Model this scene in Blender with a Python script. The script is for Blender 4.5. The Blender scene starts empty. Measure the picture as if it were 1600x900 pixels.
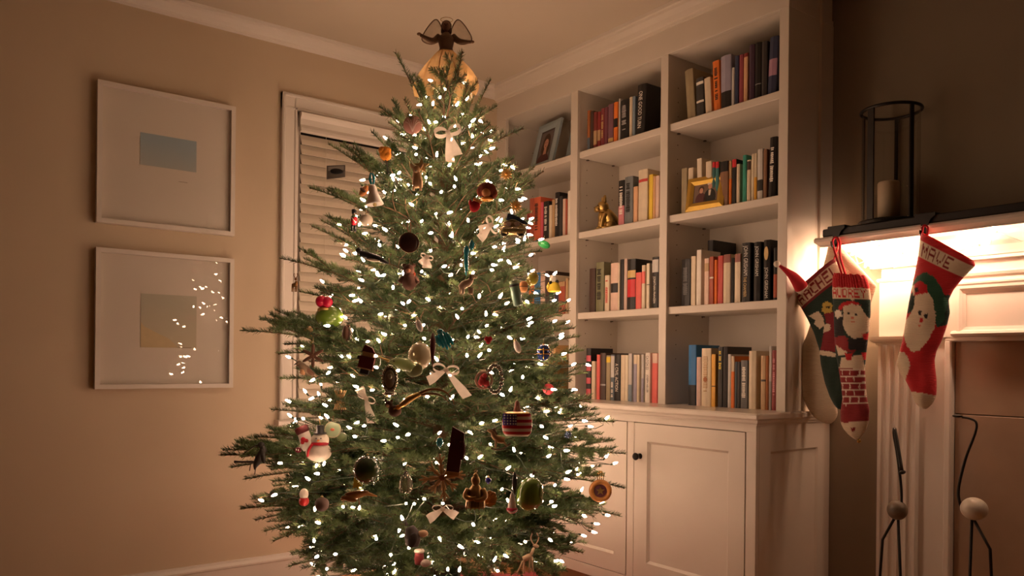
import bpy, math, random
import numpy as np
from mathutils import Vector, Matrix

# ------------------------------------------------------------------ camera, world, exposure
scene = bpy.context.scene
COL = scene.collection
cam_data = bpy.data.cameras.new('camera')
cam = bpy.data.objects.new('camera', cam_data)
COL.objects.link(cam)
cam_data.sensor_width = 36.0
cam_data.lens = 36.0 * 1235.24 / 1600
cam_data.shift_y = (566.63 - 450) / 1600
cam_data.clip_start = 0.02
YAW = 0.9231 - math.pi / 2
cam.matrix_world = (Matrix.Translation((0, 0, 1.07)) @ Matrix.Rotation(YAW, 4, 'Z')
                    @ Matrix.Rotation(math.pi / 2, 4, 'X') @ Matrix.Rotation(0.0099, 4, 'Z'))
scene.camera = cam

world = bpy.data.worlds.new('room_dark')
scene.world = world
world.use_nodes = True
bg = world.node_tree.nodes['Background']
bg.inputs[0].default_value = (0.9, 0.6, 0.4, 1)
bg.inputs[1].default_value = 0.002

vs = scene.view_settings
vs.view_transform = 'Standard'
vs.look = 'None'
vs.gamma = 1.0
vs.use_curve_mapping = False
vs.exposure = 0.0
scene.cycles.use_denoising = True
scene.cycles.max_bounces = 8
scene.cycles.diffuse_bounces = 5
scene.cycles.glossy_bounces = 4
scene.cycles.transparent_max_bounces = 12
scene.cycles.sample_clamp_indirect = 6.0
scene.cycles.caustics_reflective = False
scene.cycles.caustics_refractive = False

GLOW = (1.0, 0.62, 0.41)          # colour of every mini bulb
BULB_STRENGTH = 92.0             # bulbs on the tree
MANTEL_STRENGTH = 560.0           # bulbs under the mantel

# ------------------------------------------------------------------ helpers
PI = math.pi
random.seed(7)
MATS = {}


def pm(rgb, rough=0.5, metal=0.0, var=0.06, scale=40.0, bump=0.0, trans=0.0, sheen=0.0, coat=0.0, bscale=None):
    """procedural principled material: noise varies the colour a little and drives the relief"""
    key = (tuple(rgb), rough, metal, var, scale, bump, trans, sheen, coat, bscale)
    if key in MATS:
        return MATS[key]
    m = bpy.data.materials.new('paint')
    m.use_nodes = True
    nt = m.node_tree
    b = nt.nodes['Principled BSDF']
    b.inputs['Roughness'].default_value = rough
    b.inputs['Metallic'].default_value = metal
    b.inputs['Transmission Weight'].default_value = trans
    b.inputs['Coat Weight'].default_value = coat
    if sheen:
        b.inputs['Sheen Weight'].default_value = sheen
    tc = nt.nodes.new('ShaderNodeTexCoord')
    n = nt.nodes.new('ShaderNodeTexNoise')
    n.inputs['Scale'].default_value = scale
    n.inputs['Detail'].default_value = 4
    nt.links.new(tc.outputs['Object'], n.inputs['Vector'])
    mx = nt.nodes.new('ShaderNodeMix')
    mx.data_type = 'RGBA'
    nt.links.new(n.outputs['Fac'], mx.inputs['Factor'])
    lo = [max(0, c * (1 - 2 * var)) for c in rgb]
    hi = [min(1, c * (1 + 2 * var)) for c in rgb]
    mx.inputs['A'].default_value = (*lo, 1)
    mx.inputs['B'].default_value = (*hi, 1)
    nt.links.new(mx.outputs['Result'], b.inputs['Base Color'])
    if bump:
        n2 = nt.nodes.new('ShaderNodeTexNoise')
        n2.inputs['Scale'].default_value = bscale or scale * 4
        n2.inputs['Detail'].default_value = 3
        nt.links.new(tc.outputs['Object'], n2.inputs['Vector'])
        bp = nt.nodes.new('ShaderNodeBump')
        bp.inputs['Strength'].default_value = bump
        bp.inputs['Distance'].default_value = 0.002
        nt.links.new(n2.outputs['Fac'], bp.inputs['Height'])
        nt.links.new(bp.outputs['Normal'], b.inputs['Normal'])
    MATS[key] = m
    return m


def emit_mat(rgb, strength):
    m = bpy.data.materials.new('lamp_glow')
    m.use_nodes = True
    nt = m.node_tree
    nt.nodes.clear()
    o = nt.nodes.new('ShaderNodeOutputMaterial')
    e = nt.nodes.new('ShaderNodeEmission')
    e.inputs[0].default_value = (*rgb, 1)
    e.inputs[1].default_value = strength
    nt.links.new(e.outputs[0], o.inputs[0])
    return m


def pane_mat(tint=(1, 1, 1), rough=0.0, ior=1.45):
    """thin clear glass: see-through with a fresnel reflection"""
    m = bpy.data.materials.new('clear_glass')
    m.use_nodes = True
    nt = m.node_tree
    nt.nodes.clear()
    o = nt.nodes.new('ShaderNodeOutputMaterial')
    mix = nt.nodes.new('ShaderNodeMixShader')
    fr = nt.nodes.new('ShaderNodeFresnel')
    geo = nt.nodes.new('ShaderNodeNewGeometry')
    mr = nt.nodes.new('ShaderNodeMapRange')
    mr.inputs[3].default_value, mr.inputs[4].default_value = ior, 1.0 / ior
    nt.links.new(geo.outputs['Backfacing'], mr.inputs[0])
    nt.links.new(mr.outputs[0], fr.inputs[0])
    t = nt.nodes.new('ShaderNodeBsdfTransparent')
    t.inputs[0].default_value = (*tint, 1)
    g = nt.nodes.new('ShaderNodeBsdfGlossy')
    g.inputs['Roughness'].default_value = rough
    nt.links.new(fr.outputs[0], mix.inputs[0])
    nt.links.new(t.outputs[0], mix.inputs[1])
    nt.links.new(g.outputs[0], mix.inputs[2])
    nt.links.new(mix.outputs[0], o.inputs[0])
    return m


def sheer_mat(rgb, opacity=0.6):
    """thin woven fabric: light passes through, part of it diffused"""
    m = bpy.data.materials.new('sheer_fabric')
    m.use_nodes = True
    nt = m.node_tree
    nt.nodes.clear()
    o = nt.nodes.new('ShaderNodeOutputMaterial')
    mix = nt.nodes.new('ShaderNodeMixShader')
    mix.inputs[0].default_value = opacity
    tr = nt.nodes.new('ShaderNodeBsdfTransparent')
    m2 = nt.nodes.new('ShaderNodeMixShader')
    m2.inputs[0].default_value = 0.55
    d = nt.nodes.new('ShaderNodeBsdfDiffuse')
    tl = nt.nodes.new('ShaderNodeBsdfTranslucent')
    tc = nt.nodes.new('ShaderNodeTexCoord')
    n = nt.nodes.new('ShaderNodeTexNoise')
    n.inputs['Scale'].default_value = 60
    nt.links.new(tc.outputs['Object'], n.inputs['Vector'])
    cx = nt.nodes.new('ShaderNodeMix')
    cx.data_type = 'RGBA'
    cx.inputs['A'].default_value = (*[c * 0.75 for c in rgb], 1)
    cx.inputs['B'].default_value = (*rgb, 1)
    nt.links.new(n.outputs['Fac'], cx.inputs['Factor'])
    nt.links.new(cx.outputs['Result'], d.inputs[0])
    nt.links.new(cx.outputs['Result'], tl.inputs[0])
    nt.links.new(d.outputs[0], m2.inputs[1])
    nt.links.new(tl.outputs[0], m2.inputs[2])
    nt.links.new(tr.outputs[0], mix.inputs[1])
    nt.links.new(m2.outputs[0], mix.inputs[2])
    nt.links.new(mix.outputs[0], o.inputs[0])
    return m


class MB:
    """collects vertices and faces for one mesh"""

    def __init__(self):
        self.v, self.f = [], []

    def add(self, vs, fs):
        n = len(self.v)
        self.v += [tuple(p) for p in vs]
        self.f += [tuple(i + n for i in q) for q in fs]
        return self

    def box(self, x0, x1, y0, y1, z0, z1):
        vs = [(x, y, z) for x in (x0, x1) for y in (y0, y1) for z in (z0, z1)]
        return self.add(vs, [(0, 1, 3, 2), (4, 6, 7, 5), (0, 4, 5, 1), (2, 3, 7, 6), (0, 2, 6, 4), (1, 5, 7, 3)])

    def bbox(self, x0, x1, y0, y1, z0, z1, c=0.003):
        """box with chamfered edges"""
        X, Y, Z = (x0, x1), (y0, y1), (z0, z1)
        vs, idx = [], {}
        for i in (0, 1):
            for j in (0, 1):
                for k in (0, 1):
                    p = (X[i], Y[j], Z[k])
                    s = [c if a == 0 else -c for a in (i, j, k)]
                    for ax in range(3):
                        q = [p[a] + (0 if a == ax else s[a]) for a in range(3)]
                        idx[(i, j, k, ax)] = len(vs)
                        vs.append(tuple(q))
        fs = []
        for ax in range(3):
            for e in (0, 1):
                q = []
                for (a, b) in ((0, 0), (1, 0), (1, 1), (0, 1)):
                    t = [0, 0, 0]
                    t[ax] = e
                    t[(ax + 1) % 3] = a
                    t[(ax + 2) % 3] = b
                    q.append(idx[(*t, ax)])
                fs.append(tuple(q) if e else tuple(reversed(q)))
        for ax in range(3):
            for a in (0, 1):
                for b in (0, 1):
                    t0 = [0, 0, 0]
                    t0[(ax + 1) % 3] = a
                    t0[(ax + 2) % 3] = b
                    t1 = list(t0)
                    t1[ax] = 1
                    m, n = (ax + 1) % 3, (ax + 2) % 3
                    fs.append((idx[(*t0, m)], idx[(*t1, m)], idx[(*t1, n)], idx[(*t0, n)]))
        for i in (0, 1):
            for j in (0, 1):
                for k in (0, 1):
                    fs.append((idx[(i, j, k, 0)], idx[(i, j, k, 1)], idx[(i, j, k, 2)]))
        return self.add(vs, fs)

    def prism(self, pts, axis, a, b):
        """closed 2-D polygon pts extruded along axis between a and b"""
        n = len(pts)

        def put(p, t):
            q = list(p)
            q.insert(axis, t)
            return q
        vs = [put(p, a) for p in pts] + [put(p, b) for p in pts]
        fs = [(i, (i + 1) % n, n + (i + 1) % n, n + i) for i in range(n)]
        fs += [tuple(range(n - 1, -1, -1)), tuple(range(n, 2 * n))]
        return self.add(vs, fs)

    def tube(self, pts, rad, n=8, cap=True):
        pts = [Vector(p) for p in pts]
        if not hasattr(rad, '__len__'):
            rad = [rad] * len(pts)
        rings, up = [], None
        for i, p in enumerate(pts):
            d = (pts[min(i + 1, len(pts) - 1)] - pts[max(i - 1, 0)])
            if d.length < 1e-9:
                d = Vector((0, 0, 1))
            d.normalize()
            if up is None:
                up = d.orthogonal().normalized()
            else:
                up = (up - d * up.dot(d))
                up = up.normalized() if up.length > 1e-6 else d.orthogonal().normalized()
            s = d.cross(up)
            rings.append([p + (up * math.cos(2 * PI * k / n) + s * math.sin(2 * PI * k / n)) * rad[i] for k in range(n)])
        vs = [q for r in rings for q in r]
        fs = []
        for i in range(len(pts) - 1):
            for k in range(n):
                fs.append((i * n + k, i * n + (k + 1) % n, (i + 1) * n + (k + 1) % n, (i + 1) * n + k))
        if cap:
            fs.append(tuple(range(n - 1, -1, -1)))
            fs.append(tuple((len(pts) - 1) * n + k for k in range(n)))
        return self.add(vs, fs)

    def lathe(self, prof, n=20, c=(0, 0, 0), axis=2, scale=(1, 1)):
        vs, fs = [], []
        for r, h in prof:
            for k in range(n):
                a = 2 * PI * k / n
                q = [r * math.cos(a) * scale[0], r * math.sin(a) * scale[1]]
                q.insert(axis, h)
                vs.append([q[i] + c[i] for i in range(3)])
        for i in range(len(prof) - 1):
            for k in range(n):
                fs.append((i * n + k, i * n + (k + 1) % n, (i + 1) * n + (k + 1) % n, (i + 1) * n + k))
        fs.append(tuple(range(n - 1, -1, -1)))
        fs.append(tuple((len(prof) - 1) * n + k for k in range(n)))
        return self.add(vs, fs)

    def ell(self, c, r, n=14, m=9, rot=None):
        if not hasattr(r, '__len__'):
            r = (r, r, r)
        vs, fs = [], []
        for i in range(m + 1):
            t = PI * (0.02 + 0.96 * i / m)
            for k in range(n):
                a = 2 * PI * k / n
                p = Vector((r[0] * math.sin(t) * math.cos(a), r[1] * math.sin(t) * math.sin(a), -r[2] * math.cos(t)))
                if rot:
                    p = rot @ p
                vs.append(p + Vector(c))
        for i in range(m):
            for k in range(n):
                fs.append((i * n + k, i * n + (k + 1) % n, (i + 1) * n + (k + 1) % n, (i + 1) * n + k))
        fs.append(tuple(range(n - 1, -1, -1)))
        fs.append(tuple(m * n + k for k in range(n)))
        return self.add(vs, fs)

    def torus(self, c, R, r, n=28, m=8, axis=2, sy=1.0):
        pts = []
        for k in range(n + 1):
            a = 2 * PI * k / n
            q = [R * math.cos(a), R * math.sin(a) * sy]
            q.insert(axis, 0)
            pts.append([q[i] + c[i] for i in range(3)])
        return self.tube(pts, r, m, cap=False)

    def build(self, name, mat, parent=None, smooth=False):
        me = bpy.data.meshes.new(name)
        me.from_pydata([tuple(p) for p in self.v], [], self.f)
        if smooth:
            me.shade_smooth()
        me.update()
        o = bpy.data.objects.new(name, me)
        COL.objects.link(o)
        if mat:
            me.materials.append(mat)
        if parent:
            o.parent = parent
        return o


def empty(name, loc=(0, 0, 0), rz=0.0):
    o = bpy.data.objects.new(name, None)
    o.empty_display_size = 0.05
    o.location = loc
    o.rotation_euler = (0, 0, rz)
    COL.objects.link(o)
    return o


def tag(o, label, cat, group=None, kind=None):
    o['label'] = label
    o['category'] = cat
    if group:
        o['group'] = group
    if kind:
        o['kind'] = kind
    return o


def struct(o):
    o['kind'] = 'structure'
    return o


def smooth_pts(pts, n=6):
    """Catmull-Rom through the points"""
    P = [Vector(p) for p in pts]
    P = [P[0] * 2 - P[1]] + P + [P[-1] * 2 - P[-2]]
    out = []
    for i in range(1, len(P) - 2):
        for k in range(n):
            t = k / n
            a, b, c, d = P[i - 1], P[i], P[i + 1], P[i + 2]
            out.append(0.5 * ((2 * b) + (c - a) * t + (2 * a - 5 * b + 4 * c - d) * t * t + (3 * b - a - 3 * c + d) * t ** 3))
    out.append(P[-2])
    return out


def lerp_list(r, n):
    out = []
    for i in range(len(r) - 1):
        for k in range(n):
            out.append(r[i] + (r[i + 1] - r[i]) * k / n)
    out.append(r[-1])
    return out


TEXTS = []


def lettering(parent, text, mat, org, ax, up, width, height, name='spine_lettering', ext=0.0003):
    """flat raised letters; ax = reading direction, up = top of the letters"""
    cu = bpy.data.curves.new(name, 'FONT')
    cu.body = text
    cu.align_x = 'CENTER'
    cu.align_y = 'CENTER'
    cu.resolution_u = 2
    cu.extrude = 0.02
    cu.materials.append(mat)
    o = bpy.data.objects.new(name, cu)
    COL.objects.link(o)
    o.parent = parent
    ax, up = Vector(ax), Vector(up)
    nz = ax.cross(up)
    TEXTS.append((o, ax, up, nz, Vector(org), width, height))
    return o


def settle_lettering():
    bpy.context.view_layer.update()
    dg = bpy.context.evaluated_depsgraph_get()
    for o, ax, up, nz, org, w, h in TEXTS:
        me = bpy.data.meshes.new_from_object(o.evaluated_get(dg))
        co = np.empty(len(me.vertices) * 3)
        me.vertices.foreach_get('co', co)
        co = co.reshape(-1, 3)
        lo, hi = co.min(0), co.max(0)
        sx, sy = w / max(hi[0] - lo[0], 1e-4), h / max(hi[1] - lo[1], 1e-4)
        sx, sy = min(sx, sy * 1.25), min(sy, sx * 1.6)
        c = (lo + hi) / 2
        p = (np.outer((co[:, 0] - c[0]) * sx, ax) + np.outer((co[:, 1] - c[1]) * sy, up) + np.outer(co[:, 2] * 0.01, nz) + np.array(org))
        me.vertices.foreach_set('co', p.ravel())
        me.update()
        n = bpy.data.objects.new('spine_lettering', me)
        COL.objects.link(n)
        n.parent = o.parent
        bpy.data.objects.remove(o)


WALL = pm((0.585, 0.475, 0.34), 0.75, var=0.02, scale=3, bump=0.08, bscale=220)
TRIM = pm((0.69, 0.635, 0.565), 0.45, var=0.015, scale=5)
SHELF = pm((0.64, 0.58, 0.50), 0.45, var=0.02, scale=6)
CEIL = pm((0.54, 0.475, 0.38), 0.85, var=0.02, scale=3)
WALL_SHADED = pm((0.23, 0.185, 0.13), 0.75, var=0.03, scale=3, bump=0.08, bscale=220)  # wall paint scaled darker: the dimness over the mantel is in the colour
BLACK = pm((0.012, 0.011, 0.010), 0.45, var=0.2)
IRON = pm((0.02, 0.017, 0.014), 0.4, metal=0.6, var=0.2, bump=0.2)
GOLD = pm((0.62, 0.42, 0.14), 0.3, metal=0.9, var=0.12)
BRASS = pm((0.55, 0.38, 0.12), 0.25, metal=1.0, var=0.1)
CREAM = pm((0.72, 0.66, 0.54), 0.7, var=0.05)
THREAD = pm((0.55, 0.42, 0.22), 0.6)

# ------------------------------------------------------------------ room shell
YA, XB, ZC = 3.684, 2.97, 2.64      # picture wall, bookcase wall, ceiling height


def wood_floor_mat():
    return pm((0.42, 0.20, 0.07), 0.35, var=0.2, scale=9, bump=0.05)


BOARD_TONES = [pm((0.42, 0.20, 0.07), 0.35, var=0.2, scale=9), pm((0.47, 0.23, 0.08), 0.33, var=0.2, scale=8),
               pm((0.36, 0.17, 0.06), 0.38, var=0.2, scale=10)]
FARWALL = pm((0.22, 0.17, 0.12), 0.8)
floor = struct(MB().box(-3.2, XB, -3.2, YA, -0.06, -0.012).build('floor', BOARD_TONES[2]))
# floorboards: single boards where the photograph shows the floor (the corner behind the tree), joined elsewhere
bw = 0.083
rest = MB()
for i in range(int((YA + 3.2) / bw)):
    y1 = YA - i * bw
    y0 = y1 - bw + 0.002
    if y1 > 2.7:
        x, j = -0.4 - (i * 0.37) % 0.9, 0
        rest.box(-3.2, x - 0.002, y0, y1, -0.012, 0)
        while x < XB - 0.02:
            x2 = min(x + 1.25, XB)
            MB().box(x, x2 - 0.002, y0, y1, -0.012, 0).build('floorboard', BOARD_TONES[(i * 2 + j) % 3], floor)
            x, j = x2, j + 1
    else:
        rest.box(-3.2, XB, y0, y1, -0.012, 0)
o = rest.build('floorboards', BOARD_TONES[0], floor)
o['kind'] = 'stuff'
struct(MB().box(-3.2, XB + 0.1, -3.2, YA + 0.1, ZC, ZC + 0.1).build('ceiling', CEIL))
WX0, WX1, WZ0, WZ1 = 1.465, 2.235, 0.787, 2.272      # window opening
wl = MB()
wl.box(-3.2, WX0, YA, YA + 0.14, 0, ZC).box(WX1, XB + 0.1, YA, YA + 0.14, 0, ZC)
wl.box(WX0, WX1, YA, YA + 0.14, 0, WZ0).box(WX0, WX1, YA, YA + 0.14, WZ1, ZC)
struct(wl.build('wall_left', WALL))
struct(MB().box(XB, XB + 0.1, -3.2, YA, 0, ZC).build('wall_right', WALL_SHADED))
struct(MB().box(-3.3, -3.2, -3.2, YA, 0, ZC).build('wall_back', FARWALL))
struct(MB().box(-3.2, XB, -3.3, -3.2, 0, ZC).build('wall_front', FARWALL))
# crown moulding on the picture wall
cp = [(YA, 2.575), (YA - 0.006, 2.575), (YA - 0.010, 2.585), (YA - 0.020, 2.590), (YA - 0.030, 2.604), (YA - 0.046, 2.618),
      (YA - 0.050, 2.626), (YA - 0.058, 2.628), (YA - 0.062, ZC), (YA, ZC)]
struct(MB().prism(cp, 0, -3.2, 2.66).build('trim_1', TRIM))
# baseboard of the picture wall: board and moulded cap
bp = [(YA, 0), (YA - 0.016, 0), (YA - 0.016, 0.112), (YA - 0.020, 0.116), (YA - 0.020, 0.124), (YA - 0.012, 0.136), (YA - 0.010, 0.146), (YA, 0.146)]
struct(MB().prism(bp, 0, -3.2, 2.48).build('baseboard_left', TRIM))
bq = [(YA - 0.016, 0), (YA - 0.030, 0), (YA - 0.028, 0.012), (YA - 0.020, 0.019), (YA - 0.016, 0.02)]
struct(MB().prism(bq, 0, -3.2, 2.48).build('trim_2', TRIM))
bpr = [(XB, 0), (XB - 0.016, 0), (XB - 0.016, 0.112), (XB - 0.020, 0.124), (XB - 0.010, 0.146), (XB, 0.146)]
struct(MB().prism(bpr, 1, 1.56, 1.775).build('baseboard_right', TRIM))
struct(MB().prism(bpr, 1, -3.2, -0.3).build('baseboard_front', TRIM))

# ------------------------------------------------------------------ window
win = empty('window_1', ((WX0 + WX1) / 2, YA, WZ0))
struct(win)


def rel(o, parent):
    """keep world placement of a mesh written in world coordinates under a parent"""
    o.parent = parent
    o.matrix_parent_inverse = parent.matrix_world.inverted() if parent.type != 'EMPTY' else Matrix.Translation(-parent.location)
    return o


def wpart(mb, name, mat, root, smooth=False):
    """mesh written in world coordinates becomes a part of an unrotated root"""
    o = mb.build(name, mat, None, smooth)
    o.data.transform(Matrix.Translation(-root.location))
    o.parent = root
    return o


cs = [(0.0, 0.0), (0.0, 0.024), (0.006, 0.028), (0.014, 0.028), (0.018, 0.022), (0.062, 0.018), (0.066, 0.024), (0.074, 0.024), (0.078, 0.014), (0.078, 0.0)]
# casing legs: profile across X, thickness into the room (-Y)
wpart(MB().prism([(WX0 - 0.078 + a, YA - d) for a, d in cs], 2, WZ0, WZ1 + 0.076), 'casing', TRIM, win)
wpart(MB().prism([(WX1 + 0.078 - a, YA - d) for a, d in cs], 2, WZ0, WZ1 + 0.076), 'casing', TRIM, win)
wpart(MB().prism([(YA - d, WZ1 + 0.078 - a) for a, d in cs], 0, WX0 - 0.078, WX1 + 0.078), 'head_casing', TRIM, win)
jb = MB().box(WX0, WX0 + 0.012, YA, YA + 0.13, WZ0, WZ1).box(WX1 - 0.012, WX1, YA, YA + 0.13, WZ0, WZ1).box(WX0, WX1, YA, YA + 0.13, WZ1 - 0.012, WZ1)
wpart(jb, 'jamb', TRIM, win)
sp = [(YA + 0.1, WZ0), (YA - 0.052, WZ0), (YA - 0.060, WZ0 - 0.006), (YA - 0.060, WZ0 - 0.022), (YA - 0.052, WZ0 - 0.03), (YA + 0.1, WZ0 - 0.03)]
wpart(MB().prism(sp, 0, WX0 - 0.095, WX1 + 0.095), 'window_sill', TRIM, win)
ap = [(YA, WZ0 - 0.03), (YA - 0.03, WZ0 - 0.03), (YA - 0.028, WZ0 - 0.045), (YA - 0.02, WZ0 - 0.056), (YA - 0.018, WZ0 - 0.095), (YA - 0.012, WZ0 - 0.1), (YA, WZ0 - 0.1)]
wpart(MB().prism(ap, 0, WX0 - 0.076, WX1 + 0.076), 'apron', TRIM, win)
sash = MB()
for z0, z1, y in ((WZ0, 1.55, YA + 0.085), (1.51, WZ1 - 0.012, YA + 0.11)):
    sash.box(WX0 + 0.012, WX0 + 0.06, y - 0.018, y + 0.018, z0, z1).box(WX1 - 0.06, WX1 - 0.012, y - 0.018, y + 0.018, z0, z1)
    sash.box(WX0 + 0.06, WX1 - 0.06, y - 0.018, y + 0.018, z0, z0 + 0.045).box(WX0 + 0.06, WX1 - 0.06, y - 0.018, y + 0.018, z1 - 0.04, z1)
wpart(sash, 'sash', TRIM, win)
PANE = pane_mat()
wpart(MB().box(WX0 + 0.06, WX1 - 0.06, YA + 0.084, YA + 0.087, WZ0 + 0.045, 1.51), 'pane', PANE, win)
wpart(MB().box(WX0 + 0.06, WX1 - 0.06, YA + 0.109, YA + 0.112, 1.55, WZ1 - 0.052), 'pane', PANE, win)

# the wooden blind hanging in the window
blind = empty('window_blind', ((WX0 + WX1) / 2, YA - 0.005, WZ0 + 0.004))
tag(blind, 'closed cream wooden slat blind hanging inside the window casing', 'blind')
bx0, bx1 = WX0 + 0.026, WX1 - 0.026
BLINDM = pm((0.64, 0.56, 0.45), 0.5, var=0.03, scale=14)
vp = [(YA - 0.018, WZ1 - 0.006), (YA - 0.046, WZ1 - 0.006), (YA - 0.050, WZ1 - 0.012), (YA - 0.046, WZ1 - 0.022), (YA - 0.036, WZ1 - 0.038),
      (YA - 0.034, WZ1 - 0.066), (YA - 0.042, WZ1 - 0.082), (YA - 0.044, WZ1 - 0.096), (YA - 0.030, WZ1 - 0.1), (YA - 0.018, WZ1 - 0.1)]
wpart(MB().prism(vp, 0, WX0 + 0.008, WX1 - 0.008), 'valance', TRIM, blind)
wpart(MB().box(bx0, bx1, YA - 0.014, YA + 0.04, WZ1 - 0.06, WZ1 - 0.014), 'head_rail', TRIM, blind)
z = WZ1 - 0.105
slat_me = None
a = math.radians(66)
while z > WZ0 + 0.05:
    if slat_me is None:
        dy, dz = 0.027 * math.cos(a), 0.027 * math.sin(a)
        n = 0.0016
        mbs = MB().prism([(dy, dz), (dy - n, dz + n * .5), (-0.002 - n, 0.001), (-dy - n, -dz), (-dy, -dz - n), (-0.002 + n, 0)], 0, -(bx1 - bx0) / 2, (bx1 - bx0) / 2)
        s = mbs.build('slat', BLINDM, blind)
        slat_me = s.data
    else:
        s = bpy.data.objects.new('slat', slat_me)
        COL.objects.link(s)
        s.parent = blind
    s.location = (0, 0.011, z - 0.022 - blind.location.z)
    z -= 0.0475
wpart(MB().bbox(bx0, bx1, YA - 0.006, YA + 0.022, WZ0 + 0.004, WZ0 + 0.03, 0.004), 'bottom_rail', BLINDM, blind)
for x in (bx0 + 0.12, bx1 - 0.12):
    wpart(MB().tube([(x, YA - 0.020, WZ1 - 0.1), (x, YA - 0.020, WZ0 + 0.03)], 0.0011, 5), 'ladder_cord', BLINDM, blind)

# ------------------------------------------------------------------ two framed pictures
def picture(z0, z1, label, art):
    x0, x1 = 0.598, 1.165
    r = empty('picture_frame', ((x0 + x1) / 2, YA, z0))
    tag(r, label, 'picture', 'white framed pictures left of the window')
    yf, b = YA - 0.034, 0.019
    fm = MB()
    P = [(x0, z0), (x1, z0), (x1, z1), (x0, z1)]
    Q = [(x0 + b, z0 + b), (x1 - b, z0 + b), (x1 - b, z1 - b), (x0 + b, z1 - b)]
    for i in range(4):
        j = (i + 1) % 4
        bar = MB()
        (a, c), (d, e) = P[i], P[j]
        (g, h), (k, l) = Q[i], Q[j]
        bar.add([(a, yf, c), (d, yf, e), (k, yf, l), (g, yf, h), (a, YA - 0.001, c), (d, YA - 0.001, e), (k, YA - 0.012, l), (g, YA - 0.012, h)],
                [(0, 1, 2, 3), (7, 6, 5, 4), (0, 4, 5, 1), (1, 5, 6, 2), (2, 6, 7, 3), (3, 7, 4, 0)])
        wpart(bar, 'frame_bar', TRIM, r)
    wpart(MB().box(x0 + b - 0.003, x1 - b + 0.003, YA - 0.012, YA - 0.006, z0 + b - 0.003, z1 - b + 0.003), 'mat_board', pm((0.72, 0.65, 0.56), 0.9, var=0.01, scale=4), r)
    art(r)
    wpart(MB().box(x0 + b, x1 - b, YA - 0.021, YA - 0.019, z0 + b, z1 - b), 'glass_pane', pane_mat(ior=1.42), r)
    return r


def wash_mat(top, low, z0, z1, n=8.0):
    """print: flat watercolour wash, two inks fading into each other"""
    m = bpy.data.materials.new('print')
    m.use_nodes = True
    nt = m.node_tree
    b = nt.nodes['Principled BSDF']
    b.inputs['Roughness'].default_value = 0.9
    tc = nt.nodes.new('ShaderNodeTexCoord')
    sx = nt.nodes.new('ShaderNodeSeparateXYZ')
    nt.links.new(tc.outputs['Object'], sx.inputs[0])
    mr = nt.nodes.new('ShaderNodeMapRange')
    mr.inputs[1].default_value, mr.inputs[2].default_value = z0, z1
    nt.links.new(sx.outputs['Z'], mr.inputs[0])
    ns = nt.nodes.new('ShaderNodeTexNoise')
    ns.inputs['Scale'].default_value = n
    nt.links.new(tc.outputs['Object'], ns.inputs['Vector'])
    ad = nt.nodes.new('ShaderNodeMath')
    ad.operation = 'MULTIPLY_ADD'
    ad.inputs[1].default_value = 0.35
    nt.links.new(ns.outputs['Fac'], ad.inputs[0])
    nt.links.new(mr.outputs[0], ad.inputs[2])
    mx = nt.nodes.new('ShaderNodeMix')
    mx.data_type = 'RGBA'
    mx.inputs['A'].default_value = (*low, 1)
    mx.inputs['B'].default_value = (*top, 1)
    nt.links.new(ad.outputs[0], mx.inputs['Factor'])
    nt.links.new(mx.outputs['Result'], b.inputs['Base Color'])
    return m


def art_up(r):
    z = r.location.z
    wpart(MB().box(0.767, 0.999, YA - 0.0135, YA - 0.012, 1.905, 2.043), 'print', wash_mat((0.34, 0.44, 0.50), (0.46, 0.48, 0.44), 1.905 - z, 2.043 - z), r)
    wpart(MB().box(0.925, 0.962, YA - 0.0128, YA - 0.012, 1.853, 1.855), 'signature', pm((0.35, 0.28, 0.2), 0.9), r)


def art_low(r):
    z = r.location.z
    wpart(MB().box(0.775, 1.006, YA - 0.0135, YA - 0.012, 1.12, 1.352), 'print', wash_mat((0.52, 0.50, 0.40), (0.60, 0.52, 0.37), 1.12 - z, 1.352 - z), r)
    wpart(MB().prism([(0.776, 1.121), (0.93, 1.121), (0.89, 1.16), (0.79, 1.21), (0.776, 1.23)], 1, YA - 0.0139, YA - 0.0135), 'print_dune', pm((0.62, 0.50, 0.30), 0.9), r)
    wpart(MB().box(0.93, 0.985, YA - 0.0141, YA - 0.0135, 1.1195, 1.123), 'print_dark_line', pm((0.35, 0.28, 0.2), 0.9), r)  # short dark line on the lower edge of the print


picture(1.636, 2.227, 'upper white picture frame with a small pale blue print', art_up)
picture(0.943, 1.532, 'lower white picture frame with a pale olive print and tree lights mirrored in its glass', art_low)

# ------------------------------------------------------------------ bookcase
BX = 2.66                                         # front of the face frame
Y0, Y1A, Y1B, Y2A, Y2B, Y3A, Y3B = 3.594, 3.039, 2.987, 2.431, 2.387, 1.822, 1.780
ZTOP, CT = 2.447, 0.892                            # opening top, counter top
SH = [2.139, 1.732, 1.325]                         # shelf tops
bc = empty('bookcase', (2.8, 2.72, CT))
tag(bc, 'white built-in bookcase of three bays above the counter', 'bookcase')
wpart(MB().bbox(BX, BX + 0.02, Y0, YA, CT, ZTOP, 0.0015), 'stile', SHELF, bc)
wpart(MB().bbox(BX, BX + 0.02, Y1B, Y1A, CT, ZTOP, 0.0015), 'stile', SHELF, bc)
wpart(MB().bbox(BX, BX + 0.02, Y2B, Y2A, CT, ZTOP, 0.0015), 'stile', SHELF, bc)
wpart(MB().bbox(BX, BX + 0.02, Y3B, Y3A, CT, ZTOP, 0.0015), 'stile', SHELF, bc)
wpart(MB().bbox(BX, BX + 0.02, Y3B, YA, ZTOP, ZC, 0.0015), 'top_rail', SHELF, bc)
wpart(MB().box(BX + 0.02, XB - 0.005, Y3B, YA, ZTOP, ZTOP + 0.02), 'top_panel', SHELF, bc)
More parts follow.
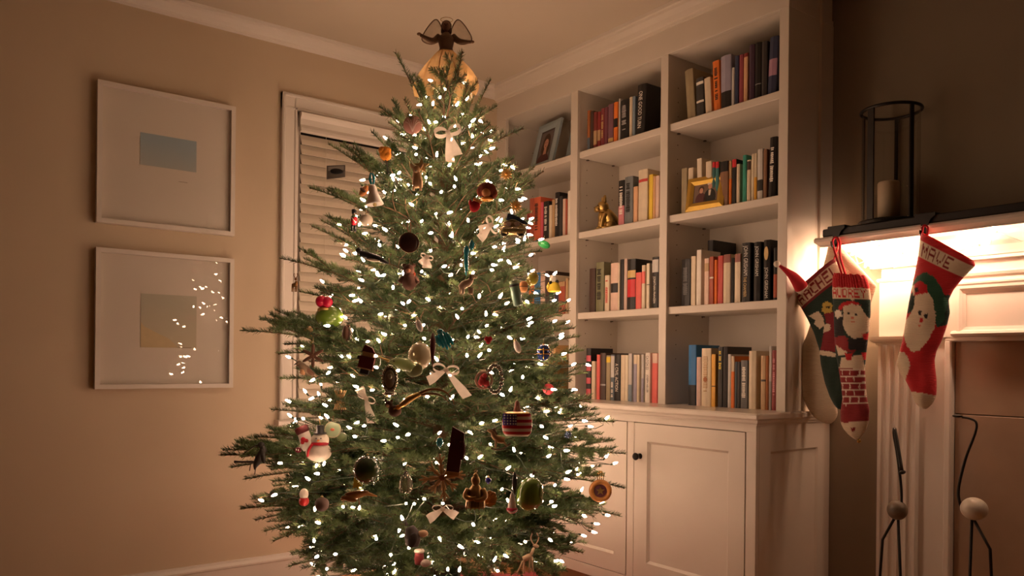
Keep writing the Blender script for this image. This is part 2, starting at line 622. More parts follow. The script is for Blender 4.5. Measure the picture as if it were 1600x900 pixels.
wpart(MB().box(BX + 0.02, XB - 0.012, Y3B + 0.001, Y3B + 0.02, CT, ZC), 'side_panel', SHELF, bc)
wpart(MB().box(2.868, 2.880, Y3B - 0.010, Y3B + 0.001, CT, ZC), 'scribe_strip', SHELF, bc)
wpart(MB().box(BX + 0.02, XB - 0.012, YA - 0.022, YA - 0.002, CT, ZTOP), 'side_panel', SHELF, bc)
DIV = [(Y1B + 0.004, Y1A - 0.004), (Y2B + 0.003, Y2A - 0.003)]
for a, b in DIV:
    wpart(MB().box(BX + 0.02, XB - 0.012, a, b, CT, ZTOP), 'divider', SHELF, bc)
wpart(MB().box(XB - 0.012, XB - 0.002, Y3B, YA, CT, ZTOP), 'back_panel', SHELF, bc)
kp = [(BX, 2.560), (BX - 0.006, 2.560), (BX - 0.010, 2.570), (BX - 0.020, 2.574), (BX - 0.030, 2.592), (BX - 0.046, 2.612), (BX - 0.050, 2.622),
      (BX - 0.058, 2.626), (BX - 0.062, ZC), (BX, ZC)]
wpart(MB().prism(kp, 1, Y3B - 0.06, YA), 'crown_moulding', SHELF, bc)
BAYS = [(Y1A - 0.004, YA - 0.022), (Y2A - 0.003, Y1B + 0.004), (Y3B + 0.02, Y2B + 0.003)]
for zt in SH:
    for (a, b) in BAYS:
        wpart(MB().bbox(BX + 0.016, XB - 0.014, a + 0.001, b - 0.001, zt - 0.032, zt, 0.0025), 'shelf', SHELF, bc)
pin = None
for zt in SH:
    for (a, b) in BAYS:
        for x in (BX + 0.07, XB - 0.06):
            for y in (b - 0.006, a + 0.006):
                if pin is None:
                    pin = MB().bbox(-0.006, 0.006, -0.006, 0.006, -0.005, 0, 0.001).build('shelf_pin', pm((0.10, 0.07, 0.05), 0.4), bc)
                    q = pin
                else:
                    q = bpy.data.objects.new('shelf_pin', pin.data)
                    COL.objects.link(q)
                    q.parent = bc
                q.location = Vector((x, y, zt - 0.0325)) - bc.location
holes = MB()
for (a, b) in BAYS:
    for x in (BX + 0.07, XB - 0.06):
        zz = CT + 0.2
        while zz < ZTOP - 0.1:
            holes.box(x - 0.0022, x + 0.0022, b - 0.0008, b, zz, zz + 0.0045)
            zz += 0.064
o = wpart(holes, 'pin_holes', pm((0.12, 0.08, 0.05), 0.8), bc)
o['kind'] = 'stuff'

# ------------------------------------------------------------------ base cabinet and worktop
FX = 2.48
bcab = empty('base_cabinet', (2.72, 2.72, 0))
tag(bcab, 'white base cabinet with inset panel doors under the bookcase', 'cabinet')
DZ0, DZ1 = 0.150, 0.817
DOORS = [(1.827, 2.398), (2.442, 3.008), (3.052, 3.600)]
wpart(MB().box(FX + 0.02, XB - 0.002, Y3B + 0.02, YA - 0.002, 0.10, 0.845), 'carcass', SHELF, bcab)
st = [(Y3B, 1.8245), (2.4005, 2.4395), (3.0105, 3.0495), (3.6025, YA)]
for a, b in st:
    wpart(MB().bbox(FX, FX + 0.02, a, b, DZ0 - 0.002, DZ1 + 0.003, 0.001), 'stile', SHELF, bcab)
wpart(MB().bbox(FX, FX + 0.02, Y3B, YA, DZ1 + 0.003, 0.846, 0.001), 'top_rail', SHELF, bcab)
wpart(MB().bbox(FX, FX + 0.02, Y3B, YA, 0.098, DZ0 - 0.003, 0.001), 'bottom_rail', SHELF, bcab)
wpart(MB().box(FX + 0.06, FX + 0.075, Y3B + 0.02, YA - 0.002, 0, 0.10), 'toe_kick', pm((0.36, 0.20, 0.09), 0.5), bcab)
KNOB = pm((0.018, 0.014, 0.012), 0.35, metal=0.7)
for i, (a, b) in enumerate(DOORS):
    d = MB()
    w = 0.076
    # stiles and rails with a small bead round the recessed panel
    for (u0, u1, v0, v1) in ((a, a + w, DZ0, DZ1), (b - w, b, DZ0, DZ1), (a + w, b - w, DZ0, DZ0 + w), (a + w, b - w, DZ1 - w, DZ1)):
        d.box(FX - 0.001, FX + 0.0195, u0 + (0.0015 if u0 == a else 0), u1 - (0.0015 if u1 == b else 0), v0, v1)
    c, e, g, h = a + w, b - w, DZ0 + w, DZ1 - w
    s = 0.010
    d.add([(FX + 0.001, c, g), (FX + 0.001, e, g), (FX + 0.001, e, h), (FX + 0.001, c, h),
           (FX + 0.009, c + s, g + s), (FX + 0.009, e - s, g + s), (FX + 0.009, e - s, h - s), (FX + 0.009, c + s, h - s)],
          [(0, 1, 5, 4), (1, 2, 6, 5), (2, 3, 7, 6), (3, 0, 4, 7)])
    do = wpart(d, 'door', SHELF, bcab)
    p = MB().box(FX + 0.009, FX + 0.014, c + 0.002, e - 0.002, g + 0.002, h - 0.002)
    p.v = [(x - bcab.location.x, y - bcab.location.y, z - bcab.location.z) for x, y, z in p.v]
    p.build('door_panel', SHELF, do)
    ky = b - 0.036
    k = MB().lathe([(0.012, 0.0), (0.012, -0.003), (0.006, -0.006), (0.006, -0.016), (0.014, -0.022), (0.0165, -0.030), (0.012, -0.036), (0.004, -0.038)], 16,
                   (FX - 0.001 - bcab.location.x, ky - bcab.location.y, 0.676), axis=0)
    k.build('knob', KNOB, do, True)
# end panel facing the fireplace
ex0, ex1 = 2.569, 2.884
ep = MB()
ep.box(FX + 0.02, ex0, Y3B, Y3B + 0.02, 0.0, 0.846).box(ex1, XB - 0.002, Y3B, Y3B + 0.02, 0.0, 0.846)
ep.box(ex0, ex1, Y3B, Y3B + 0.02, 0.745, 0.846).box(ex0, ex1, Y3B, Y3B + 0.02, 0.0, 0.16)
s = 0.009
ep.add([(ex0, Y3B, .16), (ex1, Y3B, .16), (ex1, Y3B, .745), (ex0, Y3B, .745), (ex0 + s, Y3B + 0.008, .16 + s), (ex1 - s, Y3B + 0.008, .16 + s),
        (ex1 - s, Y3B + 0.008, .745 - s), (ex0 + s, Y3B + 0.008, .745 - s)], [(0, 1, 5, 4), (1, 2, 6, 5), (2, 3, 7, 6), (3, 0, 4, 7)])
wpart(ep, 'end_panel', SHELF, bcab)
wpart(MB().box(ex0 + s, ex1 - s, Y3B + 0.008, Y3B + 0.014, 0.16 + s, 0.745 - s), 'recessed_panel', SHELF, bcab)

wt = empty('worktop', (2.7, 2.7, 0.846))
tag(wt, 'continuous white counter with moulded edge on the base cabinet', 'counter')
wpart(MB().bbox(2.452, XB - 0.002, Y3B - 0.026, YA - 0.002, 0.866, CT, 0.006), 'top_slab', pm((0.66, 0.60, 0.52), 0.22, var=0.015, scale=5), wt)
mp = [(0.0, 0.846), (0.006, 0.846), (0.007, 0.852), (0.014, 0.856), (0.017, 0.862), (0.017, 0.867), (0.0, 0.867)]
mm = MB()
n = len(mp)
ring = []
for (u, v) in mp:      # mitred moulding: front run and side run
    ring.append([(FX - u, YA - 0.002, v), (FX - u, Y3B - u, v), (XB - 0.002, Y3B - u, v)])
vs = [ring[i][k] for k in range(3) for i in range(n)]
fs = [(k * n + i, k * n + (i + 1) % n, (k + 1) * n + (i + 1) % n, (k + 1) * n + i) for k in range(2) for i in range(n)]
fs += [tuple(range(n - 1, -1, -1)), tuple(2 * n + i for i in range(n))]
wpart(mm.add(vs, fs), 'cove_moulding', SHELF, wt)

# ------------------------------------------------------------------ fireplace
fp = empty('fireplace', (2.85, 0.65, 0))
tag(fp, 'white fireplace surround with fluted pilasters and black topped mantel', 'fireplace')
YM = 1.718                     # left end of the mantel
YR = -0.40                     # right end (out of frame)


def run(prof, name, y0=YM, y1=YR, mat=TRIM, ret=0.0):
    return wpart(MB().prism(prof, 1, y1, y0), name, mat, fp)


# black slab on top
wpart(MB().bbox(2.752, XB - 0.002, YR, 1.690, 1.558, 1.588, 0.004), 'mantel_slab', BLACK, fp)
# mantel crown: lip, ogee, step, bed mould - mitred round the left end
def mantel_run(prof, name):
    """profile (projection, z) run along the front and returned to the wall at the left end; projection counted from the frieze"""
    m = MB()
    ring = [[(2.92 - u, YR, v), (2.92 - u, 1.545 + min(u, 0.174), v), (XB - 0.002, 1.545 + min(u, 0.174), v)] for u, v in prof]
    n = len(prof)
    vs = [ring[i][k] for k in range(3) for i in range(n)]
    fs = [(k * n + i, k * n + (i + 1) % n, (k + 1) * n + (i + 1) % n, (k + 1) * n + i) for k in range(2) for i in range(n)]
    fs += [tuple(range(n - 1, -1, -1)), tuple(2 * n + i for i in range(n))]
    return wpart(m.add(vs, fs), name, TRIM, fp)


mantel_run([(0, 1.557), (0.172, 1.557), (0.178, 1.550), (0.176, 1.540), (0.166, 1.532), (0.160, 1.528), (0.160, 1.522), (0.0, 1.522)], 'mantel_shelf')
mantel_run([(0, 1.522), (0.085, 1.522), (0.083, 1.508), (0.070, 1.492), (0.052, 1.478), (0.040, 1.460), (0.036, 1.450), (0.030, 1.448), (0.030, 1.438), (0.0, 1.438)], 'crown_moulding')
mantel_run([(0, 1.400), (0.010, 1.400), (0.014, 1.394), (0.010, 1.386), (0.0, 1.384)], 'bead')
YO = 1.292                     # left edge of the stone opening
YOR = 0.02
# frieze, inner boards
wpart(MB().box(2.92, XB - 0.002, YR, 1.545, 1.176, 1.522), 'frieze', TRIM, fp)
wpart(MB().box(2.935, XB - 0.002, YO + 0.022, 1.5, 0, 1.176), 'jamb_board', TRIM, fp)
jm = MB().bbox(2.922, XB - 0.002, YO, YO + 0.023, 0, 1.164, 0.004)
wpart(jm, 'inner_trim', TRIM, fp)
wpart(MB().bbox(2.922, XB - 0.002, YOR, YO + 0.023, 1.160, 1.180, 0.004), 'inner_trim', TRIM, fp)
# frieze panel: moulded frame round a recessed field
def frame_ring(y0, y1, z0, z1, x, w, d, name):
    m = MB()
    R = [(y0, z0), (y1, z0), (y1, z1), (y0, z1)]
    sgn = [(1, 1), (-1, 1), (-1, -1), (1, -1)]
    prof = [(0, 0), (0, -d), (w * .35, -d * 1.0), (w * .6, -d * .45), (w, -d * .2), (w, 0)]
    rings = [[(x + h, R[i][0] + sgn[i][0] * t, R[i][1] + sgn[i][1] * t) for (t, h) in prof] for i in range(4)]
    k = len(prof)
    vs = [p for r_ in rings for p in r_]
    fs = [(i * k + j, i * k + j + 1, ((i + 1) % 4) * k + j + 1, ((i + 1) % 4) * k + j) for i in range(4) for j in range(k - 1)]
    return wpart(m.add(vs, fs), name, TRIM, fp)


frame_ring(YOR + 0.02, 1.268, 1.184, 1.352, 2.92, 0.026, 0.016, 'panel_moulding')
wpart(MB().prism([(2.92, 1.352), (2.908, 1.352), (2.902, 1.358), (2.902, 1.364), (2.912, 1.372), (2.92, 1.372)], 1, YOR, 1.282), 'panel_cap', TRIM, fp)
wpart(MB().prism([(2.92, 1.176), (2.904, 1.178), (2.896, 1.186), (2.900, 1.194), (2.92, 1.198)], 1, YOR, 1.284), 'panel_ledge', TRIM, fp)
# pilasters: base, shaft with flutes, capital, block above
def pilaster(y0, y1):
    xf, xb = 2.905, XB - 0.002
    wpart(MB().bbox(xf - 0.012, xb, y0 - 0.008, y1 + 0.008, 0, 0.19, 0.004), 'plinth', TRIM, fp)
    sh = MB()
    prof = [(xb, y0), (xb, y1), (xf, y1)]
    n, w = 4, (y1 - y0)
    fw = 0.022
    gap = (w - n * fw) / (n + 1)
    y = y1
    for k in range(n):
        y -= gap
        prof.append((xf, y))
        for t in range(1, 6):
            ang = PI * t / 6
            prof.append((xf + 0.010 * math.sin(ang), y - fw / 2 + fw / 2 * math.cos(ang)))
        y -= fw
        prof.append((xf, y))
    prof.append((xf, y0))
    sh.prism(prof, 2, 0.19, 1.160)
    wpart(sh, 'pilaster_shaft', TRIM, fp)
    cp = [(0, 1.150), (0.006, 1.150), (0.008, 1.158), (0.018, 1.162), (0.022, 1.170), (0.024, 1.180), (0, 1.180)]
    m = MB()
    n2 = len(cp)
    ring = [[(xb, y1 + u, v), (xf - u, y1 + u, v), (xf - u, y0 - u, v), (xb, y0 - u, v)] for u, v in cp]
    vs = [ring[i][k] for k in range(4) for i in range(n2)]
    fs = [(k * n2 + i, k * n2 + (i + 1) % n2, (k + 1) * n2 + (i + 1) % n2, (k + 1) * n2 + i) for k in range(3) for i in range(n2)]
    fs += [tuple(range(n2 - 1, -1, -1)), tuple(3 * n2 + i for i in range(n2))]
    wpart(m.add(vs, fs), 'capital', TRIM, fp)
    wpart(MB().bbox(xf + 0.004, 2.93, y0, y1, 1.18, 1.384, 0.002), 'frieze_block', TRIM, fp)


pilaster(1.406, 1.548)
pilaster(-0.236, -0.113)
wpart(MB().box(2.935, XB - 0.002, -0.113, YOR, 0, 1.176), 'jamb_board', TRIM, fp)
STONE = pm((0.31, 0.21, 0.14), 0.3, var=0.12, scale=7)
# stone slabs round the firebox, with open joints
for (a, b, c, d) in ((0.9, YO, 0.0, 0.902), (0.9, YO, 0.905, 1.162), (YOR, 0.897, 0.905, 1.162), (YOR, 0.30, 0.0, 0.902)):
    wpart(MB().bbox(2.952, XB - 0.004, a, b - 0.002, c, d, 0.0015), 'stone_slab', STONE, fp)
wpart(MB().box(2.962, XB - 0.003, 0.29, 0.91, 0.0, 0.905), 'firebox_front', pm((0.03, 0.025, 0.02), 0.9), fp)
wpart(MB().bbox(2.62, XB - 0.004, -0.24, 1.552, 0.0, 0.02, 0.003), 'hearth_slab', STONE, fp)

# ------------------------------------------------------------------ books: one root mesh (cover) with page block, bands and lettering as parts
PAL = dict(rust=(.38, .13, .04), slate=(.10, .13, .16), umber=(.07, .04, .03), maroon=(.20, .035, .03), maroon2=(.22, .04, .05), wine=(.25, .03, .03), tan=(.50, .33, .17),
           plum=(.17, .05, .07), plum2=(.20, .09, .12), gold=(.60, .42, .16), orange=(.80, .20, .03), black=(.013, .012, .012), grey=(.35, .34, .33), greyw=(.55, .53, .50),
           cream=(.70, .60, .44), cream2=(.74, .66, .51), bluegrey=(.20, .27, .33), white=(.80, .75, .66), pink=(.62, .22, .25), steel=(.17, .19, .20), peach=(.70, .42, .24),
           peach2=(.68, .40, .20), red=(.55, .06, .05), yellow=(.80, .58, .05), blush=(.72, .52, .42), blush2=(.60, .44, .38), olive=(.20, .20, .11), scarlet=(.62, .03, .04),
           coral=(.75, .14, .12), rose=(.62, .10, .14), khaki=(.34, .28, .17), lavender=(.34, .32, .42), charcoal=(.045, .042, .042), charcoal2=(.10, .10, .10), navy=(.03, .04, .09),
           rosewood=(.30, .06, .08), aubergine=(.06, .03, .06), mauve=(.40, .22, .32), teal=(.04, .14, .14), teal2=(.05, .20, .20), brown=(.25, .13, .07), green=(.04, .30, .22),
           amber=(.78, .42, .06), brick=(.40, .09, .05), floral=(.28, .10, .08), redor=(.62, .13, .06), silver=(.62, .60, .55), forest=(.03, .08, .04), blue=(.03, .17, .42))


def paint(c):
    return pm(PAL[c], 0.42, var=0.08, scale=25)


PAGES = pm((0.72, 0.63, 0.47), 0.9, var=0.06, scale=120)
READABLE = ('ONE GOOD TURN', 'JOHN GRISHAM', 'A CIVIL ACTION', 'CATCH-22', 'JONATHAN FRANZEN')


def spine_pts(t, bulge, off=0.0):
    h = t / 2
    return [(0.004 - off, h), (0.0016 - off, h * 0.86), (-bulge - off, 0.0), (0.0016 - off, -h * 0.86), (0.004 - off, -h)]


def book(z, yl, yr, h, col, label, group, X=2.70, bands=(), text=None, hard=0, lean=0.0, tpos=0.5, oval=0, disc=0):
    t = max(yl - yr - 0.0006, 0.006)
    depth = (0.155 if hard else 0.128) + 0.012 * ((hash(label) % 7) / 7 if False else (len(label) % 5) / 5)
    c = 0.003 if hard else 0.0009
    bulge = 0.003 if hard else 0.0005
    lip = 0.004 if hard else 0.0
    outer = [(depth, t / 2)] + spine_pts(t, bulge) + [(depth, -t / 2)]
    inner = [(depth, -t / 2 + c), (0.006, -t / 2 + c), (0.006, t / 2 - c), (depth, t / 2 - c)]
    b = MB()
    n = len(outer) + len(inner)
    loop = outer + inner
    vs = [(x, y, 0) for x, y in loop] + [(x, y, h) for x, y in loop]
    fs = [(i, (i + 1) % n, n + (i + 1) % n, n + i) for i in range(n)]
    # caps as three strips: two boards and the spine
    a0, a1, a2, a3, a4, a5, a6 = range(7)
    i0, i1, i2, i3 = 7, 8, 9, 10
    for base, flip in ((0, 1), (n, 0)):
        for q in ((a0, a1, i2, i3), (a1, a2, a3, a4, a5, i1, i2), (a5, a6, i0, i1)):
            q = tuple(base + k for k in q)
            fs.append(q[::-1] if flip else q)
    b.add(vs, fs)
    o = b.build('book', paint(col))
    o.location = (X, (yl + yr) / 2, z)
    if lean:
        a = math.radians(lean)
        o.rotation_euler = (a, 0, 0)
        o.location.z += abs(math.sin(a)) * t / 2 + 0.0005
    tag(o, label, 'book', group)
    MB().box(0.006, depth - lip, -t / 2 + c, t / 2 - c, lip * .6, h - (lip if hard else 0.0006)).build('page_block', PAGES, o)
    for (z0, z1, bc_) in bands:
        p = spine_pts(t * 0.985, bulge, 0.0004)
        MB().prism([(x, y) for x, y in p] + [(0.0038, -t * .49), (0.0038, t * .49)], 2, h * z0 + 0.0005, h * z1 - 0.0005).build('spine_band', paint(bc_), o)
    x = -bulge - 0.0006
    if text:
        s, tc_ = text
        if s.startswith(READABLE):
            if 'THE CHAMBER' in s:
                lettering(o, 'JOHN GRISHAM', paint('silver'), (x, 0.001, h * .70), (0, 0, -1), (0, -1, 0), h * .5, t * .62)
                lettering(o, 'THE CHAMBER', paint('gold'), (x, 0.001, h * .26), (0, 0, -1), (0, -1, 0), h * .34, t * .5)
            elif s.startswith('CATCH'):
                lettering(o, 'CATCH-22', paint(tc_), (x, 0.0, h * .80), (0, 0, -1), (0, -1, 0), h * .28, t * .5)
                lettering(o, 'JOSEPH HELLER', paint(tc_), (x, 0.0, h * .38), (0, 0, -1), (0, -1, 0), h * .36, t * .5)
            else:
                w = {'ONE GOOD TURN': .72, 'A CIVIL ACTION': .6, 'JOHN GRISHAM': .5}.get(s, .52)
                lettering(o, s, paint(tc_), (x, 0.0, h * tpos), (0, 0, -1), (0, -1, 0), h * w, t * .62)
        else:        # title too small to read: a row of small raised marks
            m = MB()
            rnd = random.Random(len(label) * 31 + int(yl * 1e4))
            zz = h * (0.86 if tpos == 0.5 else min(tpos + .15, .93))
            end = h * (0.25 if tpos == 0.5 else max(tpos - .17, .06))
            while zz > end:
                dz = rnd.uniform(0.003, 0.0065)
                if rnd.random() > 0.15:
                    k = t * rnd.uniform(.16, .26)
                    m.box(x, x + 0.0008, -k, k, zz - dz, zz)
                zz -= dz + 0.0022
            m.build('spine_lettering', paint(tc_), o)
    if oval:
        MB().lathe([(0.0105, 0), (0.0095, -0.0012)], 20, (x + 0.0006, 0, h * .78), axis=0, scale=(1.0, 2.6)).build('oval_emblem', paint('gold'), o)
    if disc:
        MB().lathe([(0.011, 0), (0.0105, -0.0008)], 20, (x + 0.0006, 0, h * .46), axis=0).build('disc_emblem', paint('rust'), o)
    return o


SHELVES = [
 (2.139, 'middle bay, top shelf', [
  (2.9617, 2.9406, 0.205, 'rust', 'rust orange spine with blue foot', {'bands': [(0, 0.33, 'slate')]}),
  (2.9393, 2.9171, 0.197, 'umber', 'dark brown thin paperback', {}),
  (2.9152, 2.8913, 0.185, 'maroon', 'maroon spine with long cream label at its foot', {'bands': [(0.12, 0.5, 'tan')]}),
  (2.8874, 2.8644, 0.18, 'wine', 'wine red spine with short cream label', {'bands': [(0.2, 0.5, 'tan')]}),
  (2.8619, 2.8366, 0.19, 'maroon2', 'maroon spine with gold lettering', {'text': ('LETTERS', 'gold')}),
  (2.8354, 2.8129, 0.19, 'plum', 'plum spine beside the orange one, thinner of two', {}),
  (2.8116, 2.7758, 0.197, 'plum2', 'dusky plum spine with small gold foot', {'bands': [(0.06, 0.16, 'gold')]}),
  (2.7721, 2.7454, 0.198, 'orange', 'bright orange spine with dark middle band', {'bands': [(0.38, 0.6, 'black')]}),
  (2.7387, 2.7273, 0.208, 'greyw', 'narrow pale grey spine beside a black book', {}),
  (2.7261, 2.6691, 0.193, 'black', 'thick black spine with grey display letters', {'text': ('HOME', 'grey'), 'hard': 1}),
  (2.6662, 2.6481, 0.196, 'cream', 'cream spine beside a blue grey one', {}),
  (2.647, 2.6285, 0.194, 'bluegrey', 'blue grey spine beside a tall black book', {}),
  (2.6273, 2.5699, 0.235, 'black', 'tall black hardback with large white title, leaning right', {'text': ('ONE GOOD TURN', 'white'), 'hard': 1, 'lean': 3.2}),
 ]),
 (1.732, 'middle bay, second shelf', [
  (2.7349, 2.6948, 0.218, 'black', 'black spine with white script over a pink foot', {'bands': [(0, 0.44, 'pink')], 'text': ('Your Pages', 'white')}),
  (2.693, 2.6391, 0.227, 'steel', 'steel grey thick spine with dark lettering', {'text': ('Human Stain', 'black'), 'hard': 1}),
  (2.6356, 2.6069, 0.172, 'peach', 'short peach paperback', {}),
  (2.6034, 2.5449, 0.243, 'cream', 'thick cream hardback with red band near its top', {'bands': [(0.76, 0.82, 'red')], 'hard': 1}),
  (2.536, 2.5117, 0.211, 'yellow', 'bright yellow paperback', {}),
  (2.5106, 2.4964, 0.2, 'peach2', 'pale orange paperback with dark foot mark', {}),
  (2.4953, 2.4726, 0.198, 'blush', 'blush cream paperback against the divider', {}),
 ]),
 (1.325, 'middle bay, third shelf', [
  (2.9347, 2.8923, 0.22, 'umber', 'dark purple brown book at the left end', {}),
  (2.887, 2.8314, 0.246, 'olive', 'grey green thick hardback with dark capitals and yellow edge', {'text': ('REVOLUTION', 'black'), 'hard': 1}),
  (2.8239, 2.7913, 0.177, 'cream', 'short cream paperback with red lettering', {'text': ('COMPLETE', 'red')}),
  (2.7828, 2.7323, 0.232, 'blush', 'blush spine with a dark square label', {'bands': [(0.38, 0.58, 'black')], 'hard': 1}),
  (2.7307, 2.7196, 0.229, 'cream', 'very thin cream paperback', {}),
  (2.7185, 2.6927, 0.245, 'black', 'near black tall paperback', {}),
  (2.6916, 2.6705, 0.245, 'blush2', 'beige pink tall paperback', {}),
  (2.6694, 2.616, 0.24, 'black', 'thick black hardback with gold and red bands', {'bands': [(0.25, 0.6, 'scarlet'), (0.63, 0.78, 'gold')], 'hard': 1}),
  (2.6149, 2.5783, 0.173, 'coral', 'short coral red paperback', {}),
  (2.5762, 2.5545, 0.204, 'cream', 'cream spine with coral band', {'bands': [(0.58, 0.86, 'coral')]}),
  (2.5457, 2.5269, 0.21, 'cream2', 'cream spine with thin dark line', {'bands': [(0.52, 0.54, 'black')]}),
  (2.5127, 2.4726, 0.235, 'black', 'black spine lettered in white under a pale picture', {'bands': [(0.7, 0.95, 'greyw')], 'text': ('JONATHAN FRANZEN', 'white'), 'hard': 1, 'tpos': 0.36}),
 ]),
 (0.892, 'middle bay, counter row', [
  (2.9525, 2.9178, 0.254, 'black', 'black spine with four red squares', {'bands': [(0.06, 0.2, 'rose'), (0.3, 0.42, 'rose'), (0.55, 0.66, 'rose'), (0.74, 0.86, 'rose')], 'hard': 1}),
  (2.9121, 2.8859, 0.189, 'cream', 'short cream paperback at the left end', {}),
  (2.8751, 2.8532, 0.222, 'coral', 'slim coral red spine', {}),
  (2.851, 2.8111, 0.23, 'umber', 'dark brown hardback with grey emblem', {'hard': 1, 'bands': [(0.3, 0.34, 'grey')]}),
  (2.8078, 2.7784, 0.218, 'khaki', 'khaki spine with yellow label at top', {'bands': [(0.84, 0.97, 'yellow')]}),
  (2.7762, 2.7504, 0.222, 'slate', 'slate spine with pale top half', {'bands': [(0.5, 0.97, 'greyw')], 'text': ('Moments', 'white'), 'tpos': 0.25}),
  (2.7477, 2.711, 0.224, 'black', 'black spine with large white title', {'text': ('A CIVIL ACTION', 'white'), 'hard': 1}),
  (2.7079, 2.6786, 0.22, 'cream', 'cream paperback next to the white titled black one', {}),
  (2.6775, 2.6589, 0.219, 'cream2', 'plain pale cream paperback in the middle of the row', {}),
  (2.6579, 2.6333, 0.227, 'greyw', 'pale grey spine with darker grey foot', {'bands': [(0, 0.35, 'bluegrey')]}),
  (2.6236, 2.6019, 0.221, 'lavender', 'lavender grey spine with cream top', {'bands': [(0.8, 1, 'cream')]}),
  (2.6009, 2.5848, 0.221, 'cream', 'thin cream paperback beside a lavender one', {}),
  (2.5734, 2.557, 0.222, 'greyw', 'thin off white spine with grey blue foot', {'bands': [(0, 0.5, 'lavender')]}),
  (2.5487, 2.5179, 0.23, 'white', 'white spine lettered in black', {'text': ('CATCH-22   JOSEPH HELLER', 'black')}),
  (2.5063, 2.4728, 0.227, 'coral', 'coral red spine with pale top', {'bands': [(0.8, 1, 'blush')]}),
 ]),
 (2.139, 'right bay, top shelf', [
  (2.3111, 2.2651, 0.223, 'khaki', 'khaki hardback with square cream marks, leaning left', {'lean': -5, 'hard': 1}),
  (2.2612, 2.22, 0.171, 'charcoal', 'short charcoal book with two white marks', {'lean': -2, 'bands': [(0.36, 0.42, 'white'), (0.82, 0.9, 'white')]}),
  (2.2114, 2.1775, 0.159, 'cream', 'short cream spine leaning left', {'lean': -4}),
  (2.1669, 2.1316, 0.218, 'orange', 'vivid orange tall spine with dark lettering', {'lean': -3, 'text': ('1948', 'black')}),
  (2.1306, 2.0777, 0.225, 'lavender', 'thick lavender grey spine with black foot', {'lean': -1, 'bands': [(0, 0.33, 'black')], 'hard': 1}),
  (2.0762, 2.0627, 0.164, 'greyw', 'short thin pale grey spine', {}),
  (2.0617, 2.0419, 0.208, 'navy', 'dark navy tall spine', {}),
  (2.0399, 2.0193, 0.206, 'rosewood', 'rosewood red tall spine', {}),
  (2.0174, 1.9975, 0.205, 'peach', 'peach spine with red top', {'bands': [(0.92, 1, 'wine')]}),
  (1.9917, 1.9645, 0.23, 'aubergine', 'aubergine tall hardback in the shade', {'hard': 1}),
  (1.9635, 1.9334, 0.229, 'black', 'black tall hardback with tiny silver mark', {'hard': 1, 'bands': [(0.26, 0.28, 'grey')]}),
  (1.9324, 1.9055, 0.224, 'charcoal', 'charcoal tall hardback, second from the right end', {'hard': 1}),
  (1.9037, 1.8645, 0.229, 'navy', 'tallest dark blue hardback with pink picture, leaning right', {'hard': 1, 'lean': 2.5, 'bands': [(0.33, 0.62, 'mauve')]}),
 ]),
 (1.732, 'right bay, second shelf', [
  (2.3426, 2.3104, 0.202, 'khaki', 'olive grey book behind the gold frame', {}),
  (2.3048, 2.2748, 0.197, 'cream', 'cream book just above the gold frame corner', {}),
  (2.2528, 2.2257, 0.228, 'cream2', 'pale tall cream book behind the gold frame', {'lean': -1}),
  (2.2085, 2.1756, 0.206, 'cream', 'off white book behind the gold frame centre', {}),
  (2.173, 2.1578, 0.198, 'teal', 'thin dark teal book with red top', {'bands': [(0.88, 1, 'scarlet')]}),
  (2.1567, 2.138, 0.196, 'teal2', 'thin blue green book with red top', {'bands': [(0.86, 1, 'scarlet')]}),
  (2.1329, 2.09, 0.19, 'brown', 'brown hardback with black top', {'bands': [(0.77, 1, 'black')], 'hard': 1}),
  (2.0849, 2.0718, 0.186, 'tan', 'thin tan spine with orange foot', {'bands': [(0, 0.6, 'orange')]}),
  (2.0708, 2.0499, 0.189, 'black', 'black spine with bright red top', {'bands': [(0.82, 1, 'scarlet')]}),
  (2.0479, 2.0311, 0.165, 'cream', 'slim cream book left of the green one', {}),
  (2.0184, 1.999, 0.196, 'green', 'sea green tall spine', {}),
  (1.997, 1.9788, 0.172, 'cream', 'cream spine with dark picture top right of the green one', {'bands': [(0.76, 0.97, 'umber')]}),
  (1.9749, 1.9626, 0.192, 'cream2', 'thin ivory tall spine', {}),
  (1.9616, 1.9484, 0.192, 'cream', 'ivory spine with orange foot', {'bands': [(0, 0.5, 'amber')]}),
  (1.9474, 1.9212, 0.205, 'greyw', 'pale spine with black band low down', {'bands': [(0.18, 0.4, 'black')]}),
  (1.9184, 1.9018, 0.199, 'brown', 'red brown tall spine', {}),
  (1.8962, 1.8634, 0.239, 'black', 'tall black hardback with white script, leaning right', {'hard': 1, 'lean': 1.6, 'text': ('Family Stories', 'white')}),
 ]),
 (1.325, 'right bay, third shelf', [
  (2.3365, 2.2844, 0.207, 'black', 'black hardback with grey lettering at the left end', {'hard': 1, 'text': ('ENGLISH MODERN', 'charcoal2')}),
  (2.2834, 2.2578, 0.216, 'cream', 'cream paperback beside a taller ivory one', {}),
  (2.2528, 2.2265, 0.24, 'white', 'tall ivory paperback', {}),
  (2.2106, 2.1849, 0.199, 'blush', 'blush spine with a small portrait oval', {'bands': [(0.72, 0.9, 'tan')]}),
  (2.1829, 2.1614, 0.204, 'brick', 'brick red spine with white dot', {'bands': [(0.54, 0.58, 'white')]}),
  (2.1561, 2.1421, 0.188, 'orange', 'short thin orange spine', {}),
  (2.1392, 2.1124, 0.203, 'red', 'red paperback', {}),
  (2.1105, 2.0729, 0.205, 'cream', 'wide cream spine with dark floral top', {'bands': [(0.83, 1, 'floral')], 'hard': 1}),
  (2.0701, 2.0553, 0.188, 'black', 'thin black spine between two floral topped ones', {}),
  (2.0534, 2.0232, 0.202, 'cream', 'narrower cream spine with floral top', {'bands': [(0.83, 1, 'floral')]}),
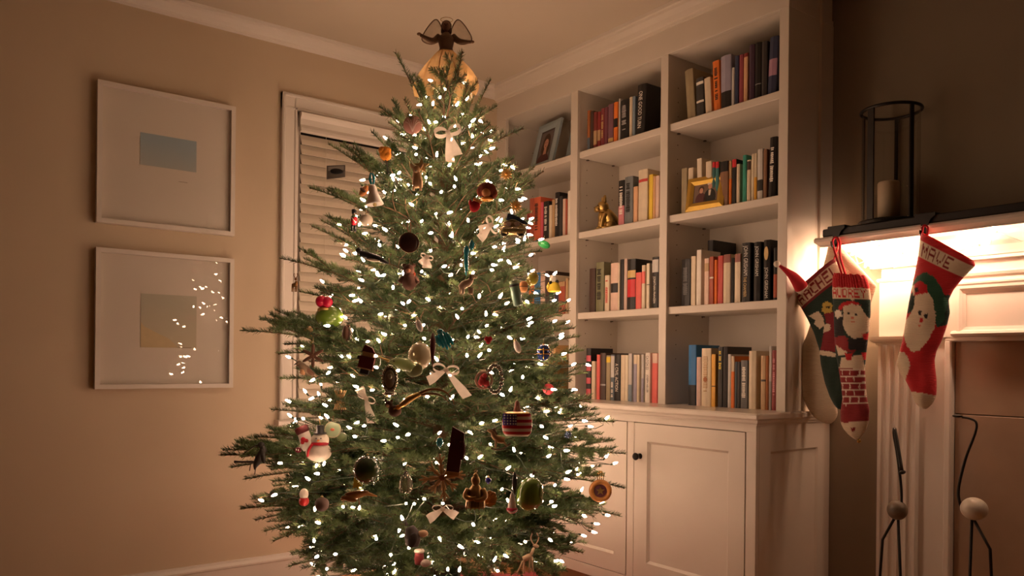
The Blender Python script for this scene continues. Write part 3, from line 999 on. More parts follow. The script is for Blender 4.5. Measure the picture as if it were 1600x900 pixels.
  (2.0178, 1.9747, 0.243, 'black', 'black hardback with silver and gold capitals', {'text': ('JOHN GRISHAM  THE CHAMBER', 'gold'), 'hard': 1}),
  (1.9597, 1.9265, 0.24, 'black', 'black hardback with silver capitals, middle of the three', {'text': ('JOHN GRISHAM', 'silver'), 'hard': 1, 'tpos': 0.68}),
  (1.9135, 1.8819, 0.243, 'black', 'black hardback with gold oval on its spine', {'text': ('JOHN GRISHAM', 'silver'), 'hard': 1, 'tpos': 0.3, 'oval': 1}),
  (1.8676, 1.8508, 0.207, 'black', 'black spine with red foot beside the end post', {'bands': [(0.05, 0.5, 'brick')]}),
 ]),
 (0.892, 'right bay, counter row', [
  (2.2927, 2.2496, 0.263, 'blue', 'bright blue hardback with black foot', {'bands': [(0, 0.34, 'black')], 'hard': 1}),
  (2.2475, 2.2223, 0.21, 'blush2', 'short pinkish grey paperback', {}),
  (2.2208, 2.1698, 0.248, 'cream', 'thick cream hardback with orange disc', {'hard': 1, 'disc': 1, 'text': ('THE NATURE OF TIME', 'tan')}),
  (2.1664, 2.1455, 0.222, 'amber', 'amber yellow paperback with dark line', {'bands': [(0.38, 0.4, 'black')]}),
  (2.1339, 2.1081, 0.253, 'black', 'black spine with yellow lettering at its top', {'text': ('INTO THE NIGHT', 'yellow'), 'tpos': 0.8}),
  (2.1072, 2.0836, 0.254, 'charcoal', 'charcoal tall hardback beside the yellow lettered one', {'hard': 1}),
  (2.0821, 2.0653, 0.222, 'greyw', 'thin grey white spine', {}),
  (2.0644, 2.0491, 0.214, 'orange', 'orange spine with cream top', {'bands': [(0.7, 1, 'cream')]}),
  (2.0463, 2.0353, 0.191, 'slate', 'short slate paperback, thinner of two', {}),
  (2.0344, 2.0198, 0.191, 'charcoal', 'short dark paperback beside a slate one', {}),
  (2.0184, 1.9828, 0.197, 'charcoal2', 'short dark grey book with white script', {'text': ('Alfred of the Waves', 'white')}),
  (1.9788, 1.943, 0.235, 'cream', 'wide cream hardback with dotted spine', {'hard': 1}),
  (1.9216, 1.8988, 0.216, 'tan', 'tan paperback with small dark mark', {'bands': [(0.52, 0.56, 'black')]}),
  (1.8979, 1.886, 0.216, 'rust', 'rust brown thin spine', {}),
  (1.883, 1.8703, 0.254, 'greyw', 'pale tall spine with grey foot', {'bands': [(0.0, 0.45, 'grey')]}),
  (1.8695, 1.8497, 0.237, 'wine', 'wine red book with pink lettering against the end post', {'text': ('THE BAYOU', 'pink')}),
 ]),
 (1.732, 'left bay, second shelf', [
  (3.4482, 3.4269, 0.172, 'wine', 'low dark red book at the left end', {}),
  (3.4254, 3.3907, 0.242, 'brick', 'dark red thick book half hidden by the next', {}),
  (3.3877, 3.33, 0.24, 'redor', 'orange red spine with dark capitals', {'text': ('LA LITTON', 'black'), 'hard': 1}),
  (3.3278, 3.3066, 0.207, 'rose', 'slim rose spine', {}),
  (3.3037, 3.2606, 0.206, 'black', 'black spine with white framed title', {'text': ('CROSS THE BORDER', 'white')}),
  (3.2563, 3.235, 0.18, 'cream', 'short cream spine', {}),
  (3.2322, 3.2104, 0.206, 'tan', 'pale tan spine', {}),
  (3.2076, 3.1722, 0.239, 'black', 'tall black hardback with white capitals', {'text': ('Lord & Sons', 'white'), 'hard': 1}),
  (3.1708, 3.1488, 0.214, 'charcoal', 'charcoal spine in the shade of the tall black one', {}),
  (3.1447, 3.1243, 0.196, 'blush', 'blush spine', {}),
  (3.123, 3.1095, 0.192, 'brick', 'very thin brick red spine', {}),
  (3.1068, 3.0747, 0.231, 'white', 'tall ivory spine against the divider', {}),
 ]),
 (1.325, 'left bay, third shelf', [
  (3.4234, 3.3826, 0.229, 'orange', 'orange book half hidden by the branches', {}),
  (3.3795, 3.3265, 0.235, 'blue', 'blue book half hidden by the branches', {}),
  (3.3241, 3.2878, 0.239, 'blush', 'pale pink spine above the branch', {}),
  (3.2847, 3.2519, 0.238, 'umber', 'umber tall hardback', {'hard': 1}),
  (3.2501, 3.2095, 0.213, 'cream', 'spine with cream head over dark green', {'bands': [(0, 0.74, 'forest')], 'text': ('GREEN', 'greyw'), 'tpos': 0.3}),
  (3.2078, 3.1759, 0.175, 'navy', 'dark spine with white foot lettering', {'bands': [(0.05, 0.2, 'grey')]}),
  (3.1736, 3.1234, 0.172, 'brick', 'brick red spine with slanting pattern', {'bands': [(0.85, 1, 'tan')]}),
  (3.1161, 3.0987, 0.187, 'tan', 'tan spine beside the post', {}),
  (3.0964, 3.0797, 0.175, 'khaki', 'khaki spine against the post', {}),
 ]),
]

for z_, place, rows in SHELVES:
    for (yl_, yr_, h_, col_, look_, ex_) in rows:
        bay, row = place.split(', ')
        book(z_, yl_, yr_, h_, col_, look_ + ', ' + row + ' of ' + bay, 'books on the ' + place, **ex_)

# the big dark book set back behind the paperbacks, third shelf of the right bay
book(1.325, 2.268, 2.236, 0.292, 'black', 'large black book set back behind the paperbacks, third shelf of right bay', 'books on the right bay, third shelf', X=2.79, hard=1)

# ------------------------------------------------------------------ photo frames, figurine and box on the shelves
def photo_frame(name, label, pos, rz, tilt, w, h, bar, d, fmat, scene_parts, group=None, depth_leg=0.07, strut=True):
    """standing photo frame; local x right as seen from the front, y into depth, z up; leans back by tilt"""
    r = empty(name, pos)
    r.rotation_euler = Matrix.Rotation(rz, 3, 'Z').to_euler()
    tag(r, label, 'photo frame', group)
    T = Matrix.Rotation(-tilt, 4, 'X')
    P = [(-w / 2, 0), (w / 2, 0), (w / 2, h), (-w / 2, h)]
    Q = [(-w / 2 + bar, bar), (w / 2 - bar, bar), (w / 2 - bar, h - bar), (-w / 2 + bar, h - bar)]
    M = [((p[0] * .45 + q[0] * .55), (p[1] * .45 + q[1] * .55)) for p, q in zip(P, Q)]
    for i in range(4):
        j = (i + 1) % 4
        m = MB()
        rows = [[(p[0], d, p[1]) for p in (P[i], P[j])], [(p[0], 0.002, p[1]) for p in (P[i], P[j])], [(p[0], -0.003, p[1]) for p in (M[i], M[j])],
                [(p[0], 0.003, p[1]) for p in (Q[i], Q[j])], [(p[0], d, p[1]) for p in (Q[i], Q[j])]]
        vs = [p for rr in rows for p in rr]
        fs = [(2 * k, 2 * k + 1, 2 * k + 3, 2 * k + 2) for k in range(4)] + [(8, 9, 1, 0)]
        fs += [(0, 2, 4, 6, 8), (9, 7, 5, 3, 1)]
        m.add(vs, fs)
        o = m.build('frame_bar', fmat, r)
        o.data.transform(T)
    o = MB().box(-w / 2 + bar, w / 2 - bar, 0.004, d, bar, h - bar).build('photo', pm((0.06, 0.045, 0.04), 0.5), r)
    o.data.transform(T)
    for nm, mat, spec, lvl in scene_parts:
        m = MB()
        y = 0.004 - 0.0003 * lvl
        for sp_ in spec:
            if sp_[0] == 'e':
                _, cx, cz, rx, rz_ = sp_
                m.prism([(cx + rx * math.cos(2 * PI * k / 20), cz + rz_ * math.sin(2 * PI * k / 20)) for k in range(20)], 1, y, 0.0045)
            else:
                m.prism(sp_[1], 1, y, 0.0045)
        p = m.build(nm, mat, o)
        p.data.transform(T)
    if strut:
        s = MB().box(-0.02, 0.02, d, d + 0.002, 0.005, h * .7)
        o = s.build('easel_back', BLACK, r)
        o.data.transform(T)
        a = T @ Vector((0, d + 0.002, h * .6))
        MB().tube([a, (0, a.y + depth_leg, 0.003)], 0.004, 6).build('easel_leg', BLACK, r)
    return r


FACE = -PI / 2     # the front of a thing standing square on a shelf looks into the room
SKIN = pm((0.58, 0.30, 0.20), 0.6)
HAIR = pm((0.07, 0.035, 0.02), 0.6)
PALEBLUE = pm((0.34, 0.42, 0.45), 0.4, var=0.04)
REDTOP = pm((0.10, 0.03, 0.03), 0.6)
PHB = pm((0.16, 0.13, 0.12), 0.6, var=0.3, scale=12)
f = 0.215
portrait = [('photo_backdrop', PHB, [('p', [(-.058, .05), (.058, .05), (.058, .225), (-.058, .225)])], 0.5),
            ('hair', HAIR, [('e', .006, .165, .036, .047), ('e', .006, .13, .042, .05)], 1), ('dress', REDTOP, [('e', 0, .048, .056, .052), ], 1.2),
            ('neck', SKIN, [('p', [(-.008, .09), (.022, .09), (.018, .13), (-.004, .13)])], 2), ('face', SKIN, [('e', .006, .152, .021, .029)], 3),
            ('features', pm((.2, .06, .05), .6), [('e', -.003, .158, .0035, .002), ('e', .013, .158, .0035, .002), ('e', .005, .138, .007, .0022)], 4)]
photo_frame('framed_photograph', 'pale blue photo frame with a portrait of a smiling long haired person, nearest the wall', (2.7500, 3.4002, 2.1390), FACE - 0.10, 0.24, 0.222, 0.282, 0.046, 0.016, PALEBLUE, portrait,
            'pale blue photo frames on the top left shelf')
portrait2 = [('photo_backdrop', PHB, [('p', [(-.058, .05), (.058, .05), (.058, .225), (-.058, .225)])], 0.5), ('suit', BLACK, [('e', 0, .05, .055, .06)], 1), ('shirt', CREAM, [('p', [(-.012, .06), (.012, .06), (.016, .11), (-.016, .11)])], 2),
             ('hair', HAIR, [('e', 0, .17, .026, .028)], 2), ('face', SKIN, [('e', 0, .152, .021, .029)], 3)]
photo_frame('framed_photograph', 'pale blue photo frame with a dark portrait in a suit, half behind the divider', (2.8000, 3.1542, 2.1390), FACE - 0.05, 0.24, 0.222, 0.282, 0.046, 0.016, PALEBLUE, portrait2,
            'pale blue photo frames on the top left shelf')
couple = [('photo_backdrop', pm((.20, .13, .09), .6, var=.3, scale=15), [('p', [(-.056, .038), (.056, .038), (.056, .127), (-.056, .127)])], 0.5),
          ('person_in_red', REDTOP, [('e', -.022, .045, .026, .032)], 1), ('hair', HAIR, [('e', -.022, .092, .014, .015)], 1.5), ('face', SKIN, [('e', -.022, .086, .009, .012)], 2),
          ('person_in_suit', BLACK, [('e', .022, .05, .03, .04)], 1), ('shirt', CREAM, [('p', [(.016, .06), (.024, .06), (.026, .085), (.014, .085)])], 1.8),
          ('hair', pm((.3, .25, .2), .6), [('e', .02, .108, .011, .012)], 1.5), ('face', SKIN, [('e', .02, .1, .009, .013)], 2)]
GF = photo_frame('framed_photograph', 'wide gold photo frame with two people in dark clothes, leaning before books', (2.6780, 2.1987, 1.7320), FACE + 0.12, 0.16, 0.186, 0.148, 0.034, 0.014,
                 pm((0.62, 0.40, 0.08), 0.28, metal=0.75, var=0.06), couple, depth_leg=0.0, strut=False)
photo_frame('framed_photograph', 'small brown card frame with an oval photo beside the tall black book, top middle shelf', (2.8000, 2.5899, 2.1390), FACE - 0.05, 0.1, 0.10, 0.15, 0.030, 0.01, pm((0.24, 0.14, 0.08), 0.6),
            [('oval_mount', CREAM, [('e', 0, .075, .018, .03)], 1), ('face', SKIN, [('e', 0, .08, .008, .011)], 2)], depth_leg=0.02)

# gold french bulldog figurine
dog = empty('dog_figurine', (2.7350, 2.8563, 1.7320), FACE - 0.55)
tag(dog, 'shiny gold sitting dog figurine with upright ears on the second shelf', 'figurine')
b = MB()
b.tube(smooth_pts([(0, .035, .012), (0, .030, .04), (0, .012, .072), (0, -.004, .095)], 5), lerp_list([.030, .040, .034, .024], 5), 16)
b.ell((-.026, .022, .022), (.018, .030, .022)).ell((.026, .022, .022), (.018, .030, .022))
for s in (-1, 1):
    b.tube(smooth_pts([(s * .020, -.008, .078), (s * .022, -.020, .045), (s * .022, -.026, .008)], 4), lerp_list([.016, .012, .010], 4), 10)
    b.ell((s * .022, -.034, .007), (.011, .016, .007)).ell((s * .030, -.002, .008), (.012, .026, .008))
b.ell((0, -.022, .066), (.020, .016, .026))
b.build('body', GOLD, dog, True)
h = MB()
h.ell((0, -.014, .116), (.031, .030, .029), 18, 12).ell((0, -.040, .106), (.022, .016, .016)).ell((-.014, -.044, .102), (.011, .011, .012)).ell((.014, -.044, .102), (.011, .011, .012))
h.build('head', GOLD, dog, True)
for s in (-1, 1):
    e = MB().prism([(-.013, 0), (.012, 0), (.010, .022), (.002, .036), (-.008, .028)], 1, -.004, .004)
    o = e.build('ear', GOLD, dog)
    o.location = (s * .021, -.010, .134)
    o.rotation_euler = (0.1, s * 0.25, s * 0.3)
MB().ell((0, -.056, .111), (.006, .004, .004)).build('nose', pm((.12, .07, .02), .4), dog, True)
MB().ell((-.013, -.041, .120), .0042).ell((.013, -.041, .120), .0042).build('eyes', pm((.1, .06, .02), .3), dog, True)
MB().torus((0, -.008, .092), .025, .0035).build('collar', pm((.30, .18, .05), .35, metal=.8), dog, True)

# tall light wooden box with a gold metal sleeve, counter row of the left bay
bxo = empty('wooden_box', (2.7200, 3.1880, 0.8920), FACE)
tag(bxo, 'tall light wooden box with a shiny gold band, counter of the left bay', 'box')
PINE = pm((0.58, 0.34, 0.14), 0.45, var=0.1, scale=14)
MB().bbox(-.075, .035, -.05, .06, 0, .205, .002).build('box_body', PINE, bxo)
MB().bbox(-.077, .037, -.052, .062, .206, .272, .002).build('lid', PINE, bxo)
sl = MB().prism([(-.02, -.051), (.037, -.051), (.037, .055), (.0355, .055), (.0355, -.0525), (-.02, -.0525)], 2, .04, .195)
sl.build('metal_sleeve', pm((.60, .42, .20), .18, metal=1.0, var=.05), bxo)

# ------------------------------------------------------------------ stockings
def poly_mask(px, py, poly):
    x, y = px, py
    inside = np.zeros(x.shape, bool)
    n = len(poly)
    for i in range(n):
        x1, y1 = poly[i]
        x2, y2 = poly[(i + 1) % n]
        c = ((y1 > y) != (y2 > y)) & (x < (x2 - x1) * (y - y1) / ((y2 - y1) if abs(y2 - y1) > 1e-9 else 1e-9) + x1)
        inside ^= c
    return inside


FONT5 = {'M': '1000111011101011000110001', 'A': '0111010001111111000110001', 'V': '1000110001100010101000100', 'E': '1111110000111101000011111',
         'R': '1111010001111101001010001', 'C': '0111110000100001000001111', 'H': '1000110001111111000110001', 'L': '1000010000100001000011111',
         'U': '1000110001100011000101110', 'D': '1111010001100011000111110', 'Y': '1000101010001000010000100'}


def knit_mat():
    m = bpy.data.materials.new('knit_wool')
    m.use_nodes = True
    nt = m.node_tree
    b = nt.nodes['Principled BSDF']
    b.inputs['Roughness'].default_value = 0.95
    b.inputs['Sheen Weight'].default_value = 0.25
    at = nt.nodes.new('ShaderNodeAttribute')
    at.attribute_name = 'yarn'
    nt.links.new(at.outputs['Color'], b.inputs['Base Color'])
    tc = nt.nodes.new('ShaderNodeTexCoord')
    w = nt.nodes.new('ShaderNodeTexWave')
    w.inputs['Scale'].default_value = 55
    w.inputs['Distortion'].default_value = 3
    w.bands_direction = 'Z'
    nt.links.new(tc.outputs['Object'], w.inputs['Vector'])
    n = nt.nodes.new('ShaderNodeTexNoise')
    n.inputs['Scale'].default_value = 420
    nt.links.new(tc.outputs['Object'], n.inputs['Vector'])
    ad = nt.nodes.new('ShaderNodeMath')
    nt.links.new(w.outputs['Fac'], ad.inputs[0])
    nt.links.new(n.outputs['Fac'], ad.inputs[1])
    bp = nt.nodes.new('ShaderNodeBump')
    bp.inputs['Strength'].default_value = 0.45
    bp.inputs['Distance'].default_value = 0.0025
    nt.links.new(ad.outputs[0], bp.inputs['Height'])
    nt.links.new(bp.outputs['Normal'], b.inputs['Normal'])
    return m


KNIT = knit_mat()
YARN = dict(red=(.52, .012, .02), maroon=(.22, .012, .02), cream=(.68, .57, .42), green=(.012, .085, .045), dgreen=(.008, .03, .02), black=(.012, .012, .014),
            yellow=(.60, .42, .08), pink=(.60, .16, .10), white=(.74, .66, .55), brick=(.25, .015, .02))


def stocking(name, label, x, design, real, paint, thick, base, cuff=None, ribs=0.0, fold=0.0, group=None):
    """design: (left,right) points per row in pattern units; real: the same rows as (y,z) metres on the plane x"""
    r = empty(name, (x, real[0][0][0], real[0][0][1]))
    tag(r, label, 'stocking', group)
    nr, nc, nb = 150, 84, 20
    t = np.linspace(0, 1, nr)
    D = np.array(design, float)
    R = np.array(real, float)
    # row parameter by centre-line length
    cl = D.mean(1)
    L = np.concatenate([[0], np.cumsum(np.linalg.norm(np.diff(cl, axis=0), axis=1))])
    L /= L[-1]

    def interp(A):
        out = np.zeros((nr, 2, 2))
        for i in range(2):
            for j in range(2):
                a = A[:, i, j]
                lin = np.interp(t, L, a)
                # light smoothing of the outline
                k = np.array([1, 2, 3, 2, 1.]) / 9
                pad = np.pad(lin, 2, mode='edge')
                sm = np.convolve(pad, k, 'valid')
                sm[0], sm[-1] = lin[0], lin[-1]
                out[:, i, j] = sm
        return out
    Dp, Rp = interp(D), interp(R)
    u = np.concatenate([0.5 - 0.5 * np.cos(np.linspace(0, PI, nc)), 0.5 + 0.5 * np.cos(np.linspace(0, PI, nb + 2)[1:-1])])
    side = np.concatenate([-np.ones(nc), np.ones(nb)])
    N = nc + nb
    P = np.zeros((nr, N, 3))
    G = np.zeros((nr, N, 2))
    for i in range(nr):
        for j in range(2):
            P[i, :, 1 + j] = Rp[i, 0, j] + (Rp[i, 1, j] - Rp[i, 0, j]) * u
            G[i, :, j] = Dp[i, 0, j] + (Dp[i, 1, j] - Dp[i, 0, j]) * u
        w = np.sqrt(np.clip(1 - (2 * u - 1) ** 2, 0, 1))
        end = min(1.0, math.sqrt(max(0.0, (1 - t[i])) / 0.08 + 0.02))
        soft = 1 + fold * np.sin(u * 9 + i * 0.05) * np.sin(i * 0.11 + 1)
        P[i, :, 0] = side * w * thick * end * soft
        if ribs and t[i] < ribs:
            P[i, :, 0] += 0.0022 * np.sin(u * 2 * PI * 14) * w
            P[i, :, 2] += 0.002 * np.sin(u * 2 * PI * 5)
    P[:, :, 1] -= r.location.y
    P[:, :, 2] -= r.location.z
    # colours: pattern knitted in, stitch by stitch
    st = 1.15
    gx = (np.floor(G[..., 0] / st) + 0.5) * st
    gy = (np.floor(G[..., 1] / st) + 0.5) * st
    rnd = np.random.RandomState(len(label))
    jx = gx + rnd.uniform(-0.8, 0.8, gx.shape) * 0.6
    C = np.zeros((nr, N, 3))
    C[:] = YARN[base]
    for col, poly in paint:
        C[poly_mask(jx, gy, poly)] = YARN[col]
    T2, U2 = np.meshgrid(t, u, indexing='ij')
    if cuff:
        for (a, b, col) in cuff['bands']:
            C[(T2 >= a) & (T2 < b)] = YARN[col]
        txt, a, b, u0, u1, col = cuff['text']
        n = len(txt)
        cell = (u1 - u0) / (n * 6 - 1)
        uu = np.floor((U2 - u0) / cell).astype(int)
        vv = np.floor((T2 - a) / (b - a) * 5).astype(int)
        ok = (uu >= 0) & (uu < n * 6 - 1) & (vv >= 0) & (vv < 5)
        lit = np.zeros(ok.shape, bool)
        for i, j in zip(*np.where(ok)):
            c, k = divmod(uu[i, j], 6)
            if k < 5 and FONT5[txt[c]][vv[i, j] * 5 + k] == '1':
                lit[i, j] = True
        lit &= (np.arange(N)[None, :] < nc)
        C[lit] = YARN[col]
    m = MB()
    m.v = [tuple(p) for p in P.reshape(-1, 3)]
    m.f = [(i * N + j, i * N + (j + 1) % N, (i + 1) * N + (j + 1) % N, (i + 1) * N + j) for i in range(nr - 1) for j in range(N)]
    m.f.append(tuple((nr - 1) * N + j for j in range(N)))
    o = m.build('knitted_sock', KNIT, r, True)
    ca = o.data.color_attributes.new('yarn', 'FLOAT_COLOR', 'POINT')
    buf = np.ones((nr * N, 4), np.float32)
    buf[:, :3] = C.reshape(-1, 3)
    ca.data.foreach_set('color', buf.ravel())
    return r


RED_FELT = pm((0.42, 0.012, 0.02), 0.95, var=0.1, scale=90, bump=0.3)
FLEECE = pm((0.72, 0.64, 0.54), 1.0, var=0.08, scale=160, bump=0.9)


def loop_part(root, pts, rad, mat, name='hanging_loop'):
    m = MB().tube(smooth_pts([Vector(p) - root.location for p in pts], 6), rad, 8)
    return m.build(name, mat, root, True)


D1 = [((1440, 363), (1522, 409)), ((1438, 372), (1524, 415)), ((1435, 399), (1506, 433)), ((1430, 425), (1490, 452)), ((1425, 450), (1482, 468)), ((1420, 475), (1484, 489)), ((1415, 505), (1479, 510)),
      ((1410, 535), (1471, 533)), ((1405, 553), (1463, 548)), ((1401, 568), (1460, 562)), ((1406, 582), (1461, 577)), ((1417, 597), (1463, 593)), ((1424, 611), (1463, 610)), ((1427, 621), (1462, 619)),
      ((1431, 631), (1458, 629)), ((1438, 637), (1452, 636)), ((1443, 639), (1447, 639))]
PAINT1 = [('dgreen', [(1416, 462), (1436, 455), (1438, 478), (1430, 488), (1410, 492)]), ('dgreen', [(1474, 460), (1488, 462), (1488, 505), (1470, 512), (1462, 490)]),
          ('green', [(1426, 446), (1436, 432), (1452, 426), (1466, 434), (1476, 452), (1482, 472), (1478, 500), (1468, 512), (1462, 490), (1458, 466), (1452, 450), (1442, 440), (1432, 444), (1427, 452)]),
          ('cream', [(1424, 448), (1433, 446), (1436, 458), (1432, 462)]), ('red', [(1432, 444), (1444, 439), (1454, 446), (1456, 462), (1434, 464)]), ('black', [(1433, 451), (1440, 449), (1441, 456), (1434, 458)]),
          ('cream', [(1434, 462), (1456, 458), (1464, 470), (1467, 492), (1465, 512), (1458, 528), (1450, 540), (1442, 548), (1430, 550), (1422, 541), (1414, 522), (1412, 505), (1424, 494), (1432, 480)]),
          ('black', [(1440, 486), (1446, 487), (1446, 493), (1441, 493)]), ('black', [(1450, 492), (1456, 490), (1456, 497), (1451, 498)]), ('red', [(1443, 498), (1449, 498), (1449, 504), (1444, 505)]),
          ('pink', [(1440, 507), (1446, 507), (1445, 511), (1441, 511)]),
          ('cream', [(1396, 548), (1416, 550), (1424, 558), (1428, 570), (1424, 584), (1414, 601), (1398, 590)]),
          ('cream', [(1415, 613), (1435, 612), (1470, 619), (1470, 645), (1415, 645)])]
s1 = stocking('stocking', 'red knitted stocking with green arch and white bearded face, hanging alone on the mantel', 2.715, D1,
              [(l, r_) for l, r_ in zip([(1.2994, 1.5246), (1.3034, 1.5056), (1.3093, 1.4476), (1.3195, 1.3920), (1.3298, 1.3383), (1.3401, 1.2842), (1.3504, 1.2188), (1.3608, 1.1530), (1.3715, 1.1134), (1.3801, 1.0802), (1.3686, 1.0493), (1.3441, 1.0168), (1.3285, 0.9866), (1.3218, 0.9650), (1.3130, 0.9437), (1.2978, 0.9314), (1.2872, 0.9276)],
               [(1.1323, 1.4090), (1.1283, 1.3962), (1.1629, 1.3620), (1.1943, 1.3247), (1.2100, 1.2921), (1.2056, 1.2476), (1.2153, 1.2037), (1.2311, 1.1554), (1.2472, 1.1237), (1.2532, 1.0938), (1.2508, 1.0618), (1.2463, 1.0278), (1.2460, 0.9916), (1.2478, 0.9723), (1.2559, 0.9506), (1.2683, 0.9351), (1.2787, 0.9281)])],
              PAINT1, 0.024, 'red', dict(bands=[(0, .035, 'red'), (.035, .125, 'cream')], text=('MAVE', .045, .118, .10, .72, 'maroon')), fold=0.12, group=None)
loop_part(s1, [(2.7150, 1.2993, 1.5181), (2.7200, 1.2956, 1.5463), (2.7200, 1.2807, 1.5378), (2.7100, 1.2778, 1.5106)], 0.004, RED_FELT)

L2 = [(1.8107, 1.3460), (1.8020, 1.3329), (1.7708, 1.2938), (1.7428, 1.2480), (1.7151, 1.1956), (1.6929, 1.1342), (1.6843, 1.0734), (1.6677, 1.0059), (1.6462, 0.9536), (1.6278, 0.9232), (1.6148, 0.9095)]
R2 = [(1.6337, 1.4715), (1.6284, 1.4614), (1.5972, 1.4110), (1.5791, 1.3575), (1.5660, 1.2978), (1.5601, 1.2153), (1.5642, 1.1332), (1.5733, 1.0508), (1.5827, 0.9916), (1.5897, 0.9322), (1.5995, 0.9080)]
D2 = [((1238, 461), (1304, 404)), ((1241, 466), (1306, 408)), ((1252, 481), (1318, 428)), ((1262, 499), (1325, 450)), ((1272, 520), (1330, 475)), ((1280, 545), (1332, 510)), ((1283, 570), (1330, 545)),
      ((1289, 598), (1326, 580)), ((1297, 620), (1322, 605)), ((1304, 633), (1319, 630)), ((1309, 639), (1315, 640))]
PAINT2 = [('yellow', [(1290, 474), (1298, 470), (1305, 476), (1305, 486), (1297, 492), (1289, 486)]), ('black', [(1294, 478), (1302, 478), (1299, 482)]),
          ('cream', [(1266, 494), (1276, 489), (1284, 486), (1291, 496), (1293, 508), (1285, 514), (1274, 506), (1278, 500)]), ('maroon', [(1292, 490), (1312, 486), (1312, 550), (1284, 547), (1290, 524), (1296, 505)]),
          ('cream', [(1283, 547), (1300, 549), (1312, 553), (1310, 558), (1280, 554)]), ('cream', [(1293, 506), (1302, 506), (1302, 516), (1290, 520)])]
s2 = stocking('stocking', 'dark green knitted stocking with slanting lettered cuff, behind the brick chimney one', 2.745, D2, list(zip(L2, R2)), PAINT2, 0.018, 'dgreen',
              dict(bands=[(0, .03, 'maroon'), (.03, .125, 'cream'), (.125, .145, 'maroon')], text=('RACHEL', .04, .118, .06, .97, 'maroon')), fold=0.1)
loop_part(s2, [(2.7450, 1.6362, 1.4670), (2.7420, 1.6195, 1.5152), (2.7420, 1.6223, 1.5417)], 0.003, RED_FELT)

L3 = [(1.6093, 1.4113), (1.6167, 1.3954), (1.6164, 1.3670), (1.6161, 1.3339), (1.6102, 1.2627), (1.6069, 1.1917), (1.6011, 1.1210), (1.5879, 1.0622), (1.5772, 1.0039), (1.5717, 0.9526), (1.5787, 0.9055), (1.5782, 0.8634), (1.5655, 0.8386), (1.5430, 0.8171), (1.5210, 0.8050)]
R3 = [(1.4934, 1.3947), (1.4838, 1.3802), (1.4764, 1.3546), (1.4713, 1.3202), (1.4707, 1.2566), (1.4771, 1.1886), (1.4836, 1.1318), (1.4900, 1.0633), (1.4870, 1.0063), (1.4818, 0.9564), (1.4719, 0.9159), (1.4738, 0.8749), (1.4830, 0.8447), (1.4970, 0.8208), (1.5113, 0.8058)]
D3 = list(zip([(1304, 427), (1301, 434), (1301, 446), (1301, 460), (1303, 490), (1304, 520), (1306, 550), (1311, 575), (1315, 600), (1317, 622), (1314, 642), (1314, 660), (1319, 671), (1328, 681), (1337, 687)],
              [(1351, 430), (1355, 436), (1358, 447), (1360, 462), (1360, 490), (1357, 520), (1354, 545), (1351, 575), (1352, 600), (1354, 622), (1358, 640), (1357, 658), (1353, 671), (1347, 681), (1341, 687)]))
PAINT3 = [('cream', [(1295, 458), (1365, 458), (1365, 461), (1350, 464), (1338, 470), (1326, 464), (1312, 466), (1295, 462)]),
          ('black', [(1304, 490), (1318, 484), (1326, 500), (1324, 525), (1304, 530)]), ('red', [(1314, 482), (1322, 474), (1334, 470), (1346, 473), (1350, 478), (1340, 476), (1326, 480), (1318, 486)]),
          ('cream', [(1324, 480), (1336, 475), (1348, 478), (1354, 488), (1360, 500), (1358, 516), (1352, 526), (1344, 532), (1336, 527), (1328, 520), (1322, 508), (1324, 494)]),
          ('black', [(1331, 489), (1334, 489), (1334, 492), (1331, 492)]), ('black', [(1341, 490), (1344, 490), (1344, 493), (1341, 493)]), ('pink', [(1335, 495), (1340, 495), (1340, 499), (1335, 499)]), ('pink', [(1334, 502), (1341, 502), (1340, 504), (1335, 504)]),
          ('white', [(1307, 487), (1314, 484), (1321, 487), (1322, 494), (1314, 498), (1308, 495)]),
          ('brick', [(1304, 528), (1324, 524), (1344, 538), (1340, 552), (1322, 549), (1306, 540)]), ('black', [(1331, 530), (1356, 527), (1356, 548), (1332, 546)]), ('red', [(1350, 522), (1358, 520), (1358, 530), (1352, 530)]), ('red', [(1349, 551), (1356, 550), (1354, 562), (1350, 562)]),
          ('cream', [(1308, 538), (1320, 545), (1330, 550), (1326, 556), (1314, 556)]),
          ('cream', [(1316, 560), (1350, 554), (1352, 577), (1312, 577)]), ('red', [(1326, 552), (1338, 552), (1336, 562), (1328, 562)]), ('dgreen', [(1304, 556), (1320, 556), (1316, 574), (1306, 574)]),
          ('brick', [(1305, 576), (1365, 576), (1365, 662), (1305, 662)])]
for k in range(6):                                         # mortar lines of the knitted chimney
    yk = 577 + k * 10.4
    PAINT3.append(('white', [(1305, yk), (1365, yk - .5), (1365, yk + 1.3), (1305, yk + 1.6)]))
    for j in range(4):
        xk = 1320 + j * 13 + (6.5 if k % 2 else 0)
        if k < 5 or j == 0:
            PAINT3.append(('white', [(xk, yk), (xk + 1.5, yk), (xk + 1.5, yk + 10), (xk, yk + 10)]))
PAINT3 += [('brick', [(1305, 576), (1316.5, 576), (1318, 640), (1305, 640)]), ('brick', [(1305, 634), (1365, 634), (1365, 662), (1305, 662)]), ('cream', [(1305, 656), (1325, 660), (1365, 657), (1365, 692), (1305, 692)]), ('maroon', [(1335, 668), (1342, 667), (1341, 673), (1336, 674)])]
s3 = stocking('stocking', 'knitted stocking with red ribbed cuff, bearded face and brick chimney, in front', 2.705, D3, list(zip(L3, R3)), PAINT3, 0.024, 'dgreen',
              dict(bands=[(0, .085, 'red'), (.085, .148, 'cream')], text=('AUDREY', .09, .143, .05, .95, 'red')), ribs=0.085, fold=0.1)
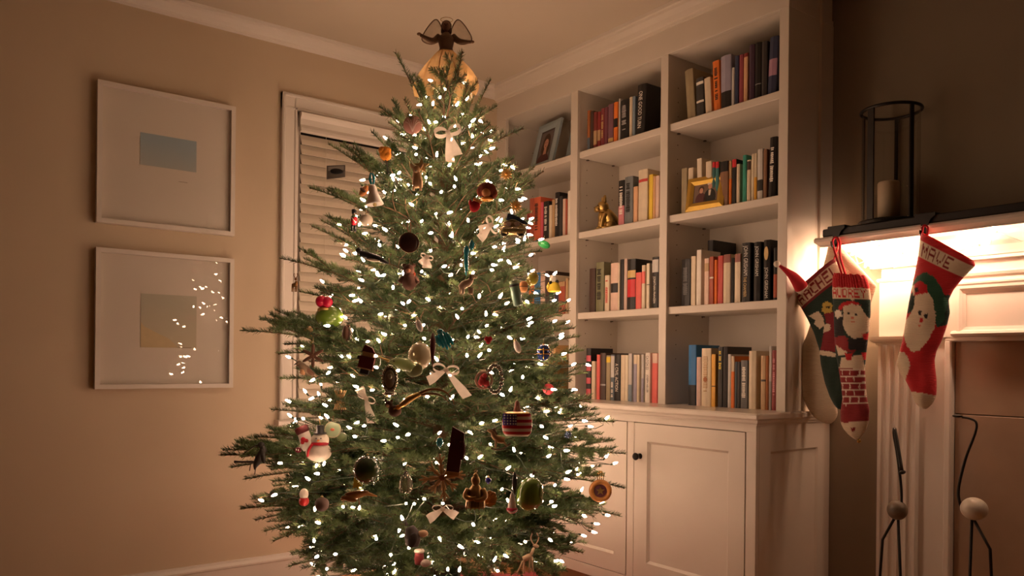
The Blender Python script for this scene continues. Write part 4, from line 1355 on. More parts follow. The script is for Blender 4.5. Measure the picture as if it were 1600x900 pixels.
loop_part(s3, [(2.7100, 1.5767, 1.3879), (2.7200, 1.6112, 1.4718), (2.7270, 1.6313, 1.5317), (2.7300, 1.6204, 1.5474), (2.7270, 1.6032, 1.5285), (2.7200, 1.5959, 1.4703), (2.7100, 1.5668, 1.3964)], 0.0042, RED_FELT)
bell = MB().ell(Vector((2.7050, 1.5088, 0.8014)) - s3.location, 0.0075)
bell.build('jingle_bell', BRASS, s3, True)

L4 = [(1.6766, 1.5477), (1.6894, 1.5001), (1.7101, 1.4333), (1.7330, 1.3014), (1.7676, 1.1981), (1.8086, 1.1030), (1.8193, 1.0422), (1.7958, 0.9644), (1.7644, 0.9031), (1.7365, 0.8698), (1.7038, 0.8521), (1.6771, 0.8490)]
R4 = [(1.6609, 1.5507), (1.5779, 1.4600), (1.4912, 1.3633), (1.5098, 1.3039), (1.5751, 1.1934), (1.6276, 1.1079), (1.6529, 1.0497), (1.6575, 0.9864), (1.6438, 0.9287), (1.6381, 0.8854), (1.6509, 0.8604), (1.6665, 0.8497)]
D4 = list(zip([(1297, 376), (1292, 396), (1284, 424), (1275, 478), (1262, 520), (1247, 558), (1243, 582), (1251, 613), (1262, 638), (1272, 652), (1284, 660), (1294, 662)],
              [(1303, 374), (1335, 408), (1370, 446), (1362, 472), (1335, 520), (1314, 556), (1304, 580), (1302, 606), (1307, 630), (1309, 648), (1304, 658), (1298, 662)]))
s4 = stocking('stocking', 'plain cream stocking hanging behind the two dark knitted ones', 2.785, D4, list(zip(L4, R4)), [], 0.016, 'cream', fold=0.25)
# little felt hat with a pompom poking out of the green stocking
hat = empty('felt_hat', (2.6800, 1.7136, 1.3723))
tag(hat, 'small pointed red felt hat with white pompom poking above the green stocking', 'hat')
hp = smooth_pts([Vector(p) - hat.location for p in [(2.6850, 1.7330, 1.3667), (2.6500, 1.7405, 1.4013), (2.6200, 1.7482, 1.4214), (2.6000, 1.7708, 1.4459)]], 5)
MB().tube(hp, lerp_list([.026, .019, .0115, .005], 5), 14).build('hat_cone', RED_FELT, hat, True)
MB().ell(Vector((2.5950, 1.7785, 1.4522)) - hat.location, .0125).build('pompom', FLEECE, hat, True)
MB().tube([Vector(p) - hat.location for p in [(2.6900, 1.7228, 1.3785), (2.6900, 1.7497, 1.3511)]], .0155, 12).build('hat_brim', FLEECE, hat, True)


# ------------------------------------------------------------------ black hooks on the mantel slab
def hook(y, label):
    r = empty('stocking_hook', (2.752, y, 1.588))
    tag(r, label, 'hook', 'black stocking hooks on the mantel')
    MB().prism([(-.034, .004), (.034, .004), (.034, -.006), (.020, -.016), (.013, -.030), (.010, -.074), (-.010, -.074), (-.013, -.030), (-.020, -.016), (-.034, -.006)], 0, -.0095, -.003).build('hook_plate', BLACK, r)
    MB().bbox(-.009, .13, -.034, .034, .0005, .006, .001).build('top_plate', BLACK, r)
    MB().tube(smooth_pts([(-.006, 0, -.060), (-.020, 0, -.076), (-.036, 0, -.072), (-.040, 0, -.056)], 5), .0035, 8).build('hook_arm', IRON, r, True)
    return r


hook(1.628, 'black mantel hook holding the bunch of three stockings')
hook(1.303, 'black mantel hook holding the single red stocking')

# ------------------------------------------------------------------ hurricane lantern
hl = empty('hurricane_lantern', (2.858, 1.482, 1.588))
tag(hl, 'tall glass hurricane lantern in a black iron frame on the mantel', 'lantern')
RH, HH = 0.098, 0.420
MB().lathe([(.112, 0), (.112, .010), (.104, .016), (.02, .017)], 32).build('base_plate', IRON, hl)
MB().torus((0, 0, HH), RH + .004, .006, 44, 8).build('top_ring', IRON, hl, True)
for k, (a, w) in enumerate(((2.93, .013), (4.32, .0075), (0.3, .006), (1.6, .0055))):
    ca, sa = math.cos(a), math.sin(a)
    p = MB()
    q0, q1 = RH + .002, RH + .008
    p.add([(q * ca - s * w * sa, q * sa + s * w * ca, z) for z in (.012, HH) for q in (q0, q1) for s in (-1, 1)],
          [(0, 1, 3, 2), (4, 6, 7, 5), (0, 4, 5, 1), (2, 3, 7, 6), (0, 2, 6, 4), (1, 5, 7, 3)])
    p.build('post', IRON, hl)
gl = MB()
n = 48
gv = [(RH * math.cos(2 * PI * k / n), RH * math.sin(2 * PI * k / n), z) for z in (.018, HH - .004) for k in range(n)]
gl.add(gv, [(k, (k + 1) % n, n + (k + 1) % n, n + k) for k in range(n)])
gl.build('glass_cylinder', pane_mat((.93, .93, .91)), hl, True)
MB().lathe([(.003, 0), (.037, .001), (.038, .14), (.035, .146), (.02, .143), (.003, .141)], 28, (.010, .012, .017)).build('candle', pm((.62, .50, .36), .5, var=.03), hl, True)

# ------------------------------------------------------------------ two wire birds with stone bodies on the hearth
def wire_bird(label, neck, head_r, body_c, body_r, legs, stone, knee=True):
    r = empty('wire_bird', (2.7, body_c[1], 0.0205))
    tag(r, label, 'sculpture', 'wire birds with stone bodies by the fireplace')
    o = r.location

    def L(p):
        return Vector(p) - o
    MB().ell(L(body_c), body_r, 22, 14).build('stone_body', stone, r, True)
    pts = smooth_pts([L(p) for p in neck], 6)
    MB().tube(pts, [head_r[0] + (head_r[1] - head_r[0]) * i / (len(pts) - 1) for i in range(len(pts))], 8).build('neck', IRON, r, True)
    for lg in legs:
        MB().tube([L(p) for p in lg], .0048, 8).build('leg', IRON, r, True)
        f_ = L(lg[-1])
        ft = MB()
        for a in (-.7, 0, .7):
            ft.tube([f_, f_ + Vector((-.05 * math.cos(a), .05 * math.sin(a), 0))], .003, 6)
        ft.build('foot', IRON, r)
    return r


MOTTLE = pm((.16, .12, .08), .4, var=.45, scale=22)
w1 = wire_bird('black wire bird sculpture with a mottled brown stone body before the pilaster', [(2.7000, 1.3499, 0.5852), (2.7000, 1.3528, 0.6593), (2.7000, 1.3671, 0.7675), (2.7000, 1.3789, 0.8326), (2.6800, 1.3678, 0.8564), (2.6600, 1.3519, 0.8323), (2.6200, 1.3111, 0.7227)], (.0042, .0062),
          (2.7000, 1.3652, 0.5763), (.03, .034, .034), [[(2.70, 1.374, .548), (2.7000, 1.4159, 0.4657), (2.69, 1.437, .024)], [(2.70, 1.362, .548), (2.715, 1.357, .30), (2.73, 1.345, .024)]], MOTTLE)
MB().ell(Vector((2.6200, 1.3089, 0.7187)) - w1.location, (.02, .006, .007)).build('beak', IRON, w1, True)
w2 = wire_bird('black wire bird sculpture with a smooth white stone body before the firebox', [(2.6900, 1.1413, 0.6099), (2.6900, 1.1571, 0.6322), (2.6900, 1.1615, 0.6811), (2.6900, 1.1410, 0.7781), (2.6900, 1.1130, 0.8623), (2.6900, 1.1114, 0.8949), (2.6900, 1.1306, 0.9059), (2.6900, 1.1538, 0.9086)], (.0050, .0032),
          (2.7000, 1.1187, 0.6185), (.038, .040, .036), [[(2.70, 1.125, .582), (2.71, 1.136, .30), (2.715, 1.150, .024)], [(2.70, 1.118, .582), (2.7000, 1.0706, 0.4992), (2.70, 1.045, .024)]], pm((.62, .56, .46), .35, var=.06, scale=12))
MB().ell(Vector((2.6900, 1.1676, 0.9119)) - w2.location, (.010, .016, .0055)).build('beak', IRON, w2, True)

# ------------------------------------------------------------------ mini lights under the mantel
BULB_MB = MB().lathe([(.0014, -.004), (.0036, -.002), (.0046, .004), (.0038, .011), (.0010, .018)], 7)
SOCKET_MB = MB().lathe([(.0032, -.016), (.0036, -.006), (.0030, -.001)], 6)
EM_TREE = emit_mat(GLOW, BULB_STRENGTH)
EM_MANTEL = emit_mat(GLOW, MANTEL_STRENGTH)
WIRE = pm((.02, .045, .02), .5)
WHITEWIRE = pm((.5, .45, .4), .5)


def light_string(label, pts, outs, em, wire, sag=0.02, first=[None], group=None):
    """pts: where the bulbs sit on the cable; outs: the way each bulb points"""
    r = empty('light_string', pts[0])
    tag(r, label, 'fairy lights', group)
    o = r.location
    if em.name not in [k for k in BULB_ME]:
        b = BULB_MB.build('bulb', em, r, True)
        s = SOCKET_MB.build('socket', wire, r)
        BULB_ME[em.name] = (b.data, s.data)
        bpy.data.objects.remove(b)
        bpy.data.objects.remove(s)
    bm, sm = BULB_ME[em.name]
    cab = MB()
    path = []
    for i, p in enumerate(pts):
        path.append(Vector(p) - o)
        if i + 1 < len(pts):
            q = (Vector(p) + Vector(pts[i + 1])) / 2 - o
            path.append(q + Vector((random.uniform(-.5, .5), random.uniform(-.5, .5), -random.uniform(.2, 1))) * sag)
    cab.tube(smooth_pts(path, 2), 0.0013, 4)
    cab.build('cable', wire, r)
    for p, d in zip(pts, outs):
        d = Vector(d).normalized()
        q = d.to_track_quat('Z', 'Y')
        for nm, me, off in (('bulb', bm, .016), ('socket', sm, .016)):
            b = bpy.data.objects.new(nm, me)
            COL.objects.link(b)
            b.parent = r
            b.location = Vector(p) - o + d * off
            b.rotation_mode = 'QUATERNION'
            b.rotation_quaternion = q
    return r


BULB_ME = {}
random.seed(3)
mp_, mo_ = [], []
for (y, x, z, d) in ((1.71, 2.93, 1.470, (-.2, .6, -.6)), (1.735, 2.90, 1.440, (-.2, .8, -.6)), (1.70, 2.88, 1.490, (-.2, .8, -.6)), (1.66, 2.88, 1.455, (-.6, .2, -.5)), (1.62, 2.89, 1.430, (-.6, .2, -.5)), (1.60, 2.83, 1.494, (-1, 0, -.2)), (1.565, 2.85, 1.470, (-.4, 0, -1)), (1.53, 2.84, 1.480, (-.6, .3, -.5)),
                     (1.49, 2.80, 1.508, (-1, .2, .1)), (1.455, 2.85, 1.462, (-.4, 0, -.9)), (1.42, 2.83, 1.478, (-.5, -.3, -.7)), (1.37, 2.84, 1.470, (-.8, .2, -.4)), (1.31, 2.85, 1.466, (-.3, 0, -1)),
                     (1.20, 2.84, 1.480, (-.9, -.2, -.3)), (1.165, 2.835, 1.478, (-.9, .2, -.3)), (1.10, 2.80, 1.510, (-1, 0, .2)), 
                     (0.98, 2.84, 1.480, (-.6, 0, -.7)), (0.88, 2.84, 1.475, (-.6, 0, -.7)), (0.76, 2.84, 1.478, (-.6, 0, -.7)), (0.62, 2.84, 1.478, (-.6, 0, -.7)), (0.46, 2.84, 1.478, (-.6, 0, -.7)), (0.30, 2.84, 1.478, (-.6, 0, -.7))):
    mp_.append((x, y, z))
    mo_.append(d)
light_string('warm mini lights strung along the underside of the mantel', mp_, mo_, EM_MANTEL, WHITEWIRE, 0.03)

# ------------------------------------------------------------------ the fir tree
TX, TY = 1.678, 2.681
TREEK = 0.00255
random.seed(11)
rng = np.random.RandomState(5)


def needle_mat():
    m = bpy.data.materials.new('fir_needles')
    m.use_nodes = True
    nt = m.node_tree
    b = nt.nodes['Principled BSDF']
    b.inputs['Roughness'].default_value = 0.38
    b.inputs['Specular IOR Level'].default_value = 0.55
    tc = nt.nodes.new('ShaderNodeTexCoord')
    n = nt.nodes.new('ShaderNodeTexNoise')
    n.inputs['Scale'].default_value = 14
    n.inputs['Detail'].default_value = 6
    nt.links.new(tc.outputs['Object'], n.inputs['Vector'])
    cr = nt.nodes.new('ShaderNodeValToRGB')
    cr.color_ramp.elements[0].position = 0.36
    cr.color_ramp.elements[0].color = (0.033, 0.066, 0.022, 1)
    cr.color_ramp.elements[1].position = 0.70
    cr.color_ramp.elements[1].color = (0.235, 0.32, 0.13, 1)
    nt.links.new(n.outputs['Fac'], cr.inputs[0])
    nt.links.new(cr.outputs[0], b.inputs['Base Color'])
    tl = nt.nodes.new('ShaderNodeBsdfTranslucent')
    nt.links.new(cr.outputs[0], tl.inputs[0])
    mx = nt.nodes.new('ShaderNodeMixShader')
    mx.inputs[0].default_value = 0.28
    nt.links.new(b.outputs[0], mx.inputs[1])
    nt.links.new(tl.outputs[0], mx.inputs[2])
    nt.links.new(mx.outputs[0], nt.nodes['Material Output'].inputs[0])
    return m


NEEDLE = needle_mat()
BARK = pm((0.16, 0.095, 0.05), 0.9, var=0.25, scale=60, bump=0.4)
BUD = pm((0.10, 0.05, 0.025), 0.7, var=0.2)


def add_needles(out, p0, p1, bend, length_m, dens=1250, up=Vector((0, 0, 1)), nl=0.0205, tip=True):
    """triangles of needles along a gently bent twig (numpy)"""
    n = max(6, int(length_m * dens))
    s = (np.arange(n) + rng.uniform(0, 1, n)) / n
    p0, p1, bend = np.array(p0), np.array(p1), np.array(bend)
    P = p0 + (p1 - p0) * s[:, None] + bend * (4 * s * (1 - s))[:, None]
    d = (p1 - p0) + bend * (4 - 8 * s)[:, None]
    d /= np.linalg.norm(d, axis=1)[:, None]
    u = np.array(up) - d * (d @ np.array(up))[:, None]
    u /= np.linalg.norm(u, axis=1)[:, None] + 1e-9
    w = np.cross(d, u)
    phi = rng.normal(0, 1.05, n)
    rad = u * np.cos(phi)[:, None] + w * np.sin(phi)[:, None]
    th = np.radians(rng.uniform(42, 74, n)) * (1 - 0.35 * (s > 0.93) * tip)
    nd = d * np.cos(th)[:, None] + rad * np.sin(th)[:, None]
    ln = nl * rng.uniform(0.75, 1.12, n) * np.where(s > 0.9, 0.85, 1.0)
    side = np.cross(nd, d + rng.normal(0, .3, (n, 3)))
    side /= np.linalg.norm(side, axis=1)[:, None] + 1e-9
    base = P + rad * 0.0012
    hw = 0.0014
    out.append(np.stack([base - side * hw, base + side * hw, base + nd * ln[:, None] + side * hw * .35, base + nd * ln[:, None] - side * hw * .35], 1))


def make_branch(L, seed, sparse=False):
    """one spray: wood and needles, running along +X, flat in XY, length L"""
    rnd = random.Random(seed)
    wood, need, buds = MB(), [], MB()
    arc = (0.055 + 0.03 * math.sin(seed * 1.7)) * L
    side = 0.05 * math.sin(seed * 2.9) * L

    def main(s):
        return Vector((L * s, 0.012 * L * math.sin(s * 7 + seed) + side * 4 * s * (1 - s), arc * 4 * s * (1 - s)))
    mp = [main(i / 10) for i in range(11)]
    wood.tube(mp, [0.0018 + 0.0065 * L * (1 - i / 10) for i in range(11)], 6)
    for i in range(10):
        if i / 10 >= 0.16:
            add_needles(need, mp[i], mp[i + 1], (0, 0, 0), L / 10, tip=(i == 9))
    buds.ell(mp[-1], (.0042, .0034, .0034), 6, 4)
    n = 1 if sparse == 2 else max(2, int(L / (0.105 if sparse else 0.078)))
    for k in range(n):
        s = (0.06 + 0.68 * (k + 0.5) / n) if sparse else (0.12 + 0.70 * (k + 0.5) / n)
        for sd in (-1, 1):
            if rnd.random() < 0.08:
                continue
            s2 = min(s + rnd.uniform(-.03, .03), 0.97)
            ll = (0.52 * L * (1 - s2) ** 0.8 + 0.035) * rnd.uniform(.75, 1.1) * min(1, 0.55 + s2 * 1.6)
            a = math.radians(rnd.uniform(34, 50)) * sd
            b = main(s2)
            dr = Vector((math.cos(a), math.sin(a), rnd.uniform(-.10, .18)))
            e = b + dr * ll
            bend = Vector((ll * .05, -sd * ll * .05, rnd.uniform(0, .06) * ll))
            wood.tube([b, (b + e) / 2 + bend, e], [.0018 + .004 * ll, .0016 + .002 * ll, .0011], 5)
            add_needles(need, b, e, bend, ll)
            buds.ell(e, (.0036, .003, .003), 6, 4)
            if ll > 0.10:
                m = max(1, int(ll / 0.085))
                for q in range(m):
                    t = 0.28 + 0.6 * (q + .5) / m
                    bb = b + (e - b) * t + bend * 4 * t * (1 - t)
                    for s3 in (-1, 1):
                        if rnd.random() < 0.25:
                            continue
                        l3 = (0.5 * ll * (1 - t) + 0.055) * rnd.uniform(.7, 1.1)
                        a3 = a + s3 * math.radians(rnd.uniform(38, 55))
                        ee = bb + Vector((math.cos(a3), math.sin(a3), rnd.uniform(-.12, .25))) * l3
                        wood.tube([bb, ee], [.0014, .0010], 4)
                        add_needles(need, bb, ee, (0, 0, .02 * l3), l3)
                        buds.ell(ee, .0028, 5, 3)
    V = np.concatenate(need).reshape(-1, 3)
    nq = len(V) // 4
    me = bpy.data.meshes.new('needles')
    me.vertices.add(len(V))
    me.vertices.foreach_set('co', V.astype(np.float32).ravel())
    me.loops.add(nq * 4)
    me.loops.foreach_set('vertex_index', np.arange(nq * 4, dtype=np.int32))
    me.polygons.add(nq)
    me.polygons.foreach_set('loop_start', np.arange(0, nq * 4, 4, dtype=np.int32))
    me.update(calc_edges=True)
    me.materials.append(NEEDLE)
    nb = len(wood.f)
    wood.add(buds.v, buds.f)
    wm = bpy.data.meshes.new('branch')
    wm.from_pydata(wood.v, [], wood.f)
    wm.materials.append(BARK)
    wm.materials.append(BUD)
    mi = np.zeros(len(wood.f), np.int32)
    mi[nb:] = 1
    wm.polygons.foreach_set('material_index', mi)
    wm.update()
    return wm, me


CLASSES = [0.16, 0.25, 0.36, 0.48, 0.62, 0.78]
BARE = {c: [make_branch(c, 300 + 10 * i + j, 2) for j in range(3)] for i, c in enumerate(CLASSES)}
SPARSE = {c: [make_branch(c, 200 + 10 * i + j, True) for j in range(4)] for i, c in enumerate(CLASSES)}
BRANCH = {c: [make_branch(c, 10 * i + j) for j in range(3 if c > .2 else 2)] for i, c in enumerate(CLASSES)}

tree = empty('fir_tree', (TX, TY, 0))
tag(tree, 'tall fir Christmas tree covered in lights and ornaments in the corner', 'christmas tree')
tk = MB().tube([(0, 0, .05), (0.004, 0, .6), (-0.006, 0.004, 1.2), (0.004, 0, 1.8), (0, 0, 2.16)], [.042, .036, .027, .014, .005], 12)
tk.build('trunk', BARK, tree, True)
NBR = [0]


def put_branch(base, tip, rollj=0.0, kind=None):
    b, t = Vector(base), Vector(tip)
    d = t - b
    L = d.length
    c = min(CLASSES, key=lambda q: abs(math.log(q / L)))
    B_ = (kind or BRANCH)[c]
    wm, nm = B_[NBR[0] % len(B_)]
    NBR[0] += 1
    x = d.normalized()
    y = Vector((0, 0, 1)).cross(x)
    if y.length < 0.05:
        y = Vector((1, 0, 0)).cross(x)
    y.normalize()
    z = x.cross(y)
    R = Matrix((x, y, z)).transposed().to_4x4() @ Matrix.Rotation(rollj, 4, 'X')
    s = L / c
    M = Matrix.Translation(b - Vector((TX, TY, 0))) @ R @ Matrix.Scale(s, 4)
    o = bpy.data.objects.new('branch', wm)
    COL.objects.link(o)
    o.parent = tree
    o.matrix_local = M
    q = bpy.data.objects.new('needles', nm)
    q['kind'] = 'stuff'
    COL.objects.link(q)
    q.parent = o


def body_r(z):
    """radius of the leafy body at height z"""
    H = [0.22, 0.30, 0.47, 0.73, 0.98, 1.24, 1.49, 1.75, 1.93, 2.06, 2.20, 2.3]
    Rr = [0.50, 0.56, 0.66, 0.66, 0.58, 0.52, 0.44, 0.33, 0.23, 0.14, 0.05, 0.02]
    return float(np.interp(z, H, Rr))


def rise_deg(z):
    return float(np.interp(z, [0.25, 0.5, 0.9, 1.3, 1.7, 2.0, 2.2], [-14, 2, 12, 20, 34, 50, 66]))


# branches whose tips the photograph shows against the walls, from their places in the room
TIPS = [(0.9627, 3.1589, 0.6964, 0.0025), (1.0196, 3.3040, 0.6995, 0.0026), (0.9668, 3.0304, 0.6627, 0.0024), (1.0247, 3.0493, 0.6120, 0.0025), (1.0330, 3.1308, 0.4826, 0.0025), (1.0401, 2.9750, 0.4645, 0.0024), (1.1031, 3.0527, 0.3995, 0.0025), (1.1422, 2.8977, 0.2860, 0.0024), (1.1026, 3.1784, 0.7608, 0.0026), (1.1575, 3.1369, 0.8703, 0.0026), (1.1464, 3.0199, 0.9973, 0.0025),
        (1.0123, 3.0587, 1.1847, 0.0025), (1.1154, 3.1688, 1.2351, 0.0026), (1.1785, 3.1211, 1.0960, 0.0026), (1.2384, 3.2011, 1.1345, 0.0027), (1.1652, 3.0684, 1.4756, 0.0026), (1.2467, 3.0694, 1.3481, 0.0026), (1.2545, 3.0008, 1.7573, 0.0026), (1.2418, 2.9478, 1.5984, 0.0025), (1.3310, 3.0683, 1.6480, 0.0026), (1.2933, 2.9088, 1.9177, 0.0025), (1.4172, 3.0658, 1.9676, 0.0027), (1.3473, 2.8052, 1.8926, 0.0025),
        (1.4479, 2.8545, 1.9841, 0.0026), (1.4502, 2.7901, 2.0703, 0.0025), (1.5907, 2.9345, 2.1194, 0.0027), (1.5207, 2.7994, 2.2987, 0.0026), (1.5014, 2.6886, 2.0798, 0.0025), (1.7047, 2.5975, 2.2842, 0.0025), (1.8225, 2.5711, 2.1927, 0.0026), (1.8729, 2.5956, 2.1072, 0.0026), (1.7381, 2.5096, 2.0382, 0.0025), (1.9257, 2.4930, 2.0028, 0.0026),
        (1.9712, 2.5840, 1.8848, 0.0026), (1.9922, 2.4427, 1.8327, 0.0026), (2.0619, 2.5781, 1.8099, 0.0027), (1.9590, 2.4051, 1.5069, 0.0025), (2.0250, 2.5433, 1.4566, 0.0026), (2.0614, 2.3276, 1.2070, 0.0025), (2.1447, 2.3900, 1.1779, 0.0026), (2.1368, 2.3333, 1.0312, 0.0026),
        (2.1158, 2.2865, 0.9165, 0.0025), (2.2237, 2.2676, 0.8384, 0.0026), (2.1463, 2.3888, 0.7220, 0.0026), (2.1895, 2.1680, 0.7253, 0.0025), (2.2596, 2.3031, 0.7596, 0.0026), (2.2245, 2.2043, 0.5816, 0.0025), (2.2470, 2.2499, 0.4639, 0.0026), (2.2679, 2.3595, 0.4598, 0.0026), (2.1470, 2.3883, 0.3696, 0.0026), (1.3059, 2.6485, 0.3710, 0.0023),
        (1.3295, 2.5679, 0.3698, 0.0023), (1.5494, 2.2761, 0.3576, 0.0022), (1.6949, 2.2287, 0.3688, 0.0023), (1.4419, 2.4202, 0.3566, 0.0023)]
for t in TIPS:
    x, y, z = t[:3]
    h = math.hypot(x - TX, y - TY)
    e = math.radians(rise_deg(z) * random.uniform(.75, 1.1))
    zb = min(max(z - h * math.tan(e), 0.24), 2.12)
    put_branch((TX, TY, zb), (x, y, z), random.uniform(-.25, .25), BARE if z > 1.93 else SPARSE)

LOW = [(1.0950, 2.9335, 0.3826, 0.0024), (1.1572, 2.8237, 0.3329, 0.0024), (1.1820, 2.6795, 0.4049, 0.0023), (1.2501, 2.6907, 0.3187, 0.0023), (1.3454, 2.4305, 0.3417, 0.0022), (1.4537, 2.3110, 0.3468, 0.0022), (1.6117, 2.2290, 0.3450, 0.0022), (1.7950, 2.2157, 0.3663, 0.0023), (1.9300, 2.2390, 0.3903, 0.0024), (2.0914, 2.2423, 0.4327, 0.0025), (1.0990, 2.8677, 0.4684, 0.0024), (1.0452, 2.9084, 0.5274, 0.0024),
       (1.6570, 2.8844, 0.2073, 0.0027), (1.4413, 2.9222, 0.2521, 0.0026)]
for x, y, z in [t[:3] for t in LOW]:
    h = math.hypot(x - TX, y - TY)
    put_branch((TX, TY, max(z + .10 * h + .03, .30)), (x, y, z), random.uniform(-.25, .25))

# the rest of the tree: whorls of branches from the bottom to the top
z = 0.30
lv = 0
while z < 2.13:
    R = body_r(z + 0.1)
    n = int(round(3.2 + 6.3 * R / 0.66))
    a0 = random.uniform(0, 6.28)
    for k in range(n):
        a = a0 + 2 * PI * k / n + random.uniform(-.25, .25)
        zb = z + random.uniform(-.035, .035)
        e = math.radians(rise_deg(z) + random.uniform(-7, 7))
        ln = R * random.uniform(0.70, 1.02)
        for _ in range(12):          # the cupboard and the walls stop a branch
            tx, ty = TX + math.cos(a) * ln, TY + math.sin(a) * ln
            if tx < 2.41 and ty < 3.58:
                break
            ln *= 0.94
        put_branch((TX, TY, zb), (tx, ty, zb + ln * math.tan(e) * .9), random.uniform(-.35, .35), SPARSE if z > 1.72 or random.random() < .3 else None)
    z += 0.082 if z < 1.2 else (0.078 if z < 1.7 else 0.10)
    lv += 1
for b_, t_ in (((1.6175, 2.5757, 1.9766, 0.0025), (1.6387, 2.4970, 2.2372, 0.0024)), ((1.6081, 2.5703, 1.9980, 0.0024), (1.5805, 2.5661, 2.1811, 0.0024)), ((1.6350, 2.5625, 1.9915, 0.0025), (1.6951, 2.4794, 2.1339, 0.0024)), ((1.5811, 2.6283, 1.9597, 0.0025), (1.5214, 2.6860, 2.1774, 0.0025))):
    put_branch(b_[:3], t_[:3], 0.1, BARE)       # long upright shoots in front of the angel
for k in range(5):                    # shoots round the leader
    a = k * 1.26
    put_branch((TX, TY, 2.04), (TX + .06 * math.cos(a), TY + .06 * math.sin(a), 2.16), 0, BARE)
put_branch((TX, TY, 2.08), (TX + .003, TY, 2.22), 0, BARE)
print('branches', NBR[0])

# skirt on the floor and the stand
sk = MB()
n, rings = 72, 7
RS = 0.86
for i in range(rings + 1):
    for k in range(n):
        a = 2 * PI * k / n
        s = i / rings
        rr = 0.07 + (RS * (1 + .05 * math.sin(3 * a + 1) + .03 * math.sin(7 * a)) - 0.07) * s
        fold = 0.010 * s * math.sin(14 * a + 2 * math.sin(3 * a)) + 0.012 * s
        sk.v.append((min(rr * math.cos(a), 0.79 - 0.02 * math.sin(9 * a)), rr * math.sin(a), 0.010 + max(0.0, 0.13 * (1 - s) ** 2.2) + max(fold, 0.0)))
for i in range(rings):
    for k in range(n):
        sk.f.append((i * n + k, i * n + (k + 1) % n, (i + 1) * n + (k + 1) % n, (i + 1) * n + k))
so = sk.build('tree_skirt', pm((0.36, 0.008, 0.012), 0.85, var=0.12, scale=30, sheen=0.3), None, True)
so.location = (TX, TY, 0)
tag(so, 'red cloth tree skirt spread on the floor under the fir', 'tree skirt')
ts = empty('tree_stand', (TX, TY, 0))
tag(ts, 'dark green metal stand holding the trunk above the red skirt', 'tree stand')
SM = pm((.02, .05, .03), .4, metal=.3)
MB().lathe([(.05, .145), (.075, .15), (.085, .24), (.078, .24), (.066, .155), (.05, .152)], 24).build('cup', SM, ts, True)
for k in range(3):
    a = 2 * PI * k / 3 + .4
    MB().tube([(.08 * math.cos(a), .08 * math.sin(a), .2), (.02 * math.cos(a), .02 * math.sin(a), .2)], .005, 6).build('clamp_screw', IRON, ts)
    MB().tube([(.05 * math.cos(a), .05 * math.sin(a), .148), (.045 * math.cos(a), .045 * math.sin(a), .1505)], .006, 6).build('leg', SM, ts)

# ------------------------------------------------------------------ strings of warm white mini lights round the tree
random.seed(21)
pts, outs = [], []
a, z = 0.3, 0.27
while z < 2.235:
    R = max(body_r(z), .035)
    rr = R * random.triangular(0.40, 1.06, 0.90)
    if len(pts) % 4 == 1 and R > .2:
        rr = R * random.uniform(.28, .62)
    if R < 0.12:
        rr = R * random.uniform(.5, 1.1)
    p = Vector((TX + rr * math.cos(a), TY + rr * math.sin(a), z + random.uniform(-.045, .045)))
    p.x = min(p.x, 2.39)
    p.y = min(p.y, 3.55)
    pts.append(p)
    outs.append((math.cos(a) + random.uniform(-.8, .8), math.sin(a) + random.uniform(-.8, .8), random.uniform(-.6, .9)))
    step = (0.047 if z > 1.0 else 0.053) * random.uniform(.5, 1.5)
    a += step / max(R * .82, .05)
    z += (0.108 if z > 1.0 else 0.122) * (step / max(R * .82, .05)) / (2 * PI)
print('bulbs', len(pts))
NS = 6
WHERE = ['round the lowest branches of the fir', 'round the fir just above the lowest branches', 'round the fir level with the cabinet top', 'round the middle of the fir', 'round the upper third of the fir', 'round the top of the fir']
for k in range(NS):
    i0, i1 = k * len(pts) // NS, (k + 1) * len(pts) // NS
    light_string('string of warm white mini lights wound ' + WHERE[k], pts[i0:i1], outs[i0:i1], EM_TREE, WIRE, 0.02, group='light strings on the tree')

# ------------------------------------------------------------------ ornaments, each hung on the fir
OG = 'ornaments on the fir'


def orn(P, name, label, top=None, hang=9.0, cat='ornament', yaw=0.0, roll=0.0, thread=THREAD):
    """root at the ornament's centre; local units are about 2.5 mm, x to the right, y to the back, z up"""
    r = empty(name, P[:3])
    r.rotation_euler = (Matrix.Rotation(YAW + math.radians(yaw), 3, 'Z') @ Matrix.Rotation(math.radians(roll), 3, 'Y')).to_euler()
    tag(r, label, cat, OG)
    r['k'] = P[3]
    if top is not None:
        k = P[3]
        MB().tube(smooth_pts([(0, 0, top * k), (.6 * k, 0, (top + hang * .5) * k), (0, .5 * k, (top + hang) * k)], 4), .0005, 5).build('hanging_thread', thread, r)
    return r


